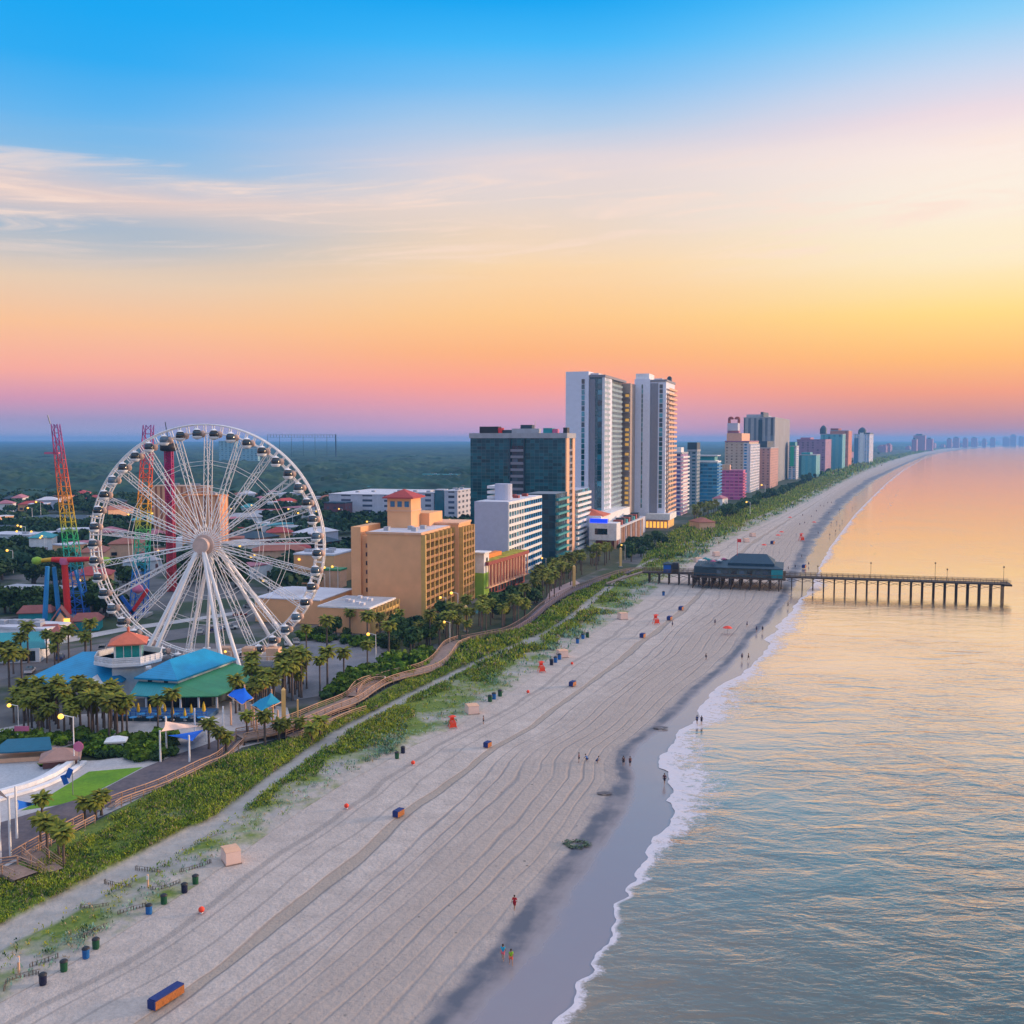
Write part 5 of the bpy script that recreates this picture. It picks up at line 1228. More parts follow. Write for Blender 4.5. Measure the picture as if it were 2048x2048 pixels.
def boardwalk(name, label, pts, width, zb, cat='boardwalk', rails=(-1, 1), deckm=None):
    pl = polyline(pts, zb, 2.2); root = thing(name, label, cat)
    L_, R_ = offset_line(pl, -width / 2), offset_line(pl, width / 2)
    b = MB(); vs = []
    for p, q in zip(L_, R_): vs += [(p.x, p.y, zb), (q.x, q.y, zb), (q.x, q.y, zb - .35), (p.x, p.y, zb - .35)]
    n = len(pl); fs = []
    for i in range(n - 1):
        a = 4 * i; c = a + 4
        fs += [(a, a + 1, c + 1, c), (a + 1, a + 2, c + 2, c + 1), (a + 2, a + 3, c + 3, c + 2), (a + 3, a, c, c + 3)]
    b.add(vs, fs); b.build('deck', deckm or M['wood_deck'], root)
    for s in rails: rail_mb(offset_line(pl, s * (width / 2 - .1)), zb).build('railing', M['wood_rail'], root)
    if zb > .8:
        b = MB()
        for p, q in list(zip(L_, R_))[::2]:
            for r_ in (p, q): b.box(r_.x - .15, r_.y - .15, -.2, r_.x + .15, r_.y + .15, zb - .35)
        o = b.build('pile', M['wood_dark'], root); tag(o, kind='stuff')
    return root
boardwalk('boardwalk', 'winding wooden boardwalk with pale railings between car park and dunes', [(480, 1474), (540, 1462), (600, 1441), (650, 1420), (700, 1400), (735, 1377), (762, 1362), (800, 1350), (850, 1338), (880, 1320), (903, 1291), (928, 1281)], 4.0, 1.0)
M['rail_dim'] = mat('rail_dim', (.24, .16, .14), .85, var=.2); M['wr_'] = M['wood_rail']; M['wood_rail'] = M['rail_dim']
boardwalk('boardwalk', 'narrow grey boardwalk running on from the tan hotel to the pier', [(928, 1281), (985, 1270), (1020, 1262), (1060, 1238), (1090, 1212), (1130, 1188), (1180, 1168), (1230, 1150), (1262, 1142), (1292, 1140)], 2.4, .9, deckm=mat('grey_planks', (.17, .14, .17), .9, var=.25, vs=.9))
M['wood_rail'] = M['wr_']
boardwalk('boardwalk', 'short wooden ramp branching off the boardwalk down to the dunes', [(585, 1474), (640, 1452), (690, 1430), (722, 1420)], 3.2, .5)
boardwalk('boardwalk', 'narrow upper ramp beside the winding boardwalk by the planted bank', [(705, 1392), (720, 1372), (745, 1362), (768, 1360)], 2.2, 1.3)
for pts, lb in (([(470, 1484), (434, 1518), (400, 1533), (317, 1573), (270, 1590), (221, 1608), (205, 1618)], 'double timber railing along the dark promenade above the dunes'),
                ([(166, 1643), (120, 1667), (77, 1689), (50, 1704), (23, 1720)], 'shorter timber railing on the promenade by the beach steps')):
    root = thing('railing', lb, 'railing')
    pl = polyline(pts, .1, 2.0)
    rail_mb(pl, .1, 1.15).build('outer_rail', M['wood_rail'], root); rail_mb(offset_line(pl, -2.0), .1, 1.15).build('inner_rail', M['wood_rail'], root)
    b = MB(); pm = offset_line(pl, -1.0)
    for i in range(len(pm) - 1):
        p, q = pm[i], pm[i + 1]; b.rbox(((p.x + q.x) / 2, (p.y + q.y) / 2, .42), ((q - p).length, .6, .1), math.atan2(q.y - p.y, q.x - p.x))
    b.build('bench_plank', M['wood_deck'], root)
boardwalk('boardwalk', 'wooden beach access steps below the stubby palms', [(62, 1705), (80, 1722), (108, 1742)], 2.4, .7, 'beach steps')
boardwalk('boardwalk', 'bleached wooden beach bridge at the lower left corner of the promenade', [(-20, 1745), (20, 1738), (52, 1752)], 3.0, 1.0, 'beach bridge')
rt = thing('ramp_wall', 'long white curved rampart with stepped tiers around the court', 'wall')
pl = polyline([(-50, 1608), (0, 1592), (50, 1578), (100, 1558), (147, 1526)], 0, 2)
for k, (o_, hh) in enumerate(((0, 1.1), (-1.3, .65), (1.3, .45))):
    q_ = offset_line(pl, o_); b = MB(); vs = []; n = len(q_)
    i2 = offset_line(q_, 1.0)
    for p, q in zip(q_, i2): vs += [(p.x, p.y, 0), (q.x, q.y, 0), (q.x, q.y, hh), (p.x, p.y, hh)]
    fs = [(0, 3, 2, 1), (4 * n - 4, 4 * n - 3, 4 * n - 2, 4 * n - 1)]
    for i in range(n - 1):
        a = 4 * i; c = a + 4; fs += [(a + 3, c + 3, c + 2, a + 2), (a, c, c + 3, a + 3), (a + 1, a + 2, c + 2, c + 1)]
    b.add(vs, fs).build('tier', M['white_paint'], rt)
p = at(50, 1515); S_ = thing('stage', 'low teal roofed stage with pink coping beside the court', 'stage', p, R(12))
MB().box(-4.5, -2.5, 0, 4.5, 2.5, .7).build('platform', M['peach'], S_)
b = MB(); b.add([(-5, -2.8, 1.9), (5, -2.8, 1.9), (3.4, 2.8, 2.6), (-3.4, 2.8, 2.6), (-5, -2.8, 1.7), (5, -2.8, 1.7), (3.4, 2.8, 2.4), (-3.4, 2.8, 2.4)], [(0, 1, 2, 3), (7, 6, 5, 4), (0, 4, 5, 1), (1, 5, 6, 2), (2, 6, 7, 3), (3, 7, 4, 0)]).build('canopy', mat('deep_teal', (.01, .12, .20), .5), S_)
for x in (-4.4, 4.4): MB().box(x - .15, -2.5, .7, x + .15, -2.2, 1.8).build('post', M['white_paint'], S_)
p = at(122, 1528); S_ = thing('brown_roof_shelter', 'low brown hipped shelter at the tip of the white rampart', 'shelter', p, R(20))
MB().box(-2.6, -2, 0, 2.6, 2, 1.2).build('wall', M['brick'], S_); MB().hip(-3.2, -2.6, 3.2, 2.6, 1.4, 2.8).build('roof', mat('clay', (.40, .24, .20), .8), S_)

# ------------------------------------------------------------------ pavilions under the wheel
P1 = thing('pavilion', 'low pavilion with a broad bright blue hipped roof left of the white tower', 'pavilion', (-91.0, 208.5, 0), R(6))
b = MB()
b.add([(-10.5, -1.0, 4.4), (10.5, -1.0, 4.4), (11.5, 16, 4.6), (-7, 20, 4.6), (-.5, 9.5, 8.6), (5.5, 9.5, 8.6), (-10.5, -1, 4.1), (10.5, -1, 4.1), (11.5, 16, 4.3), (-7, 20, 4.3)],
      [(0, 1, 5, 4), (1, 2, 5), (2, 3, 4, 5), (3, 0, 4), (6, 7, 1, 0), (7, 8, 2, 1), (8, 9, 3, 2), (9, 6, 0, 3), (9, 8, 7, 6)])
b.build('roof', M['blue_roof'], P1)
MB().box(-7.5, 3, 0, 9.5, 15, 4.1).build('wall', M['white_paint'], P1)
for x in (-9.5, -5, 0, 5, 9.8): MB().box(x - .2, -.4, 0, x + .2, 0, 4.1).build('column', M['white_paint'], P1)
for x in (-3.4, 4.4, 6.4): MB().box(x, 2.95, .3, x + 1.8, 3.02, 3.2).build('door', M['black_paint'], P1)
b = MB(); b.add([(2.2, -3.2, 3.8), (7.4, -3.2, 3.8), (4.8, -3.2, 5.4), (2.2, 3, 3.8), (7.4, 3, 3.8), (4.8, 3, 5.4)], [(0, 1, 2), (0, 2, 5, 3), (1, 4, 5, 2), (5, 4, 3), (0, 3, 4, 1)]).build('porch_roof', M['white_paint'], P1)
for x in (2.6, 7.0): MB().box(x - .15, -3.0, 0, x + .15, -2.7, 3.8).build('porch_post', M['yellow_paint'], P1)
for i in range(6): MB().lathe((-3 + i * .8, -1.3, 3.9), [(.03, -.16), (.16, 0), (.03, .16)], 6).build('bulb', M['warm_lamp'], P1)
TW = thing('lookout_tower', 'white square lookout tower with teal glazed lantern and coral red roof', 'tower', (xat(258, 214, 8), 214, 0), R(16))
b = MB(); b.lathe((0, 0, 0), [(4.6, 0), (4.4, 6.6)], 4, smooth=False); b.build('shaft', M['white_paint'], TW)
b = MB(); b.lathe((0, 0, 0), [(4.4, 6.6), (7.2, 7.6), (7.2, 8.2)], 8, smooth=False); b.build('gallery', M['white_paint'], TW)
b = MB()
for i in range(8):
    a0, a1 = 2 * math.pi * (i + .5) / 8, 2 * math.pi * (i + 1.5) / 8
    p, q = Vector((7.0 * math.cos(a0), 7.0 * math.sin(a0), 0)), Vector((7.0 * math.cos(a1), 7.0 * math.sin(a1), 0))
    for z in (8.6, 9.0, 9.4): b.tube(p + Vector((0, 0, z)), q + Vector((0, 0, z)), .07, n=4, cap=False)
    for k in range(4): c_ = p.lerp(q, k / 4); b.box(c_.x - .06, c_.y - .06, 8.2, c_.x + .06, c_.y + .06, 9.4)
    m_ = (p + q) / 2
b.build('gallery_railing', M['white_paint'], TW)
MB().lathe((0, 0, 0), [(6.9, 8.2), (6.95, 9.3), (6.85, 9.3), (6.8, 8.2)], 8, smooth=False).build('parapet', M['white_paint'], TW)
MB().box(-2.7, -2.7, 8.2, 2.7, 2.7, 11.5).build('lantern_room', M['white_paint'], TW)
for rzz in range(4):
    o = MB().box(-2.3, -2.76, 8.7, 2.3, -2.68, 11.2).build('window', mat('lantern_teal', (.01, .33, .30), .15, var=.2, vs=3, spec=.8) if rzz == 0 else bpy.data.materials['lantern_teal'], TW); o.rotation_euler.z = rzz * math.pi / 2
    for x in (-.8, .8):
        o2 = MB().box(x - .06, -2.8, 8.7, x + .06, -2.75, 11.2).build('mullion', M['white_paint'], o)
MB().hip(-3.8, -3.8, 3.8, 3.8, 11.7, 13.8, ins=3.7, thick=.25).build('roof', M['roof_coral'], TW)
MB().lathe((0, 0, 13.7), [(.3, 0), (.3, .8), (.1, 1.1)], 8).build('finial', M['roof_coral'], TW)
# main restaurant with the blue and green roofs
def wl(x, y, z): return (x, y, z)
BR = thing('restaurant', 'restaurant with a bright blue hipped roof over wide green lower roofs', 'restaurant')
A0 = Vector((-76.6, 204.6)); B0 = Vector((-67.1, 202.4)); C0 = Vector((-60.6, 222.5)); D0_ = Vector((-70.5, 225.5))
z0_, z1_ = 6.1, 9.0
r0 = Vector((-70.6, 208.3)); r1 = Vector((-66.8, 219.6))
b = MB(); vs = [(*A0, z0_), (*B0, z0_), (*C0, z0_), (*D0_, z0_), (*r0, z1_), (*r1, z1_)] + [(*p, z0_ - .35) for p in (A0, B0, C0, D0_)]
b.add(vs, [(0, 1, 4), (1, 2, 5, 4), (2, 3, 5), (3, 0, 4, 5), (6, 7, 1, 0), (7, 8, 2, 1), (8, 9, 3, 2), (9, 6, 0, 3)]); b.build('upper_roof', M['blue_roof'], BR)
b = MB(); cen = (A0 + B0 + C0 + D0_) / 4
ins_ = [p + (cen - p).normalized() * .9 for p in (A0, B0, C0, D0_)]
b.prism(ins_, 4.4, z0_ - .3); b.build('clerestory', M['white_paint'], BR)
for f in (.3, .7):
    q = ins_[0].lerp(ins_[1], f); MB().rbox((q.x, q.y - .02, 5.4), (.9, .12, .5), R(-13)).build('vent', M['black_paint'], BR)
E = [Vector((-76.4, 201.4)), Vector((-69.5, 199.8)), Vector((-58.6, 201.0)), Vector((-53.6, 220.8)), Vector((-60.0, 225.0))]
b = MB(); I = ins_
b.add([(*I[0], 5.2), (*I[1], 5.2), (*E[1], 3.3), (*E[0], 3.3)], [(0, 3, 2, 1)]); b.add([(*I[0], 5.0), (*E[0], 3.1), (*E[1], 3.1), (*I[1], 5.0)], [(0, 3, 2, 1)]); b.add([(*E[0], 3.1), (*E[1], 3.1), (*E[1], 3.3), (*E[0], 3.3)], [(0, 1, 2, 3)])
b.build('front_awning', M['teal_roof'], BR)
b = MB(); b.add([(*I[1], 5.2), (*E[1], 3.3), (*E[2], 3.2), (*E[3], 3.3), (*I[2], 5.3), (*E[1], 3.1), (*E[2], 3.0), (*E[3], 3.1)], [(0, 1, 2), (0, 2, 3, 4), (1, 5, 6, 2), (2, 6, 7, 3)]); b.build('green_roof', M['green_roof'], BR)
b = MB(); b.prism([Vector((-74.5, 204.6)), Vector((-61.5, 204.4)), Vector((-57.0, 220.5)), Vector((-68, 224))], 0, 4.0); b.build('wall', M['slate'], BR)
for (x, y) in ((-76, 201.9), (-73, 201.2), (-69.5, 200.4), (-66, 200.8), (-62.5, 201.1), (-59.0, 201.6), (-57.4, 207.5), (-56, 213), (-54.6, 219)): MB().box(x - .17, y - .17, 0, x + .17, y + .17, 3.15).build('post', M['white_paint'], BR)
for (x, y) in ((-68.0, 203.9), (-65.2, 203.9), (-62.6, 203.8)): MB().box(x, y, .3, x + 1.9, y + .3, 2.8).build('opening', M['black_paint'], BR)
TR = thing('terrace_deck', 'raised blue decked terrace with dark railing before the green roof', 'terrace', (-68, 196.8, 0), R(-3))
MB().box(-9.5, -2.6, 0, 9.5, 4.0, .9).build('deck', mat('blue_deck', (.03, .10, .22), .7, var=.3, vs=.8), TR)
for y in (-2.6,):
    b = MB()
    for x in np.arange(-9.5, 9.6, 1.0): b.box(x - .05, y - .05, .9, x + .05, y + .05, 1.9)
    b.box(-9.5, y - .06, 1.85, 9.5, y + .06, 2.0); b.box(-9.5, y - .04, 1.3, 9.5, y + .04, 1.38); b.build('railing', M['blue_paint'], TR)
MB().box(-9.5, -2.85, 0, 9.5, -2.65, .75).build('skirt', M['slate'], TR)
rng2 = random.Random(9)
fp = None
for i, (u, v) in enumerate([(277, 1434), (300, 1436), (320, 1440), (330, 1433), (345, 1440), (370, 1441), (383, 1436), (408, 1434)]):
    p = at(u, v, .9)
    if i == 0:
        fp = thing('folded_parasol', 'folded yellow parasol standing on the blue terrace', 'parasol', p, 0, 'folded yellow parasols on the terrace')
        MB().tube((0, 0, 0), (0, 0, 2.7), .05, n=6).build('pole', M['steel'], fp)
        MB().lathe((0, 0, 0), [(.22, 1.0), (.34, 1.3), (.22, 2.2), (.06, 2.8)], 8).build('canopy', M['yellow_paint'], fp)
        MB().lathe((0, 0, 0), [(.4, 0), (.35, .12)], 8).build('base', M['steel'], fp)
    else: dup(fp, p, i, None, None, rng2.uniform(.85, 1.1))
for i in range(9):
    p = at(266 + i * 17, 1442 - (i % 2) * 7, .9)
    if i == 0:
        tb_ = thing('cafe_table', 'round blue cafe table on the terrace', 'table', p, 0, 'blue cafe tables on the terrace')
        MB().lathe((0, 0, 0), [(.75, .70), (.75, .76)], 12).build('table_top', M['sky_paint'], tb_); MB().tube((0, 0, 0), (0, 0, .7), .06, n=6).build('leg', M['steel'], tb_)
    else: dup(tb_, p)

# ------------------------------------------------------------------ shade sails, canopies, posts
def post(parent, foot, ztop, r=.16, m='peach'):
    MB().tube((foot.x - parent.location.x, foot.y - parent.location.y, 0), (foot.x - parent.location.x, foot.y - parent.location.y, ztop), r, r * .85, 10).build('post', M[m], parent)
def sail(label, feet, corners, m, cat='shade sail'):
    """feet: image foot + top v of each post; corners: image position and height"""
    f0 = at(*feet[0][:2]); root = thing('shade_sail', label, cat, (f0.x, f0.y, 0))
    for (u, v, zt_) in feet: post(root, at(u, v), zt_, .17, 'white_paint')
    pts = [Vector((xat(u, Y, z) - f0.x, Y - f0.y, z)) for (u, Y, z) in corners]
    n = 8; vs = []; fs = []
    c = sum(pts, Vector()) / len(pts); c.z -= .35
    k = len(pts)
    ring = []
    for i in range(k):
        p, q = pts[i], pts[(i + 1) % k]
        for j in range(n):
            t = j / n; w = p.lerp(q, t); w = w.lerp(c, .22 * 4 * t * (1 - t) * .5); ring.append(w)
    for sgn, dz in ((1, 0), (-1, -.04)):
        b0 = len(vs); vs += [r_ + Vector((0, 0, dz)) for r_ in ring] + [c + Vector((0, 0, dz))]
        for i in range(len(ring)):
            j = (i + 1) % len(ring); fs.append((b0 + i, b0 + j, b0 + len(ring)) if sgn > 0 else (b0 + j, b0 + i, b0 + len(ring)))
    MB().add(vs, fs, smooth=True).build('fabric', M[m] if isinstance(m, str) else m, root)
    return root
def dz_(v): return depth_at(v)
peach_cloth = mat('peach_cloth', (.80, .56, .46), .8, var=.04); blue_cloth = mat('blue_cloth', (.0, .14, .72), .7, var=.05); teal_cloth = mat('teal_cloth', (.0, .24, .42), .7, var=.05); white_cloth = mat('white_cloth', (.72, .72, .72), .8, var=.04)
Y1 = dz_(1524)
sail('peach triangular shade sail on tall white posts over the promenade', [(321, 1524, 5.4), (333, 1503, 6.2)], [(322, Y1, zat(1463, Y1)), (330, dz_(1503), zat(1442, dz_(1503))), (406, 182, zat(1452, 182))], peach_cloth)
sail('deep blue triangular shade sail below the peach one', [(379, 1524, 4.6)], [(336, 178, zat(1471, 178)), (408, 186, zat(1459, 186)), (385, dz_(1524), zat(1482, dz_(1524)))], blue_cloth)
sail('white triangular shade sail on one thick post', [(412, 1484, 4.6), (447, 1466, 5)], [(395, 196, zat(1430, 196)), (441, 192, zat(1436, 192)), (411, dz_(1484), zat(1450, dz_(1484)))], white_cloth)
sail('flat teal shade sail behind the peach sail', [(390, 1470, 5.0)], [(352, 196, zat(1446, 196)), (392, 200, zat(1438, 200)), (409, 192, zat(1447, 192)), (378, 190, zat(1451, 190))], mat('azure_cloth', (.0, .26, .55), .7))
Yl = dz_(1712)
sail('small blue pennant shaped sail on the post at the left edge', [(34, 1677, 7.3)], [(35, dz_(1677), zat(1600, dz_(1677))), (76, 142, zat(1606, 142)), (36, dz_(1677), zat(1619, dz_(1677)))], blue_cloth)
sail('peach shade sail cut by the left edge of the picture', [(21, 1712, 8.0), (1, 1725, 8.0), (-30, 1690, 8)], [(19, Yl, zat(1600, Yl)), (-30, 140, 7.6), (0, 135, zat(1590, 135))], peach_cloth)
def pyramid(label, pts4, apex, m, feet):
    f0 = at(*feet[0][:2]); root = thing('canopy', label, 'canopy', (f0.x, f0.y, 0))
    P4 = [Vector((xat(u, Y, z) - f0.x, Y - f0.y, z)) for (u, Y, z) in pts4]; Ap = Vector((xat(apex[0], apex[1], apex[2]) - f0.x, apex[1] - f0.y, apex[2]))
    vs = []; fs = []; n = 5
    for i in range(4):
        p, q = P4[i], P4[(i + 1) % 4]; b0 = len(vs)
        for k in range(n + 1):
            t = k / n; s = t ** .62                      # concave flanks
            for w in (p, q, (p + q) / 2):
                r_ = Ap.lerp(w, t); r_.z = Ap.z + (w.z - Ap.z) * s + (.35 * math.sin(t * math.pi / 2) if w is not p and w is not q else 0); vs.append(r_)
        for k in range(n):
            a = b0 + 3 * k; fs += [(a, a + 3, a + 5, a + 2), (a + 2, a + 5, a + 4, a + 1)]
    MB().add(vs, fs, smooth=True).build('fabric', m, root)
    for (u, v, zt_) in feet: post(root, at(u, v), zt_, .2, 'peach')
    b = MB()
    for i in range(4): b.tube(P4[i], P4[(i + 1) % 4], .09, n=5)
    b.build('frame', M['peach'], root); MB().tube(Ap - Vector((0, 0, .4)), Ap + Vector((0, 0, .5)), .15, n=6).build('finial', M['peach'], root)
pyramid('teal pyramid canopy on four peach posts beside the tan pylon', [(502, 188, 4.7), (524, 184, 4.6), (562, 190, 4.8), (540, 195, 4.7)], (543, 189.5, 6.9), teal_cloth, [(514, 1475, 4.6), (546, 1456, 4.7), (556, 1470, 4.7), (508, 1462, 4.6)])
pyramid('bright blue pyramid canopy left of the teal one', [(455, 196, 4.6), (484, 190, 4.3), (507, 194, 4.5), (480, 201, 4.7)], (489, 196, 6.2), blue_cloth, [(491, 1446, 4.4), (462, 1450, 4.4), (503, 1455, 4.4)])
cp_tan = mat('pylon_paint', (.80, .50, .18), .6, var=.05)
for i, (u, v0, vt_, w, lb) in enumerate(((568, 1463, 1380, .75, 'thick tan pylon beside the teal pyramid canopy'), (596, 1449, 1400, .32, 'thin tan pole beside the winding boardwalk'), (932, 1263, 1213, .8, 'tan pylon among palms before the tan hotel'), (1148, 1175, 1133, .9, 'tan pylon before the dark glass hotel'), (1241, 1134, 1097, .9, 'tan pylon before the white podium'))):
    p = at(u, v0); h_ = zat(vt_, p.y); T_ = thing('pylon', lb, 'pylon', p, R(16))
    MB().box(-w / 2, -w / 2, .4, w / 2, w / 2, h_).add([(-w / 2, -w / 2, h_), (w / 2, -w / 2, h_), (w / 2, w / 2, h_), (-w / 2, w / 2, h_), (0, 0, h_ + w * .7)], [(0, 1, 4), (1, 2, 4), (2, 3, 4), (3, 0, 4)]).build('shaft', cp_tan, T_)
    MB().box(-w * .8, -w * .8, 0, w * .8, w * .8, .4).build('plinth', M['concrete'], T_)
# lamps with a glowing globe
LP = thing('street_lamp', 'street lamp', 'street lamp', (0, 0, -500))
MB().tube((0, 0, 0), (0, 0, 6.2), .09, .06, 8).build('pole', M['white_metal'], LP); MB().tube((0, 0, 6.1), (-1.3, 0, 6.4), .05, n=6).build('arm', M['white_metal'], LP)
MB().lathe((-1.5, 0, 6.2), [(.1, -.32), (.30, -.2), (.36, 0), (.28, .22), (.1, .32)], 10).build('globe', M['warm_lamp'], LP)
for (u, v, s, lb) in ((38, 1482, 1.05, 'lit street lamp beside the pink banner in the palm grove'), (149, 1532, 1.35, 'lit street lamp on a tall pole behind the white rampart')):
    dup(LP, at(u, v), 0, lb, None, s)
lamps_far = [(752, 1330, 1.1), (916, 1240, 1.2), (892, 1240, 1.0), (900, 1290, .9), (1092, 1150, 1.0), (1250, 1120, 1.0), (463, 1350, .8), (1270, 1030, 1.3), (82, 1040, 1.8), (65, 1050, 1.6), (52, 1090, 1.4), (90, 1110, 1.2), (93, 1106, 1.2), (825, 1010, 1.8), (605, 1060, 1.5), (585, 1050, 1.5), (660, 1180, 1.2), (676, 1178, 1.2), (690, 1160, 1.1), (650, 1195, 1.2), (172, 1210, 1.2), (1530, 1000, 2.0), (1500, 1035, 1.6), (430, 1050, 1.5), (446, 1040, 1.5), (540, 1210, 1.2), (520, 1150, 1.2)]
for (u, v, s) in lamps_far:
    dup(LP, at(u, v), 0, 'lit street lamp glowing amber in the town behind the beach', 'lit street lamps in the town', s * 1.1)
for (u, v, vt_, lb, mk, w, hh) in ((36, 1486, 1452, 'magenta banner on a pole by the lawn path', 'pink_paint', 2.6, .9), (149, 1534, 1482, 'round pink disc sign on a pole behind the rampart', 'pink_paint', 1.5, 1.3)):
    p = at(u, v); h_ = zat(vt_, p.y); B_ = thing('banner_sign', lb, 'sign', p + Vector((.8, 0, 0)))
    MB().tube((0, 0, 0), (0, 0, h_), .06, n=6).build('pole', M['steel'], B_)
    if hh > 1: MB().tube((0, -.2, h_ - .9), (0, -.1, h_ - .9), .85, n=20).build('panel', M[mk], B_)
    else: MB().box(-w / 2, -.15, h_ - hh, w / 2, -.05, h_).build('panel', M[mk], B_)
p = at(146, 1590); B_ = thing('banner', 'twisted blue banner figures on a pole over the lawn', 'banner', p)
b = MB(); b.tube((0, 0, 0), (0, 0, 3.6), .07, n=6).build('pole', M['steel'], B_)
for dx_, z_, a_ in ((-.5, 3.4, 25), (-1.2, 2.4, -20)): MB().rbox((dx_, 0, z_), (.8, .15, 1.5), 0, 0, R(a_)).build('streamer', M['blue_paint'], B_)
p = at(233, 1504); K = thing('kiosk', 'small white kiosk between hedge and plaza', 'kiosk', p, R(12))
MB().box(-1.5, -1, 0, 1.5, 1, 2.0).build('wall', M['white_paint'], K); MB().hip(-1.8, -1.3, 1.8, 1.3, 2.2, 2.9).build('roof', M['white_paint'], K)
MB().box(-1, -1.06, .9, 1, -.99, 1.7).build('hatch', M['black_paint'], K)

# ------------------------------------------------------------------ the pier
PA = Vector((xat(1285, 384, 4), 384, 0)); PB = Vector((xat(2008, 351, 4.6), 351, 0))
dirp = (PB - PA); LEN = dirp.length; dirp.normalize(); prz = math.atan2(dirp.y, dirp.x)
PI_ = thing('pier', 'long dark timber fishing pier on rows of piles reaching over the sea', 'pier', PA, prz)
ZD = 4.5; PWD = 5.0
MB().box(0, 0, ZD - .5, LEN, PWD, ZD).build('deck', M['wood_dark'], PI_)
MB().box(LEN, -1.2, ZD - .6, LEN + 2.4, PWD + 1.2, ZD).build('pier_head', M['wood_dark'], PI_)
dark_rail = mat('pier_rail', (.16, .10, .06), .9, var=.2)
for y in (0.1, PWD - .1):
    b = MB()
    for x in np.arange(0, LEN + 2.5, 1.85): b.box(x - .07, y - .07, ZD, x + .07, y + .07, ZD + 1.15)
    for z in (ZD + .5, ZD + .85, ZD + 1.2): b.box(0, y - .06, z - .06, LEN + 2.3, y + .06, z + .06)
    b.build('railing', dark_rail, PI_)
nb = int(LEN / 3.72)
for i in range(nb + 1):
    x = LEN - i * 3.72
    b = MB()
    for y in (.4, PWD / 2, PWD - .4): b.tube((x, y, -2.2), (x, y, ZD - .5), .19, .17, 8)
    b.box(x - .2, 0, ZD - .95, x + .2, PWD, ZD - .5)
    b.build('pile_bent', M['wood_dark'], PI_)
for i in range(nb):
    x = LEN - i * 3.72
    b = MB(); b.tube((x, .3, ZD - .7), (x - 3.72, .3, ZD - 1.9), .07, n=4); b.tube((x, .36, ZD - 1.9), (x - 3.72, .36, ZD - .7), .07, n=4); b.build('cross_brace', M['wood_dark'], PI_)
for u, vt_ in ((1758, 1133), (1883, 1129), (1906, 1141), (2012, 1133), (1652, 1143)):
    x = LEN * (u - 1285) / (2008 - 1285); b = MB(); zz = zat(vt_, 355); b.tube((x, PWD - .3, ZD), (x, PWD - .3, zz), .07, n=6); b.box(x - .2, PWD - .6, zz - .5, x + .2, PWD, zz); b.build('lamp_post', dark_rail, PI_)
def pu(u): return LEN * ((u - 1285) / (2008 - 1285)) * 1.0
RS = thing('pier_restaurant', 'dark two tier roofed restaurant built over the landward end of the pier', 'restaurant', PA, prz)
xa, xb = (xat(1386, 376) - PA.x) + 1, (xat(1576, 370) - PA.x) + 1
ya, yb = -6.5, 17.0
MB().box(xa, ya, ZD - .6, xb, yb, ZD + .05).build('platform', M['wood_dark'], RS)
b = MB()
for x in np.arange(xa + .6, xb, 3.4):
    for y in np.arange(ya + .4, yb, 3.8): b.tube((x, y, -1.5), (x, y, ZD - .6), .2, n=6)
tag(b.build('pile', M['wood_dark'], RS), kind='stuff')
for x in np.arange(xa + .6, xb - 3, 3.4):
    b = MB(); b.tube((x, ya + .3, ZD - .8), (x + 3.4, ya + .3, .9), .1, n=4); b.tube((x, ya + .42, .9), (x + 3.4, ya + .42, ZD - .8), .1, n=4); b.build('cross_brace', dark_rail, RS)
xm = xa + (xb - xa) * .36
MB().box(xa + 4.5, ya + 1.4, ZD, xb - 2, yb - 2, ZD + 3.0).build('wall', mat('weathered_board', (.10, .14, .15), .8, var=.25), RS)
b = MB()
for x in np.arange(xa, xb, 1.8): b.box(x - .06, ya + .05, ZD, x + .06, ya + .17, ZD + 1.1)
b.box(xa, ya + .05, ZD + 1.0, xb, ya + .17, ZD + 1.15); b.build('terrace_railing', dark_rail, RS)
for i in range(9): MB().box(xa + 6 + i * 2.8, ya + 1.33, ZD + .8, xa + 7.8 + i * 2.8, ya + 1.42, ZD + 2.3).build('window', M['glass_dark'], RS)
MB().hip(xa + 4, ya + .3, xb - .8, yb - 1, ZD + 3.4, ZD + 5.2, ins=7.5).build('lower_roof', M['slate'], RS)
MB().hip(xm + 1, ya + 3.5, xb - 4, yb - 5, ZD + 4.8, ZD + 7.6, ins=3.0, thick=1.6).build('upper_roof', mat('dark_blue_roof', (.012, .05, .085), .6), RS)
MB().box(xb - 5, ya + .5, ZD, xb - 1, ya + 3, ZD + 3.2).build('side_porch', M['teal_roof'], RS)
MB().box(xa + 1, ya + .8, ZD + .2, xm - 3, yb - 5, ZD + 3.5).build('roof_terrace', M['slate'], RS)
for i, (fx, fy) in enumerate(((.06, .2), (.14, .35), (.2, .15), (.26, .3), (.1, .5), (.3, .5))):
    MB().lathe((xa + (xb - xa) * fx + 1, ya + 22 * fy, ZD + 3.5), [(.05, 0), (.05, 1.6), (1.3, 1.7), (.05, 2.3)], 8).build('parasol', M[['white_paint', 'teal_roof', 'pink_paint'][i % 3]], RS)
b = MB(); b.tube((xm + 4, ya + 8, ZD + 7), (xm + 4, ya + 8, ZD + 13.5), .07, n=6); b.box(xm + 4, ya + 7.95, ZD + 12, xm + 5.4, ya + 8.05, ZD + 13.2); b.build('flagpole', M['red_paint'], RS)
GT = thing('pier_gate', 'small blue and black gatehouse on the landward end of the pier', 'gatehouse', PA, prz)
gx = xat(1336, 382) - PA.x
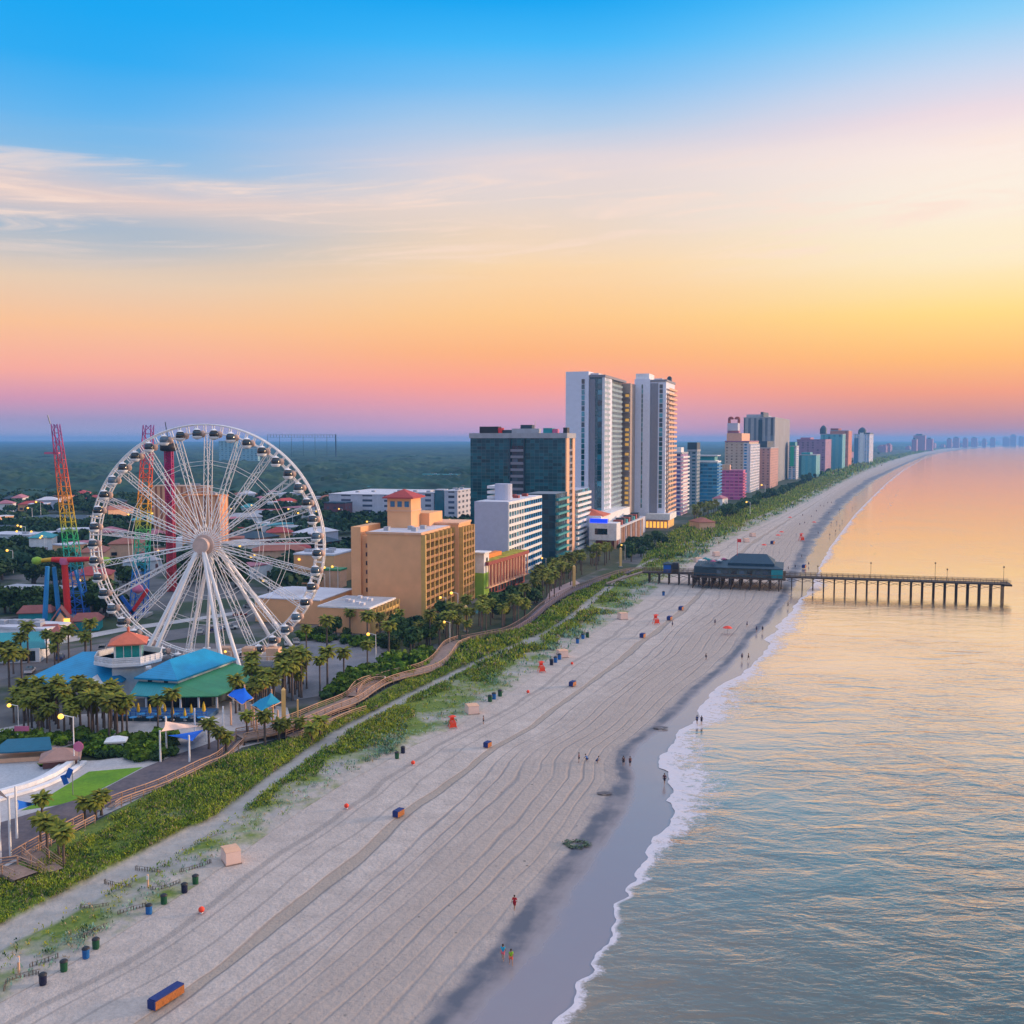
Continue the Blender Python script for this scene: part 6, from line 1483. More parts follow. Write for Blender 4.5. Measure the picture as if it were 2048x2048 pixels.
MB().box(gx - 1.6, .6, ZD, gx + 1.2, 4.2, ZD + 3.0).build('wall', M['blue_paint'], GT); MB().box(gx + 1.6, .6, ZD, gx + 4.0, 4.2, ZD + 3.6).build('side_wall', M['black_paint'], GT); MB().hip(gx - 2, .2, gx + 1.5, 4.6, ZD + 3.2, ZD + 4.0).build('roof', M['slate'], GT)
RP = thing('pier_ramp', 'sloping plank ramp from the boardwalk up to the pier', 'ramp', PA, prz)
b = MB(); b.add([(-13, -8, .9), (-12.3, -12, .9), (.2, .2, ZD - .02), (-.2, 4.6, ZD - .02), (-13, -8, .6), (-12.3, -12, .6), (.2, .2, ZD - .4), (-.2, 4.6, ZD - .4)], [(0, 1, 2, 3), (7, 6, 5, 4), (1, 5, 6, 2), (0, 3, 7, 4), (0, 4, 5, 1), (2, 6, 7, 3)]); b.build('deck', M['wood_deck'], RP)
# ------------------------------------------------------------------ things on the beach
def storage_box(u, v, w, l, h, label, rz=R(20)):
    B_ = thing('storage_box', label, 'storage box', at(u, v), rz)
    MB().box(-w / 2, -l / 2, .12, w / 2, l / 2, h).build('body', mat('box_' + str(u), (.88, .62, .52), .6, var=.04), B_)
    MB().add([(-w / 2 - .06, -l / 2 - .06, h), (w / 2 + .06, -l / 2 - .06, h), (w / 2 + .06, l / 2 + .06, h), (-w / 2 - .06, l / 2 + .06, h), (-w / 2, 0, h + .18), (w / 2, 0, h + .18)], [(0, 1, 5, 4), (2, 3, 4, 5), (1, 2, 5), (3, 0, 4), (3, 2, 1, 0)]).build('lid', M['peach'], B_)
    MB().box(-w / 2 - .1, -l / 2 - .1, 0, w / 2 + .1, l / 2 + .1, .12).build('skid', M['wood_deck'], B_)
    MB().box(w / 2, -.4, h * .45, w / 2 + .05, .4, h * .55).build('handle', M['steel'], B_)
storage_box(462, 1723, 1.9, 2.6, 1.75, 'nearest peach storage box at the edge of the dunes', R(30))
storage_box(944, 1426, 2.2, 2.4, 1.7, 'peach storage box just beyond the nearer red lifeguard stand')
storage_box(1124, 1314, 2.4, 2.4, 1.8, 'peach storage box beside the blue bins past the second lifeguard stand')
storage_box(1245, 1238, 2.4, 2.4, 1.9, 'small peach storage box at the dune edge short of the pier')
for u, v in ((1492, 1084), (1505, 1073), (1395, 1124), (1432, 1112)):
    storage_box(u, v, 2.6, 2.6, 1.9, 'tiny peach storage box at the dune edge beyond the pier'); B0_ = [o for o in COL.objects if o.name.startswith('storage_box')]
for o in B0_:
    if o.get('label', '').startswith('tiny'): o['group'] = 'storage boxes beyond the pier'
# lifeguard stands
LG = thing('lifeguard_stand', 'x', 'lifeguard stand', (0, 0, -500))
rp = mat('lifeguard_red', (.85, .06, .02), .5, var=.05)
for sx in (-1, 1):
    b = MB(); b.tube((sx * .95, -.8, 0), (sx * .55, -.35, 2.0), .07, n=5); b.tube((sx * .95, .8, 0), (sx * .55, .35, 2.0), .07, n=5); b.tube((sx * .86, -.7, .5), (sx * .86, .7, .5), .05, n=4); b.tube((sx * .7, -.5, 1.2), (sx * .7, .5, 1.2), .05, n=4)
    b.build('side_frame', rp, LG)
MB().box(-.75, -.6, 1.55, .75, .55, 1.65).build('platform', rp, LG); MB().box(-.55, -.2, 1.95, .55, .35, 2.05).build('seat', rp, LG); MB().box(-.55, .35, 1.95, .55, .42, 2.75).build('backrest', rp, LG)
MB().box(-.8, -.75, .35, .8, -.68, 1.5).build('front_board', rp, LG)
MB().add([(-.9, -.6, 2.9), (.9, -.6, 2.9), (.9, .7, 2.9), (-.9, .7, 2.9), (0, 0, 3.35)], [(0, 1, 4), (1, 2, 4), (2, 3, 4), (3, 0, 4), (3, 2, 1, 0)]).build('roof', rp, LG)
for (u, v, s, lb) in ((905, 1456, .75, 'nearest red lifeguard stand beside the dune edge'), (1083, 1344, .8, 'second red lifeguard stand short of the blue bins'), (1312, 1248, .9, 'red lifeguard stand between two beach chair stacks near the pier'), (1603, 1082, 1.3, 'red lifeguard stand on the open sand beyond the pier')):
    dup(LG, at(u, v), R(20), lb, None, s)
for i, (u, v) in enumerate(((1563, 1070), (1556, 1077), (1528, 1097), (1455, 1268), (1628, 1050), (1580, 1040))):
    if i == 0:
        UB = thing('beach_umbrella', 'small red beach umbrella on the sand around the pier', 'umbrella', at(u, v), 0, 'red umbrellas on the sand')
        MB().tube((0, 0, 0), (0, 0, 2.2), .04, n=5).build('pole', M['steel'], UB); MB().lathe((0, 0, 0), [(1.4, 1.7), (.9, 2.1), (.05, 2.35)], 10).build('canopy', rp, UB)
    else: dup(UB, at(u, v))
# stacks of hire chairs: blue covers, orange ends
CS = thing('lounger_stack', 'x', 'lounger stack', (0, 0, -500))
slat = mat('chair_wood', (.36, .12, .025), .7, var=.3, vs=4); bc = mat('blue_cushion', (.015, .035, .17), .7, var=.2)
for i in range(5): MB().box(-1.6, -.42, .10 + i * .17, 1.6, .42, .18 + i * .17).build('lounger_frame', slat, CS)
MB().box(-1.65, -.52, .92, 1.65, .46, 1.10).build('cushion', bc, CS); MB().box(-1.66, -.54, .1, 1.66, -.44, .95).build('side_cover', slat, CS); MB().box(-1.7, .43, .1, 1.66, .53, .95).build('rear_cover', bc, CS); MB().box(-1.76, -.52, .1, -1.66, .5, 1.0).build('end_cover', bc, CS)
for (u, v, s, sx_, lb) in ((333, 2002, .95, 1.15, 'nearest long orange and blue lounger stack on the sand'), (797, 1632, .9, .55, 'short orange and blue lounger stack by the broad wheel track'), (975, 1494, .9, .45, 'orange and blue lounger stack past the black twin bins'), (1145, 1372, 1.0, .5, 'orange and blue lounger stack level with the second lifeguard stand'),
                      (1285, 1275, 1.1, .45, 'dark lounger stack nearest below the third lifeguard stand'), (1339, 1240, 1.1, .5, 'dark lounger stack right of the third lifeguard stand'), (1362, 1220, 1.1, .5, 'dark lounger stack closest to the pier'), (1545, 1088, 1.5, .6, 'dark lounger stack among red umbrellas beyond the pier'), (1608, 1136, 1.3, .6, 'dark lounger stack at the wet edge beyond the pier')):
    dup(CS, at(u, v), R(62), lb, None, (s * sx_, s, s))
# bins
def bin_proto(m):
    B_ = thing('trash_bin', 'x', 'bin', (0, 0, -500))
    MB().lathe((0, 0, 0), [(.30, 0), (.34, .1), (.36, .9), (.38, .95)], 12).build('barrel', m, B_)
    MB().lathe((0, 0, .95), [(.40, 0), (.38, .1), (.2, .22)], 12).build('lid', M['black_paint'], B_)
    return B_
BP = {'green': bin_proto(mat('bin_green', (.01, .09, .035), .5)), 'blue': bin_proto(mat('bin_blue', (.01, .13, .42), .5)), 'black': bin_proto(mat('bin_black', (.008, .012, .05), .5))}
for (u, v, c, lb) in ((391, 1768, 'green', 'green bin beside the black bin right of the sand fences'), (369, 1785, 'black', 'black bin between two green bins by the sand fences'), (328, 1808, 'green', 'green bin just right of the lone blue bin'), (298, 1828, 'blue', 'blue bin in front of the long sand fence'),
                      (192, 1897, 'green', 'green bin paired behind the blue bin'), (172, 1916, 'blue', 'blue bin paired with a green bin at lower left'), (128, 1942, 'green', 'green bin right of the nearest black bin'), (86, 1969, 'black', 'nearest black bin in the lower left sand'),
                      (794, 1517, 'green', 'green bin standing left of the tall black bin'), (806, 1506, 'black', 'tall black bin at the dune edge'), (980, 1404, 'green', 'green bin first of three near the second storage box'), (988, 1399, 'blue', 'blue bin in the middle of three near the second storage box'), (1000, 1393, 'green', 'green bin last of three near the second storage box'),
                      (1103, 1330, 'black', 'black bin beside the blue bins and third storage box'), (1111, 1325, 'blue', 'blue bin left of the third storage box'), (1119, 1319, 'blue', 'blue bin touching the third storage box'), (1155, 1287, 'blue', 'blue bin alone beyond the third storage box'), (1166, 1278, 'blue', 'blue bin left of a green one toward the pier'), (1175, 1275, 'green', 'green bin right of a blue one toward the pier'), (1327, 1191, 'blue', 'blue bin at the dune corner just before the pier')):
    dup(BP[c], at(u, v, .0), jr.uniform(0, 6), lb, None, 1.05 if v > 1450 else 1.3)
# red markers
for i, (u, v) in enumerate(((403, 1826), (693, 1617), (826, 1530), (1056, 1387), (1144, 1330))):
    lb = ['nearest small red marker ball on the sand', 'red marker ball by the narrow double track', 'red marker ball near the black and green bins', 'red marker ball level with the second storage box', 'red marker ball right of the third storage box'][i]
    Q_ = thing('marker_buoy', lb, 'marker', at(u, v))
    MB().lathe((0, 0, .42), [(.05, -.36), (.3, -.2), (.36, 0), (.3, .2), (.05, .36)], 10).build('ball', rp, Q_); MB().lathe((0, 0, 0), [(.2, 0), (.16, .1)], 8).build('base', M['white_paint'], Q_)
# dune marker posts
for (u, v, vt_, lb) in ((38, 1953, 1912, 'weathered sign post left of the nearest black bin'), (296, 1780, 1749, 'weathered post among the sand fences')):
    p = at(u, v); Q_ = thing('sign_post', lb, 'post', p); MB().box(-.09, -.09, 0, .09, .09, zat(vt_, p.y)).build('post', M['peach'], Q_); MB().box(-.14, -.13, zat(vt_, p.y) - .6, .14, -.09, zat(vt_, p.y) - .1).build('plate', M['white_paint'], Q_)
# sand fences
fm_ = mat('fence_slat', (.20, .17, .14), .95, var=.3, vs=2)
for i, pts in enumerate(([(209, 1768), (230, 1774), (263, 1780)], [(161, 1818), (185, 1820), (217, 1815)], [(236, 1832), (262, 1824), (294, 1815)], [(166, 1881), (190, 1866), (217, 1855)], [(302, 1784), (330, 1780), (360, 1768)], [(360, 1748), (390, 1740), (422, 1728)], [(271, 1741), (295, 1744), (321, 1749)], [(8, 1985), (20, 1965), (77, 1950)], [(60, 1938), (90, 1928), (116, 1918)])):
    pl = polyline(pts, .0, .3); root = thing('sand_fence', 'low weathered slatted sand fence half buried in the dune edge', 'sand fence', (0, 0, 0), 0, 'sand fences along the dune edge')
    b = MB()
    for k, p in enumerate(pl):
        h_ = .55 + .15 * math.sin(k * 1.7); b.box(p.x - .05, p.y - .03, -.1, p.x + .05, p.y + .03, h_)
    for a_, c_ in zip(pl, pl[1:]):
        for z in (.25, .6): b.tube((a_.x, a_.y, z), (c_.x, c_.y, z), .03, n=4, cap=False)
    b.build('slats', fm_, root)
    tag(root.children[0], kind='stuff')
# ------------------------------------------------------------------ people
def skinned(name, pts, edges, radii, m, parent, root_i=0, sub=1):
    me = bpy.data.meshes.new(name); me.from_pydata(pts, edges, []); me.materials.append(m)
    o = bpy.data.objects.new(name, me); COL.objects.link(o)
    md = o.modifiers.new('skin', 'SKIN'); md.use_smooth_shade = True
    for i, r_ in enumerate(radii): me.skin_vertices[0].data[i].radius = (r_, r_)
    me.skin_vertices[0].data[root_i].use_root = True
    s = o.modifiers.new('sub', 'SUBSURF'); s.levels = sub; s.render_levels = sub
    o.parent = parent; return o
skin_m = mat('skin', (.42, .24, .16), .6, var=.03); hair_m = mat('hair', (.03, .02, .015), .7, var=.1)
_pm = {}
def cloth(c):
    if c not in _pm: _pm[c] = mat('cloth_%d' % len(_pm), c, .85, var=.05)
    return _pm[c]
def person(u, v, rz, label, shirt, shorts, pose='stand', z=-.1, group=None, long_=False):
    P_ = thing('person', label, 'person', at(u, v, z), rz, group)
    sw = {'stand': (.02, -.02), 'walk': (.24, -.24), 'crouch': (0, 0)}[pose]
    if pose == 'crouch':
        pel = (0, 0, .38); J = dict(pel=pel, wst=(0, .10, .55), chs=(0, .25, .75), nck=(0, .33, .92), hed=(0, .40, 1.05), top=(0, .44, 1.15), kl=(-.13, .38, .42), al=(-.13, .1, .08), tl=(-.13, .28, .04), kr=(.13, .38, .42), ar=(.13, .1, .08), tr=(.13, .28, .04), sl=(-.18, .28, .82), el=(-.24, .48, .6), hl=(-.18, .66, .42), sr=(.18, .28, .82), er=(.24, .48, .6), hr=(.18, .66, .42), hpl=(-.1, .02, .38), hpr=(.1, .02, .38))
    else:
        a, b_ = sw
        J = dict(pel=(0, 0, .92), wst=(0, 0, 1.05), chs=(0, .01, 1.28), nck=(0, .01, 1.48), hed=(0, .03, 1.60), top=(0, .03, 1.70), hpl=(-.1, 0, .88), kl=(-.11, a * .6 + .02, .48), al=(-.11, a, .07), tl=(-.12, a + .15, .03), hpr=(.1, 0, .88), kr=(.11, b_ * .6 + .04, .48), ar=(.11, b_, .07), tr=(.12, b_ + .15, .03),
                 sl=(-.19, .01, 1.38), el=(-.26, b_ * .5, 1.12), hl=(-.27, b_ * .9 + .08, .88), sr=(.19, .01, 1.38), er=(.26, a * .5, 1.12), hr=(.27, a * .9 + .08, .88))
    nm = list(J); rad = dict(pel=.13, wst=.115, chs=.14, nck=.055, hed=.095, top=.07, hpl=.10, hpr=.10, kl=.06, kr=.06, al=.04, ar=.04, tl=.035, tr=.035, sl=.06, sr=.06, el=.042, er=.042, hl=.035, hr=.035)
    E_ = [('pel', 'wst'), ('wst', 'chs'), ('chs', 'nck'), ('nck', 'hed'), ('hed', 'top'), ('pel', 'hpl'), ('hpl', 'kl'), ('kl', 'al'), ('al', 'tl'), ('pel', 'hpr'), ('hpr', 'kr'), ('kr', 'ar'), ('ar', 'tr'), ('chs', 'sl'), ('sl', 'el'), ('el', 'hl'), ('chs', 'sr'), ('sr', 'er'), ('er', 'hr')]
    skinned('body', [J[n] for n in nm], [(nm.index(a), nm.index(b)) for a, b in E_], [rad[n] for n in nm], skin_m, P_, 0)
    cn = ['wst', 'chs', 'sl', 'sr', 'pel'] + (['el', 'er'] if long_ else [])
    half = lambda a, b, f: tuple(a[i] + (b[i] - a[i]) * f for i in range(3))
    pts = [J['pel'], J['wst'], J['chs'], J['sl'], half(J['sl'], J['el'], .9 if long_ else .5), J['sr'], half(J['sr'], J['er'], .9 if long_ else .5), half(J['chs'], J['nck'], .5)]
    skinned('shirt', pts, [(0, 1), (1, 2), (2, 3), (3, 4), (2, 5), (5, 6), (2, 7)], [.14, .135, .16, .085, .07, .085, .07, .08], cloth(shirt), P_, 1)
    f_ = .95 if long_ else .75
    pts = [J['pel'], J['hpl'], half(J['hpl'], J['kl'], f_), J['hpr'], half(J['hpr'], J['kr'], f_)]
    skinned('trousers' if long_ else 'shorts', pts, [(0, 1), (1, 2), (0, 3), (3, 4)], [.145, .12, .10, .12, .10], cloth(shorts), P_, 0)
    h = J['hed']; MB().lathe((h[0], h[1] - .02, h[2] + .03), [(.03, .13), (.08, .10), (.112, .02), (.10, -.06)][::-1], 10).build('hair', hair_m, P_)
    return P_
DK = (.02, .02, .04); NV = (.02, .04, .15)
person(1029, 1819, R(160), 'person in a long red top walking on the dry sand edge', (.45, .01, .02), (.30, .01, .02), 'walk', long_=True)
person(1006, 1920, R(170), 'person in a cyan shirt and pink shorts on the wet sand', (.02, .40, .60), (.85, .16, .20), 'walk', -.28)
person(1022, 1930, R(190), 'person in a lime green shirt and coral shorts on the wet sand', (.25, .50, .03), (.85, .14, .10), 'walk', -.28)
person(1158, 1525, R(90), 'person in dark red left of a crouching group near a sand hollow', (.25, .05, .06), DK, 'stand')
person(1175, 1522, R(60), 'person in blue crouching beside a hollow in the sand', (.05, .15, .40), NV, 'crouch')
person(1193, 1525, R(250), 'person in grey blue crouching low by the hollow', (.12, .22, .38), NV, 'crouch')
person(1247, 1532, R(20), 'dark clothed person left of a pair at the wet band', DK, DK, 'stand')
person(1260, 1533, R(200), 'dark clothed person right of a pair at the wet band', (.12, .03, .04), DK, 'stand')
person(1329, 1568, R(150), 'lone dark clothed person at the edge of the foam', (.10, .03, .04), DK, 'walk', -.3, long_=True)
person(1394, 1448, R(160), 'navy clothed walker, left of a pair in the foam', NV, DK, 'walk', -.3)
person(1403, 1449, R(160), 'black clothed walker, right of a pair in the foam', DK, DK, 'walk', -.3)
person(967, 1449, R(90), 'person in brown near the second storage box', (.25, .10, .08), DK, 'stand')
for i, (u, v) in enumerate(((1484, 1320), (1497, 1320), (1513, 1264), (1525, 1264), (1494, 1254), (1412, 1320), (1430, 1250), (1576, 1215), (1345, 1254), (1560, 1150))):
    person(u, v, i, 'tiny dark clothed figure on the sand toward the pier', DK if i % 2 else NV, DK, 'walk', -.15, 'distant figures on the sand')
fp_ = None
fr_ = random.Random(17)
for i in range(26):
    Y_ = fr_.uniform(400, 900); v_ = fr_.uniform(.25, .95); x_ = float(dune_f(Y_)) * (1 - v_) + float(shore_f(Y_)) * v_
    if fp_ is None:
        fp_ = person(1000, 1900, 0, 'minute figure strolling on the far beach beyond the pier', DK, NV, 'walk', -.2, 'minute figures beyond the pier'); fp_.location = (x_, Y_, -.2)
    else: dup(fp_, (x_, Y_, -.2), i)
for (u, v, lb) in ((770, 1366, 'person in white leaning on the boardwalk railing'), (714, 1390, 'person in blue on the boardwalk bend'), (1358, 1092, 'person in white on the grassy bank beyond the pier')):
    person(u, v, 1.0, lb, (.5, .5, .55) if 'white' in lb else (.05, .12, .3), NV, 'stand', 1.0 if v > 1200 else 0)
# hollows and weed on the sand
for (u, v, lb, rx, ry) in ((1321, 1455, 'dark hollow dug in the sand near the foam', 1.5, .8), (1209, 1586, 'small dark hollow at the edge of the wet band', 1.2, .7)):
    p = at(u, v); o = MB().lathe((0, 0, 0), [(1.0, .015), (.8, .05), (.62, .03), (.3, .015)], 20, cap=False).build('sand_hollow', mat('dark_sand', (.12, .11, .12), .8)); o.location = p + Vector((0, 0, .0)); o.scale = (rx, ry, 1); tag(o, lb, 'hollow')  # nearly flat ring, one dark sand colour all over
r_ = np.random.default_rng(4); n = 260; a_ = r_.uniform(0, 6.28, n); rad_ = r_.normal(1.1, .22, n)
p = at(1154, 1687); P0 = np.stack([p.x + np.cos(a_) * rad_ * 1.25, p.y + np.sin(a_) * rad_, r_.uniform(-.1, .08, n)], 1)
d_ = r_.normal(0, .16, (n, 4, 3)); d_[:, :, 2] *= .3
tag(npmesh('seaweed', (P0[:, None, :] + d_).reshape(-1, 3), np.arange(n * 4).reshape(n, 4), mat('weed', (.10, .16, .10), .8)), 'ring of green seaweed lying on the damp sand', 'seaweed')

# ------------------------------------------------------------------ dune plants: beyond counting, one object
def dune_plants():
    g = np.random.default_rng(3)
    m = bpy.data.materials.new('dune_leaf'); m.use_nodes = True; t = m.node_tree; b = t.nodes['Principled BSDF']
    a = N(t, 'ShaderNodeAttribute', attribute_name='tint'); t.links.new(a.outputs['Color'], b.inputs['Base Color']); b.inputs['Roughness'].default_value = .85; b.inputs['Specular IOR Level'].default_value = .2
    V = []; C = []
    def scatter(n, ylo, yhi, power, leafs, size, hgt):
        Y = ylo * (yhi / ylo) ** g.uniform(0, 1, n) if power else g.uniform(ylo, yhi, n)
        t_ = g.uniform(0, 1, n); wa, db, pf_ = walk_f(Y), dune_f(Y), path_f(Y)
        X = wa + (db - wa) * t_
        dens = np.where(X < pf_, 1.0, 0)
        sea = X >= pf_
        rel = np.clip((X - pf_) / np.maximum(db - pf_, .5), 0, 1)
        nz = fbm(X / 5.5, Y / 9.0, 21)
        d2 = np.clip((nz - .41 - .30 * rel) * 8, 0, 1)
        near = np.clip((175 - Y) / 50, 0, 1)
        d2 = d2 * (1 - near * .35) + .04
        nz1 = fbm(X / 4, Y / 6, 31); d1 = np.clip((nz1 - .36) * 7, 0, 1) * .72 + .28
        # open sand around the beach steps at the very left
        step = ((Y < 142) & (Y > 118) & (X < -63 + (Y - 118) * .35) ) 
        d1 = np.where(step, d1 * .02, d1)
        dens = np.where(sea, d2, d1)
        dens = np.where(np.abs(X - pf_) < 1.1 + .8 * nz + 1.2 * (Y < 140), 0.0, dens)
        dens = np.where(X < wa + 1.6, dens * (Y < 130), dens)
        k = g.uniform(0, 1, n) < dens
        X, Y, rel, sea, nz = X[k], Y[k], rel[k], sea[k], nz[k]; n = len(X)
        cl = np.clip(.5 * g.uniform(0, 1, n) + 2.0 * (fbm(X / 3.0, Y / 4.5, 61) - .28), 0, 1); dry = fbm(X / 12, Y / 18, 41)
        base = np.array([.10, .215, .02]); lime_ = np.array([.32, .37, .03]); ye = np.array([.36, .34, .02]); bl = np.array([.16, .27, .19]); tan = np.array([.38, .28, .16]); dk = np.array([.025, .085, .02])
        col = base[None] * (1 - cl[:, None]) + lime_[None] * cl[:, None]
        col = np.where((g.uniform(0, 1, n) < .02 + .5 * np.clip((dry - .54) * 5, 0, 1))[:, None], ye[None], col)
        col = np.where((g.uniform(0, 1, n) < .22)[:, None], dk[None], col)
        col = np.where((sea & (g.uniform(0, 1, n) < np.clip((rel - .45) * 2.2, .04, .9)))[:, None], bl[None] * g.uniform(.8, 1.7, n)[:, None], col)
        col = np.where((g.uniform(0, 1, n) < .09)[:, None], tan[None], col)
        zb = .03 + .45 * fbm(X / 9, Y / 12, 11) * (Y < 900)
        hh = hgt * g.uniform(.45, 1.25, n) * np.where(sea, 1 - .55 * rel, .55 + .75 * np.clip((nz1[k] - .36) * 5, 0, 1)) * (.45 + 1.1 * fbm(X / 3, Y / 4, 51))
        for j in range(leafs):
            a_ = g.uniform(0, 6.283, n); el_ = g.uniform(.25, 1.4, n)
            d = np.stack([np.cos(a_) * np.cos(el_), np.sin(a_) * np.cos(el_), np.sin(el_)], 1)
            s = np.stack([-np.sin(a_), np.cos(a_), np.zeros(n)], 1)
            o = np.stack([X + g.normal(0, size * .8, n), Y + g.normal(0, size * .8, n), zb + hh * g.uniform(-.05, .6, n)], 1)
            L_ = (size * g.uniform(.9, 2.1, n))[:, None]
            w = (size * g.uniform(.16, .34, n))[:, None]
            q = np.stack([o - s * w * .6, o + d * L_ * .55 - s * w, o + d * L_, o + d * L_ * .55 + s * w], 1)
            V.append(q.reshape(-1, 3)); cc = col * g.uniform(.78, 1.22, n)[:, None]
            C.append(np.repeat(np.concatenate([cc, np.ones((n, 1))], 1), 4, 0))
    scatter(34000, 78, 150, False, 7, .24, .75)
    scatter(36000, 150, 240, False, 6, .30, .80)
    scatter(26000, 240, 460, True, 4, .62, .95)
    scatter(30000, 460, 1500, True, 3, 1.3, 1.0)
    scatter(6000, 1500, 6000, True, 2, 4.0, 2.0)
    V_ = np.concatenate(V); C_ = np.concatenate(C)
    o = npmesh('dune_grass', V_, np.arange(len(V_)).reshape(-1, 4), m, col=C_)
    tag(o, kind='stuff')
dune_plants()
# ------------------------------------------------------------------ the town behind the sea front
def reserve(u, v, r): 
    p = at(u, v); HOUSE_ZONES.append((p.x, p.y, r))
def block(name, label, ul, ur_end, ur, v0, vt, m, azd=15, roofm='roof_grey', cat='building', Dp=None, Lmin=8, group=None, parapet=.6, clutter=2, uc=None):
    """ul..uc is the wall toward the viewer, uc..ur the side"""
    Dp = Dp or depth_at(v0); uc = ur_end
    (c0, L, Wd, h, rz) = place(uc, Dp, ul, ur, vt, azd, 5)
    L = min(max(L or 0, Lmin), 90)
    A = thing(name, label, cat, c0, rz, group)
    MB().box(0, 0, 0, L, Wd, h).build('wall', m if not isinstance(m, str) else M[m], A)
    MB().box(-.2, -.2, h, L + .2, Wd + .2, h + parapet).build('roof', M[roofm], A)
    for i in range(clutter): roof_box(A, L * (.2 + .5 * ((i * .37) % 1)), Wd * (.15 + .7 * ((i * .61) % 1)), L * (.2 + .5 * ((i * .37) % 1)) + 2, Wd * (.15 + .7 * ((i * .61) % 1)) + 2.5, h + parapet, hh=1.1)
    a = R(azd); cx = c0[0] + math.sin(a) * L / 2 - math.cos(a) * Wd / 2; cy_ = c0[1] + math.cos(a) * L / 2 + math.sin(a) * Wd / 2
    HOUSE_ZONES.append((cx, cy_, max(L, Wd) * .62))
    return A, L, Wd, h
g_gar = gridmat('garage_wall', (.62, .62, .70), (.05, .07, .12), 16.0, 3.6, .45, .42, grough=.6, roof=(.55, .55, .62))
g_gar2 = gridmat('office_wall', (.62, .62, .70), (.05, .08, .14), 8.0, 3.4, .5, .45, grough=.4, roof=(.55, .55, .62))
g_shop = gridmat('shop_wall', (.50, .44, .40), (.06, .07, .09), 5.0, 3.6, .6, .5, grough=.4)
g_brick = gridmat('brick_wall', (.18, .07, .08), (.05, .05, .08), 5.0, 3.4, .4, .5, grough=.4, roof=(.05, .08, .16))
g_orange = gridmat('orange_hotel_wall', (.90, .46, .24), (.42, .14, .06), 3.2, 60.0, .45, 1.1, grough=.6, roof=(.7, .45, .25))
g_palet = gridmat('pale_teal_wall', (.30, .50, .56), (.10, .25, .35), 9.0, 4.0, .5, .5, grough=.4, roof=(.55, .62, .66))
block('parking_building', 'long white multi storey car park with slot openings', 658, 800, 872, 1040, 991, g_gar, 15, 'roof_white', Dp=700, Lmin=40, clutter=4)
block('office_building', 'white office block with small windows behind the red-roofed penthouse', 800, 868, 880, 1046, 987, g_gar2, 15, 'roof_white', Dp=660, clutter=2)
block('stair_tower', 'teal glazed stair tower on the white office block', 870, 888, 892, 1046, 981, 'glass_teal', 15, 'roof_white', Dp=655, clutter=0)
block('hotel_annex', 'white stepped hotel annex left of the mirror glass hotel', 889, 915, 947, 1050, 983, g_gar2, 15, 'roof_white', Dp=640, clutter=3)
block('brick_building', 'dark brick building with a navy roof behind the wheel', 648, 690, 705, 1040, 1007, g_brick, 15, 'slate', Dp=690, clutter=0)
block('orange_hotel', 'orange pillared hotel front seen through the wheel spokes', 365, 441, 448, 1108, 993, g_orange, 14, 'orange_paint', 'hotel', Dp=480, clutter=1)
block('orange_hotel', 'rear wing of the orange hotel with a stepped parapet', 308, 412, 420, 1090, 974, g_orange, 14, 'peach', 'hotel', Dp=560, clutter=3)
block('convention_hotel', 'pale teal convention hotel rising from the distant wood', 438, 472, 476, 930, 882, g_palet, 12, 'roof_white', 'hotel', Dp=2200, clutter=0)
block('convention_hotel', 'lower pale blue wing of the distant convention hotel', 473, 516, 520, 930, 897, g_palet, 12, 'roof_white', 'hotel', Dp=2150, clutter=0)
block('arena', 'long low pale arena in the distant wood', 325, 430, 436, 932, 922, 'lavender_wall', 12, 'roof_white', 'building', Dp=2300, clutter=0)
block('apartment_row', 'long cream apartment row at the edge of the wood', 838, 912, 921, 966, 950, gridmat('cream_row', (.62, .55, .35), (.2, .2, .12), 6, 3.2, .4, .5), 15, 'teal_roof', Dp=1250, clutter=2)
block('parking_deck', 'tan parking deck behind the pendulum ride', -60, 105, 112, 1222, 1196, 'tan_stucco', 14, 'roof_grey', 'building', Dp=330, Lmin=22, clutter=0)
block('shop_building', 'flat white roofed shop at the left edge beside the teal roof', -40, 90, 96, 1288, 1262, 'white_paint', 14, 'roof_white', Dp=268, Lmin=10, clutter=5)
A = thing('teal_roof_hall', 'long low hall with a glossy teal pitched roof at the left edge', 'building', (xat(-60, 246), 243, 0), R(10))
MB().box(0, 1, 0, 17, 10, 3.4).build('wall', M['white_paint'], A); b = MB(); b.add([(-1, -1, 3.4), (18.4, 1.5, 3.4), (15.6, 9, 6.2), (-1, 8, 6.2), (-1, -1, 3.1), (18.4, 1.5, 3.1), (15.6, 9, 5.9), (-1, 8, 5.9)], [(0, 1, 2, 3), (7, 6, 5, 4), (0, 4, 5, 1), (1, 5, 6, 2), (2, 6, 7, 3), (3, 7, 4, 0)]); b.build('roof', M['teal_roof'], A)
for i in range(4): MB().box(1 + i * 4, .93, .3, 4 + i * 4, 1.01, 2.8).build('shop_window', M['glass_dark'], A)
for (u, v, w, lb, mk) in ((85, 1288, 8, 'low shop with a rust red gable roof behind the street palms', 'brick'), (172, 1262, 7, 'small rust red roofed shop right of the A-frame', 'brick'), (70, 1245, 9, 'brown roofed shed behind the rust red shop', 'brick')):
    p = at(u, v); A = thing('low_shop', lb, 'shop', p, R(12)); MB().box(-w / 2, 0, 0, w / 2, 6, 2.8).build('wall', M['teal_roof' if 'rust' in lb else 'white_paint'], A); MB().hip(-w / 2 - .5, -.5, w / 2 + .5, 6.5, 3.0, 4.8, ins=1.2).build('roof', mat('rust_roof_%d' % u, (.30, .10, .09), .8), A)
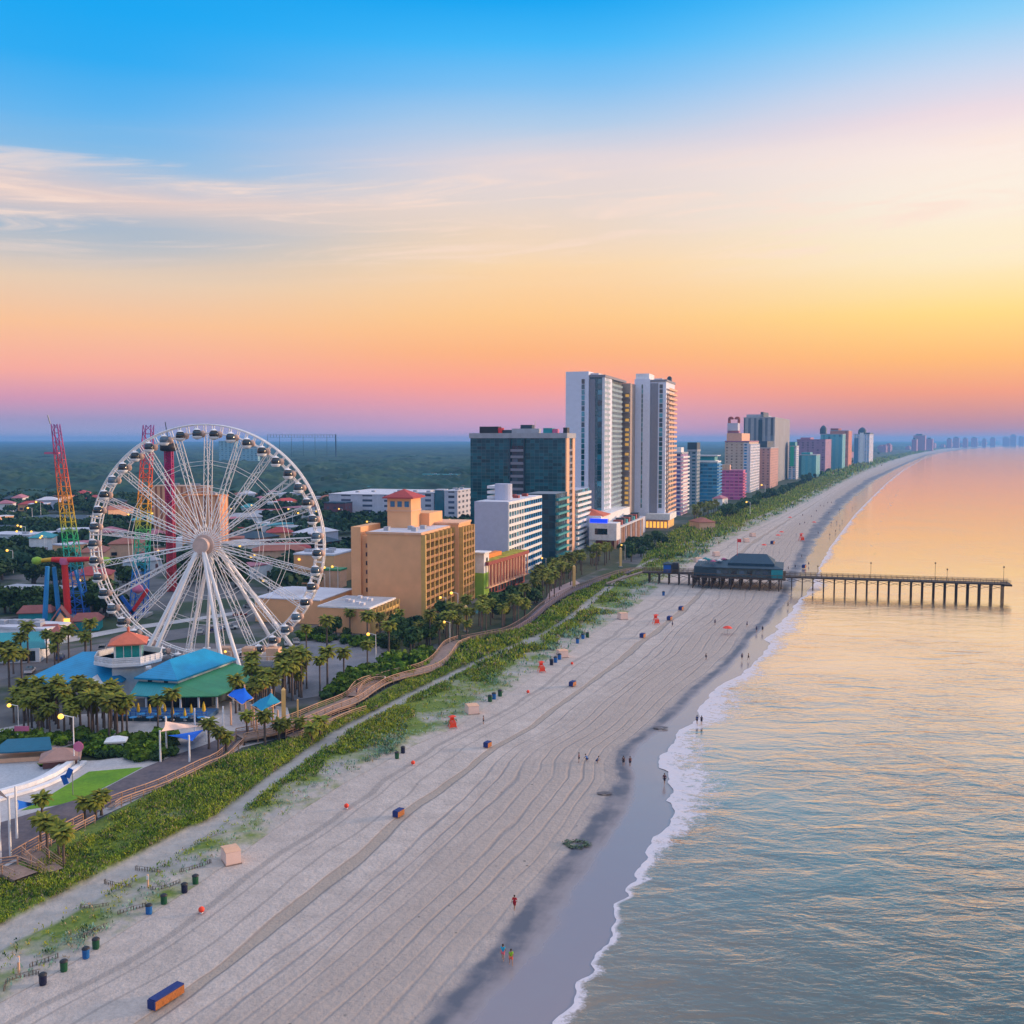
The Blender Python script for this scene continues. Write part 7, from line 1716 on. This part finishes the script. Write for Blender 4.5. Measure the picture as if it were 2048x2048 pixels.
p = at(122, 1266); A = thing('a_frame_gate', 'steep rust red A-frame entrance with a yellow gable sign', 'gate', p, R(20))
b = MB()
for s in (-1, 1): b.add([(0, 0, 7.2), (0, 6, 7.2), (s * 4.6, 6, .6), (s * 4.6, 0, .6), (0, 0, 6.9), (0, 6, 6.9), (s * 4.3, 6, .6), (s * 4.3, 0, .6)], [(0, 1, 2, 3) if s > 0 else (3, 2, 1, 0), (7, 6, 5, 4) if s > 0 else (4, 5, 6, 7), (0, 3, 7, 4) if s > 0 else (4, 7, 3, 0)])
b.build('roof', mat('rust_frame', (.38, .13, .11), .8), A); b = MB(); b.add([(-2.2, .4, 2.4), (2.2, .4, 2.4), (0, .4, 5.8), (-2.2, .6, 2.4), (2.2, .6, 2.4), (0, .6, 5.8)], [(0, 1, 2), (5, 4, 3), (0, 3, 4, 1), (1, 4, 5, 2), (2, 5, 3, 0)]); b.build('gable_sign', M['peach'], A)
MB().box(.8, -.2, 2.8, 2.4, .2, 4.0).build('lamp_sign', M['warm_lamp'], A)
block('low_building', 'tan flat roofed building behind the wheel left of the tan hotel', 588, 668, 674, 1165, 1112, 'tan_stucco', 14, 'roof_white', Dp=360 + 20, Lmin=20, clutter=4)
block('low_building', 'yellow fronted shop with a red awning beside the tan hotel', 676, 706, 716, 1160, 1116, 'yellow_trim', 14, 'roof_red', Dp=400, Lmin=8, clutter=1)
block('low_building', 'green roofed shop front behind the wheel rim', 622, 680, 684, 1172, 1142, 'peach', 14, 'green_roof', Dp=372, Lmin=6, clutter=0)
block('low_building', 'long flat navy roofed store in the trees at far left', 15, 185, 190, 1060, 1043, 'slate', 14, 'blue_paint' if False else 'slate', Dp=640, Lmin=40, clutter=3)
block('low_building', 'white roofed church hall in the trees at the left edge', -30, 58, 66, 1092, 1072, 'white_paint', 14, 'roof_white', Dp=510, Lmin=15, clutter=1)
# small houses and shops scattered in the trees, each one apart
hr = random.Random(21)
hcol = [('white_paint', 'white', 'roof_grey', 'grey roof'), ('peach', 'peach', 'roof_terracotta', 'terracotta roof'), ('lavender_wall', 'pale blue', 'roof_white', 'white roof'), ('brick', 'brick', 'slate', 'dark roof'), ('white_paint', 'white', 'teal_roof', 'teal roof'), ('tan_stucco', 'tan', 'roof_red', 'red roof'), ('white_paint', 'white', 'roof_rose', 'rose roof')]
spots = [(20, 1012), (62, 1022), (95, 1018), (140, 1008), (180, 1000), (230, 1020), (560, 990), (585, 1000), (600, 985), (625, 1010), (648, 978), (672, 985), (700, 972), (720, 968), (745, 982), (765, 975), (782, 965), (800, 970), (820, 978), (702, 1000), (730, 990), (780, 990), (840, 985), (870, 978), (900, 972), (925, 968), (935, 990), (560, 1020), (520, 975), (540, 970), (505, 990), (480, 985), (610, 1035), (640, 1060), (600, 1075), (560, 1090), (540, 1060), (480, 1080), (500, 1110), (560, 1130), (525, 1155), (180, 1110), (215, 1130), (235, 1090), (340, 1120), (300, 1140), (620, 945), (690, 948), (660, 938), (770, 935), (120, 960), (60, 950), (500, 1030), (530, 1040), (490, 1052), (300, 1060), (650, 1090), (665, 1110), (225, 1180), (1420, 1060), (1450, 1010)]
spots += [(hr.uniform(480, 935), hr.uniform(962, 1010)) for _ in range(55)] + [(hr.uniform(-10, 640), hr.uniform(1000, 1120)) for _ in range(34)] + [(hr.uniform(0, 930), hr.uniform(925, 965)) for _ in range(16)]
for (u, v) in spots:
    k = hr.randrange(len(hcol)); wm_, wn_, rm_, rn_ = hcol[k]; w, d, h_ = hr.uniform(10, 24), hr.uniform(8, 14), hr.uniform(3.5, 7)
    if v < 960: w *= 1.8
    p = at(u, v); A = thing('town_house', 'small %s town building with a %s among the trees inland' % (wn_, rn_), 'house', p, R(hr.choice((14, 14, 104, 60))), 'small %s town buildings with a %s' % (wn_, rn_))
    MB().box(-w / 2, 0, 0, w / 2, d, h_).build('wall', M[wm_], A)
    if hr.random() < .55: MB().hip(-w / 2 - .5, -.5, w / 2 + .5, d + .5, h_ + .2, h_ + 2.6).build('roof', M[rm_], A)
    else: MB().box(-w / 2 - .2, -.2, h_, w / 2 + .2, d + .2, h_ + .5).build('roof', M['roof_white' if hr.random() < .5 else rm_], A)
    if v > 970: MB().box(-w / 2 + 1, -.06, 1, -w / 2 + 3.5, .01, 2.6).build('window', M['glass_dark'], A); MB().box(w / 2 - 3.5, -.06, 0, w / 2 - 2, .01, 2.3).build('door', M['brick'], A)
    HOUSE_ZONES.append((p.x, p.y - 3, max(w, d) * .7))
for (u, v, s) in ((508, 982, 5.5), (655, 985, 4), (780, 968, 4.5), (905, 972, 5), (934, 960, 5)):
    p = at(u, v + 6); A = thing('lit_sign', 'glowing crimson shop sign above the town roofs', 'sign', p, 0, 'glowing crimson shop signs'); MB().box(-s, 0, 6, s, .6, 6 + s * .9).build('panel', M['pink_sign'], A); MB().box(-.4, .1, 0, .4, .5, 6).build('post', M['steel'], A)
# parked cars
def car_proto(c, nm):
    A = thing('parked_car', 'x', 'car', (0, 0, -500)); m = mat('car_' + nm, c, .25, .2, var=0, spec=.6)
    b = MB(); b.add([(-2.2, -.85, .35), (2.2, -.85, .35), (2.2, .85, .35), (-2.2, .85, .35), (-2.15, -.85, .85), (2.1, -.85, .75), (2.1, .85, .75), (-2.15, .85, .85)], [(3, 2, 1, 0), (4, 5, 6, 7), (0, 1, 5, 4), (1, 2, 6, 5), (2, 3, 7, 6), (3, 0, 4, 7)]).build('body', m, A)
    b = MB(); b.add([(-1.7, -.78, .83), (1.0, -.78, .80), (1.0, .78, .80), (-1.7, .78, .83), (-1.2, -.65, 1.4), (.4, -.65, 1.4), (.4, .65, 1.4), (-1.2, .65, 1.4)], [(4, 5, 6, 7), (0, 1, 5, 4), (1, 2, 6, 5), (2, 3, 7, 6), (3, 0, 4, 7)]).build('cabin', M['glass_dark'], A)
    for x in (-1.4, 1.4):
        for y in (-.86, .74): MB().tube((x, y, .33), (x, y + .14, .33), .33, n=12).build('wheel', M['black_paint'], A)
    return A
CARS = [car_proto(c, n) for c, n in (((.6, .6, .62), 'white'), ((.03, .06, .2), 'blue'), ((.3, .02, .02), 'red'), ((.05, .05, .055), 'black'), ((.3, .31, .33), 'silver'))]
for i, (u, v) in enumerate([(592, 1286), (575, 1290), (10, 1196), (30, 1195), (48, 1193), (62, 1196), (80, 1194), (95, 1193), (40, 1187), (70, 1187), (550, 1340), (120, 1318), (205, 1300), (60, 1345), (585, 1110), (600, 1105), (620, 1125), (640, 1120), (560, 1155), (580, 1160), (540, 1180), (560, 1185), (520, 1200), (500, 1215), (480, 1232), (430, 1262), (460, 1258), (400, 1266)]):
    k = hr.randrange(5); deck = v < 1200 and u < 110
    zz = zat(1196, 330) + .62 if deck else 0
    dup(CARS[k], at(u, v, zz), R(hr.choice((14, 104))), ('%s car parked on the tan parking deck' if deck else '%s car parked in the streets behind the wheel') % ['white', 'blue', 'red', 'black', 'silver'][k], ('cars on the parking deck' if deck else 'cars in the streets behind the wheel'))
# far gantry on the skyline
Yg_ = 2600.0; A = thing('skyline_gantry', 'long thin lattice gantry on the skyline right of the wheel', 'gantry', (xat(540, Yg_), Yg_, 0))
xl, xr_, zg = xat(536, Yg_) - xat(540, Yg_), xat(672, Yg_) - xat(540, Yg_), zat(870, Yg_)
b = MB(); b.box(xl, -.3, zg, xr_, .3, zg + .6); b.box(xl, -.3, zg - 6, xr_, .3, zg - 5.6); b.build('rail', M['slate'], A)
for i in range(24): x = xl + (xr_ - xl) * i / 23; MB().box(x - .4, -.4, 0 if i % 4 == 0 else zg - 6, x + .4, .2, zg + 1.5).build('mast', M['slate'], A)
MB().box(xr_ - 1.4, -1.2, 0, xr_ + 1.4, 1.2, zg + 1.5).build('end_tower', M['slate'], A)
# town trees one by one, nearest and largest first
cnt = 0; tries = 0
while cnt < 190 and tries < 4000:
    tries += 1
    v = tr_.uniform(1000, 1235); u = tr_.uniform(-20, 900 if v < 1080 else (640 if v < 1180 else 230))
    p = at(u, v)
    if not clear_of(p.x, p.y, 3): continue
    if 560 > p.y > 340 and u > 735: continue
    if 225 < u < 560 and v > 1190: continue
    put(PROTO_T, tr_.randrange(4), p, tr_.uniform(0, 6.28), 'leafy town tree among the low roofs behind the rides', 'trees among the town roofs', tr_.uniform(.75, 1.15)); cnt += 1
# the wood beyond: one mass of crowns
def wood():
    g = np.random.default_rng(8); V = []; Q = []
    # crowns between the houses
    n = 5200
    ys = 330 * (1150 / 330) ** g.uniform(0, 1, n); us = g.uniform(-140, 1420, n)
    d = ys * CP_ + 54 * SP; xs = (us - 1024) / F * d
    hz = np.array(HOUSE_ZONES)
    ok = np.ones(n, bool)
    for k in range(len(hz)): ok &= (xs - hz[k, 0]) ** 2 + (ys - hz[k, 1]) ** 2 > (hz[k, 2] + 3) ** 2
    # keep clear of the sea-front hotels and the ride yard
    ok &= xs < walk_f(ys) - 70 - (ys > 600) * 30
    ok &= ~((ys < 420) & (us > 230) & (us < 560)); ok &= ~((ys < 350) & (us > 200))
    ok &= fbm(xs / 45, ys / 60, 71) > np.where(ys < 620, .43, .37)
    xs, ys = xs[ok], ys[ok]; n = len(xs)
    lf = 46
    c = np.stack([xs, ys, np.zeros(n)], 1); r = g.uniform(3.2, 6.0, n); h = g.uniform(5.5, 9.5, n)
    dd = g.normal(0, 1, (n, lf, 3)); dd /= np.linalg.norm(dd, axis=2)[:, :, None]; dd[:, :, 2] = np.abs(dd[:, :, 2]) * 1.0 - .2
    rr = g.uniform(.7, 1.08, (n, lf, 1))
    p = c[:, None, :] + dd * rr * np.stack([r, r, h * .42], 1)[:, None, :]; p[:, :, 2] += (h * .55)[:, None]
    nr = dd + g.normal(0, .4, dd.shape); t1 = np.cross(nr, g.normal(0, 1, nr.shape)); t1 /= np.linalg.norm(t1, axis=2)[:, :, None]; t2 = np.cross(nr, t1); t2 /= np.linalg.norm(t2, axis=2)[:, :, None]
    s = g.uniform(.7, 1.5, (n, lf, 1))
    q = np.stack([p - t1 * s - t2 * s, p + t1 * s - t2 * s, p + t1 * s + t2 * s, p - t1 * s + t2 * s], 2).reshape(-1, 3)
    lm = leaf_mat('wood_leaf', (.012, .045, .018), (.06, .12, .03), (.03, .09, .045), vs=.06)
    tag(npmesh('wood', q, np.arange(len(q)).reshape(-1, 4), lm), kind='stuff')
    # continuous canopy farther out
    ny, nx = 520, 700
    Y = 880 * (16400 / 880) ** np.linspace(0, 1, ny); uu = np.linspace(-420, 2060, nx)
    X = (uu[None, :] - 1024) / F * Y[:, None]; YY = np.repeat(Y[:, None], nx, 1)
    lim = walk_f(Y)[:, None] - 130 - 60 * np.clip((Y[:, None] - 1500) / 3000, 0, 1)
    X = np.minimum(X, lim + 0 * X)
    cell = np.clip(YY / 140, 7, 60)
    Z = 5.0 + 7.5 * vnoise(X / 8.5, YY / 8.5, 5) * np.clip((3000 - YY) / 2000, 0, 1) + 16 * fbm(X / 45, YY / 90, 6) - 5 + 10 * np.clip(YY / 4000, 0, 1) * fbm(X / 300, YY / 700, 9) + 22 * np.clip((YY - 7000) / 9000, 0, 1)
    Z *= np.clip((YY - 880) / 160, 0, 1) * np.where(X >= lim - .01, 0.2, 1)
    clear = fbm(X / 90, YY / 150, 77); Z = np.where((clear > .68) & (YY < 2600), .3, Z)
    Z = np.minimum(Z, 44)
    far = leaf_mat('far_wood_haze_leaf', (.006, .030, .026), (.060, .130, .065), (.020, .085, .060), vs=.012)  # bluer than the nearer crowns, distance haze partly painted into the leaf colour
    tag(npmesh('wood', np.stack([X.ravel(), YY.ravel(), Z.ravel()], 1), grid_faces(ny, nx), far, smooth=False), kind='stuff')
CP_ = math.cos(PITCH)
wood()
# low blocks closing the distant shore
for i in range(34):
    Y_ = 3200 + 9500 * (i / 33) ** 1.1; x_ = float(walk_f(Y_)) - fr_.uniform(60, 160) - Y_ * .004; w_ = fr_.uniform(30, 90); h_ = fr_.uniform(14, 34)
    A = thing('far_building', 'low hazy building in the dark strip along the distant shore', 'building', (x_, Y_, 0), R(60), 'low buildings along the distant shore')
    MB().box(-w_ / 2, 0, 0, w_ / 2, 25, h_).build('wall', M['mauve'], A); MB().box(-w_ / 4, 4, h_, w_ / 6, 18, h_ + 6).build('penthouse', M['mauve'], A)
for i in range(26):
    u_, v_ = fr_.uniform(20, 930), fr_.uniform(985, 1200)
    if v_ > 1080 and u_ > 640: continue
    dup(LP, at(u_, v_), 0, 'lit street lamp glowing amber in the town behind the beach', 'lit street lamps in the town', 1.5)
# prototypes have done their work
for root in PROTO_P + PROTO_T + PROTO_S + [LP, LG, CS] + list(BP.values()) + CARS:
    for ch in list(root.children):
        for g_ in list(ch.children): bpy.data.objects.remove(g_)
        bpy.data.objects.remove(ch)
    bpy.data.objects.remove(root)
# ------------------------------------------------------------------ the air
HZ = MB().box(-30000, -60, -4.5, 20000, 16600, 106.0)
hm = bpy.data.materials.new('haze_air'); hm.use_nodes = True
ht = hm.node_tree; ht.nodes.clear()
ho = N(ht, 'ShaderNodeOutputMaterial'); pv = N(ht, 'ShaderNodeVolumePrincipled')
pv.inputs['Color'].default_value = (0.18, 0.50, 1.0, 1); pv.inputs['Density'].default_value = 0.00010; pv.inputs['Anisotropy'].default_value = 0.2
ht.links.new(pv.outputs[0], ho.inputs['Volume'])
haze = HZ.build('haze', hm); tag(haze, kind='stuff')
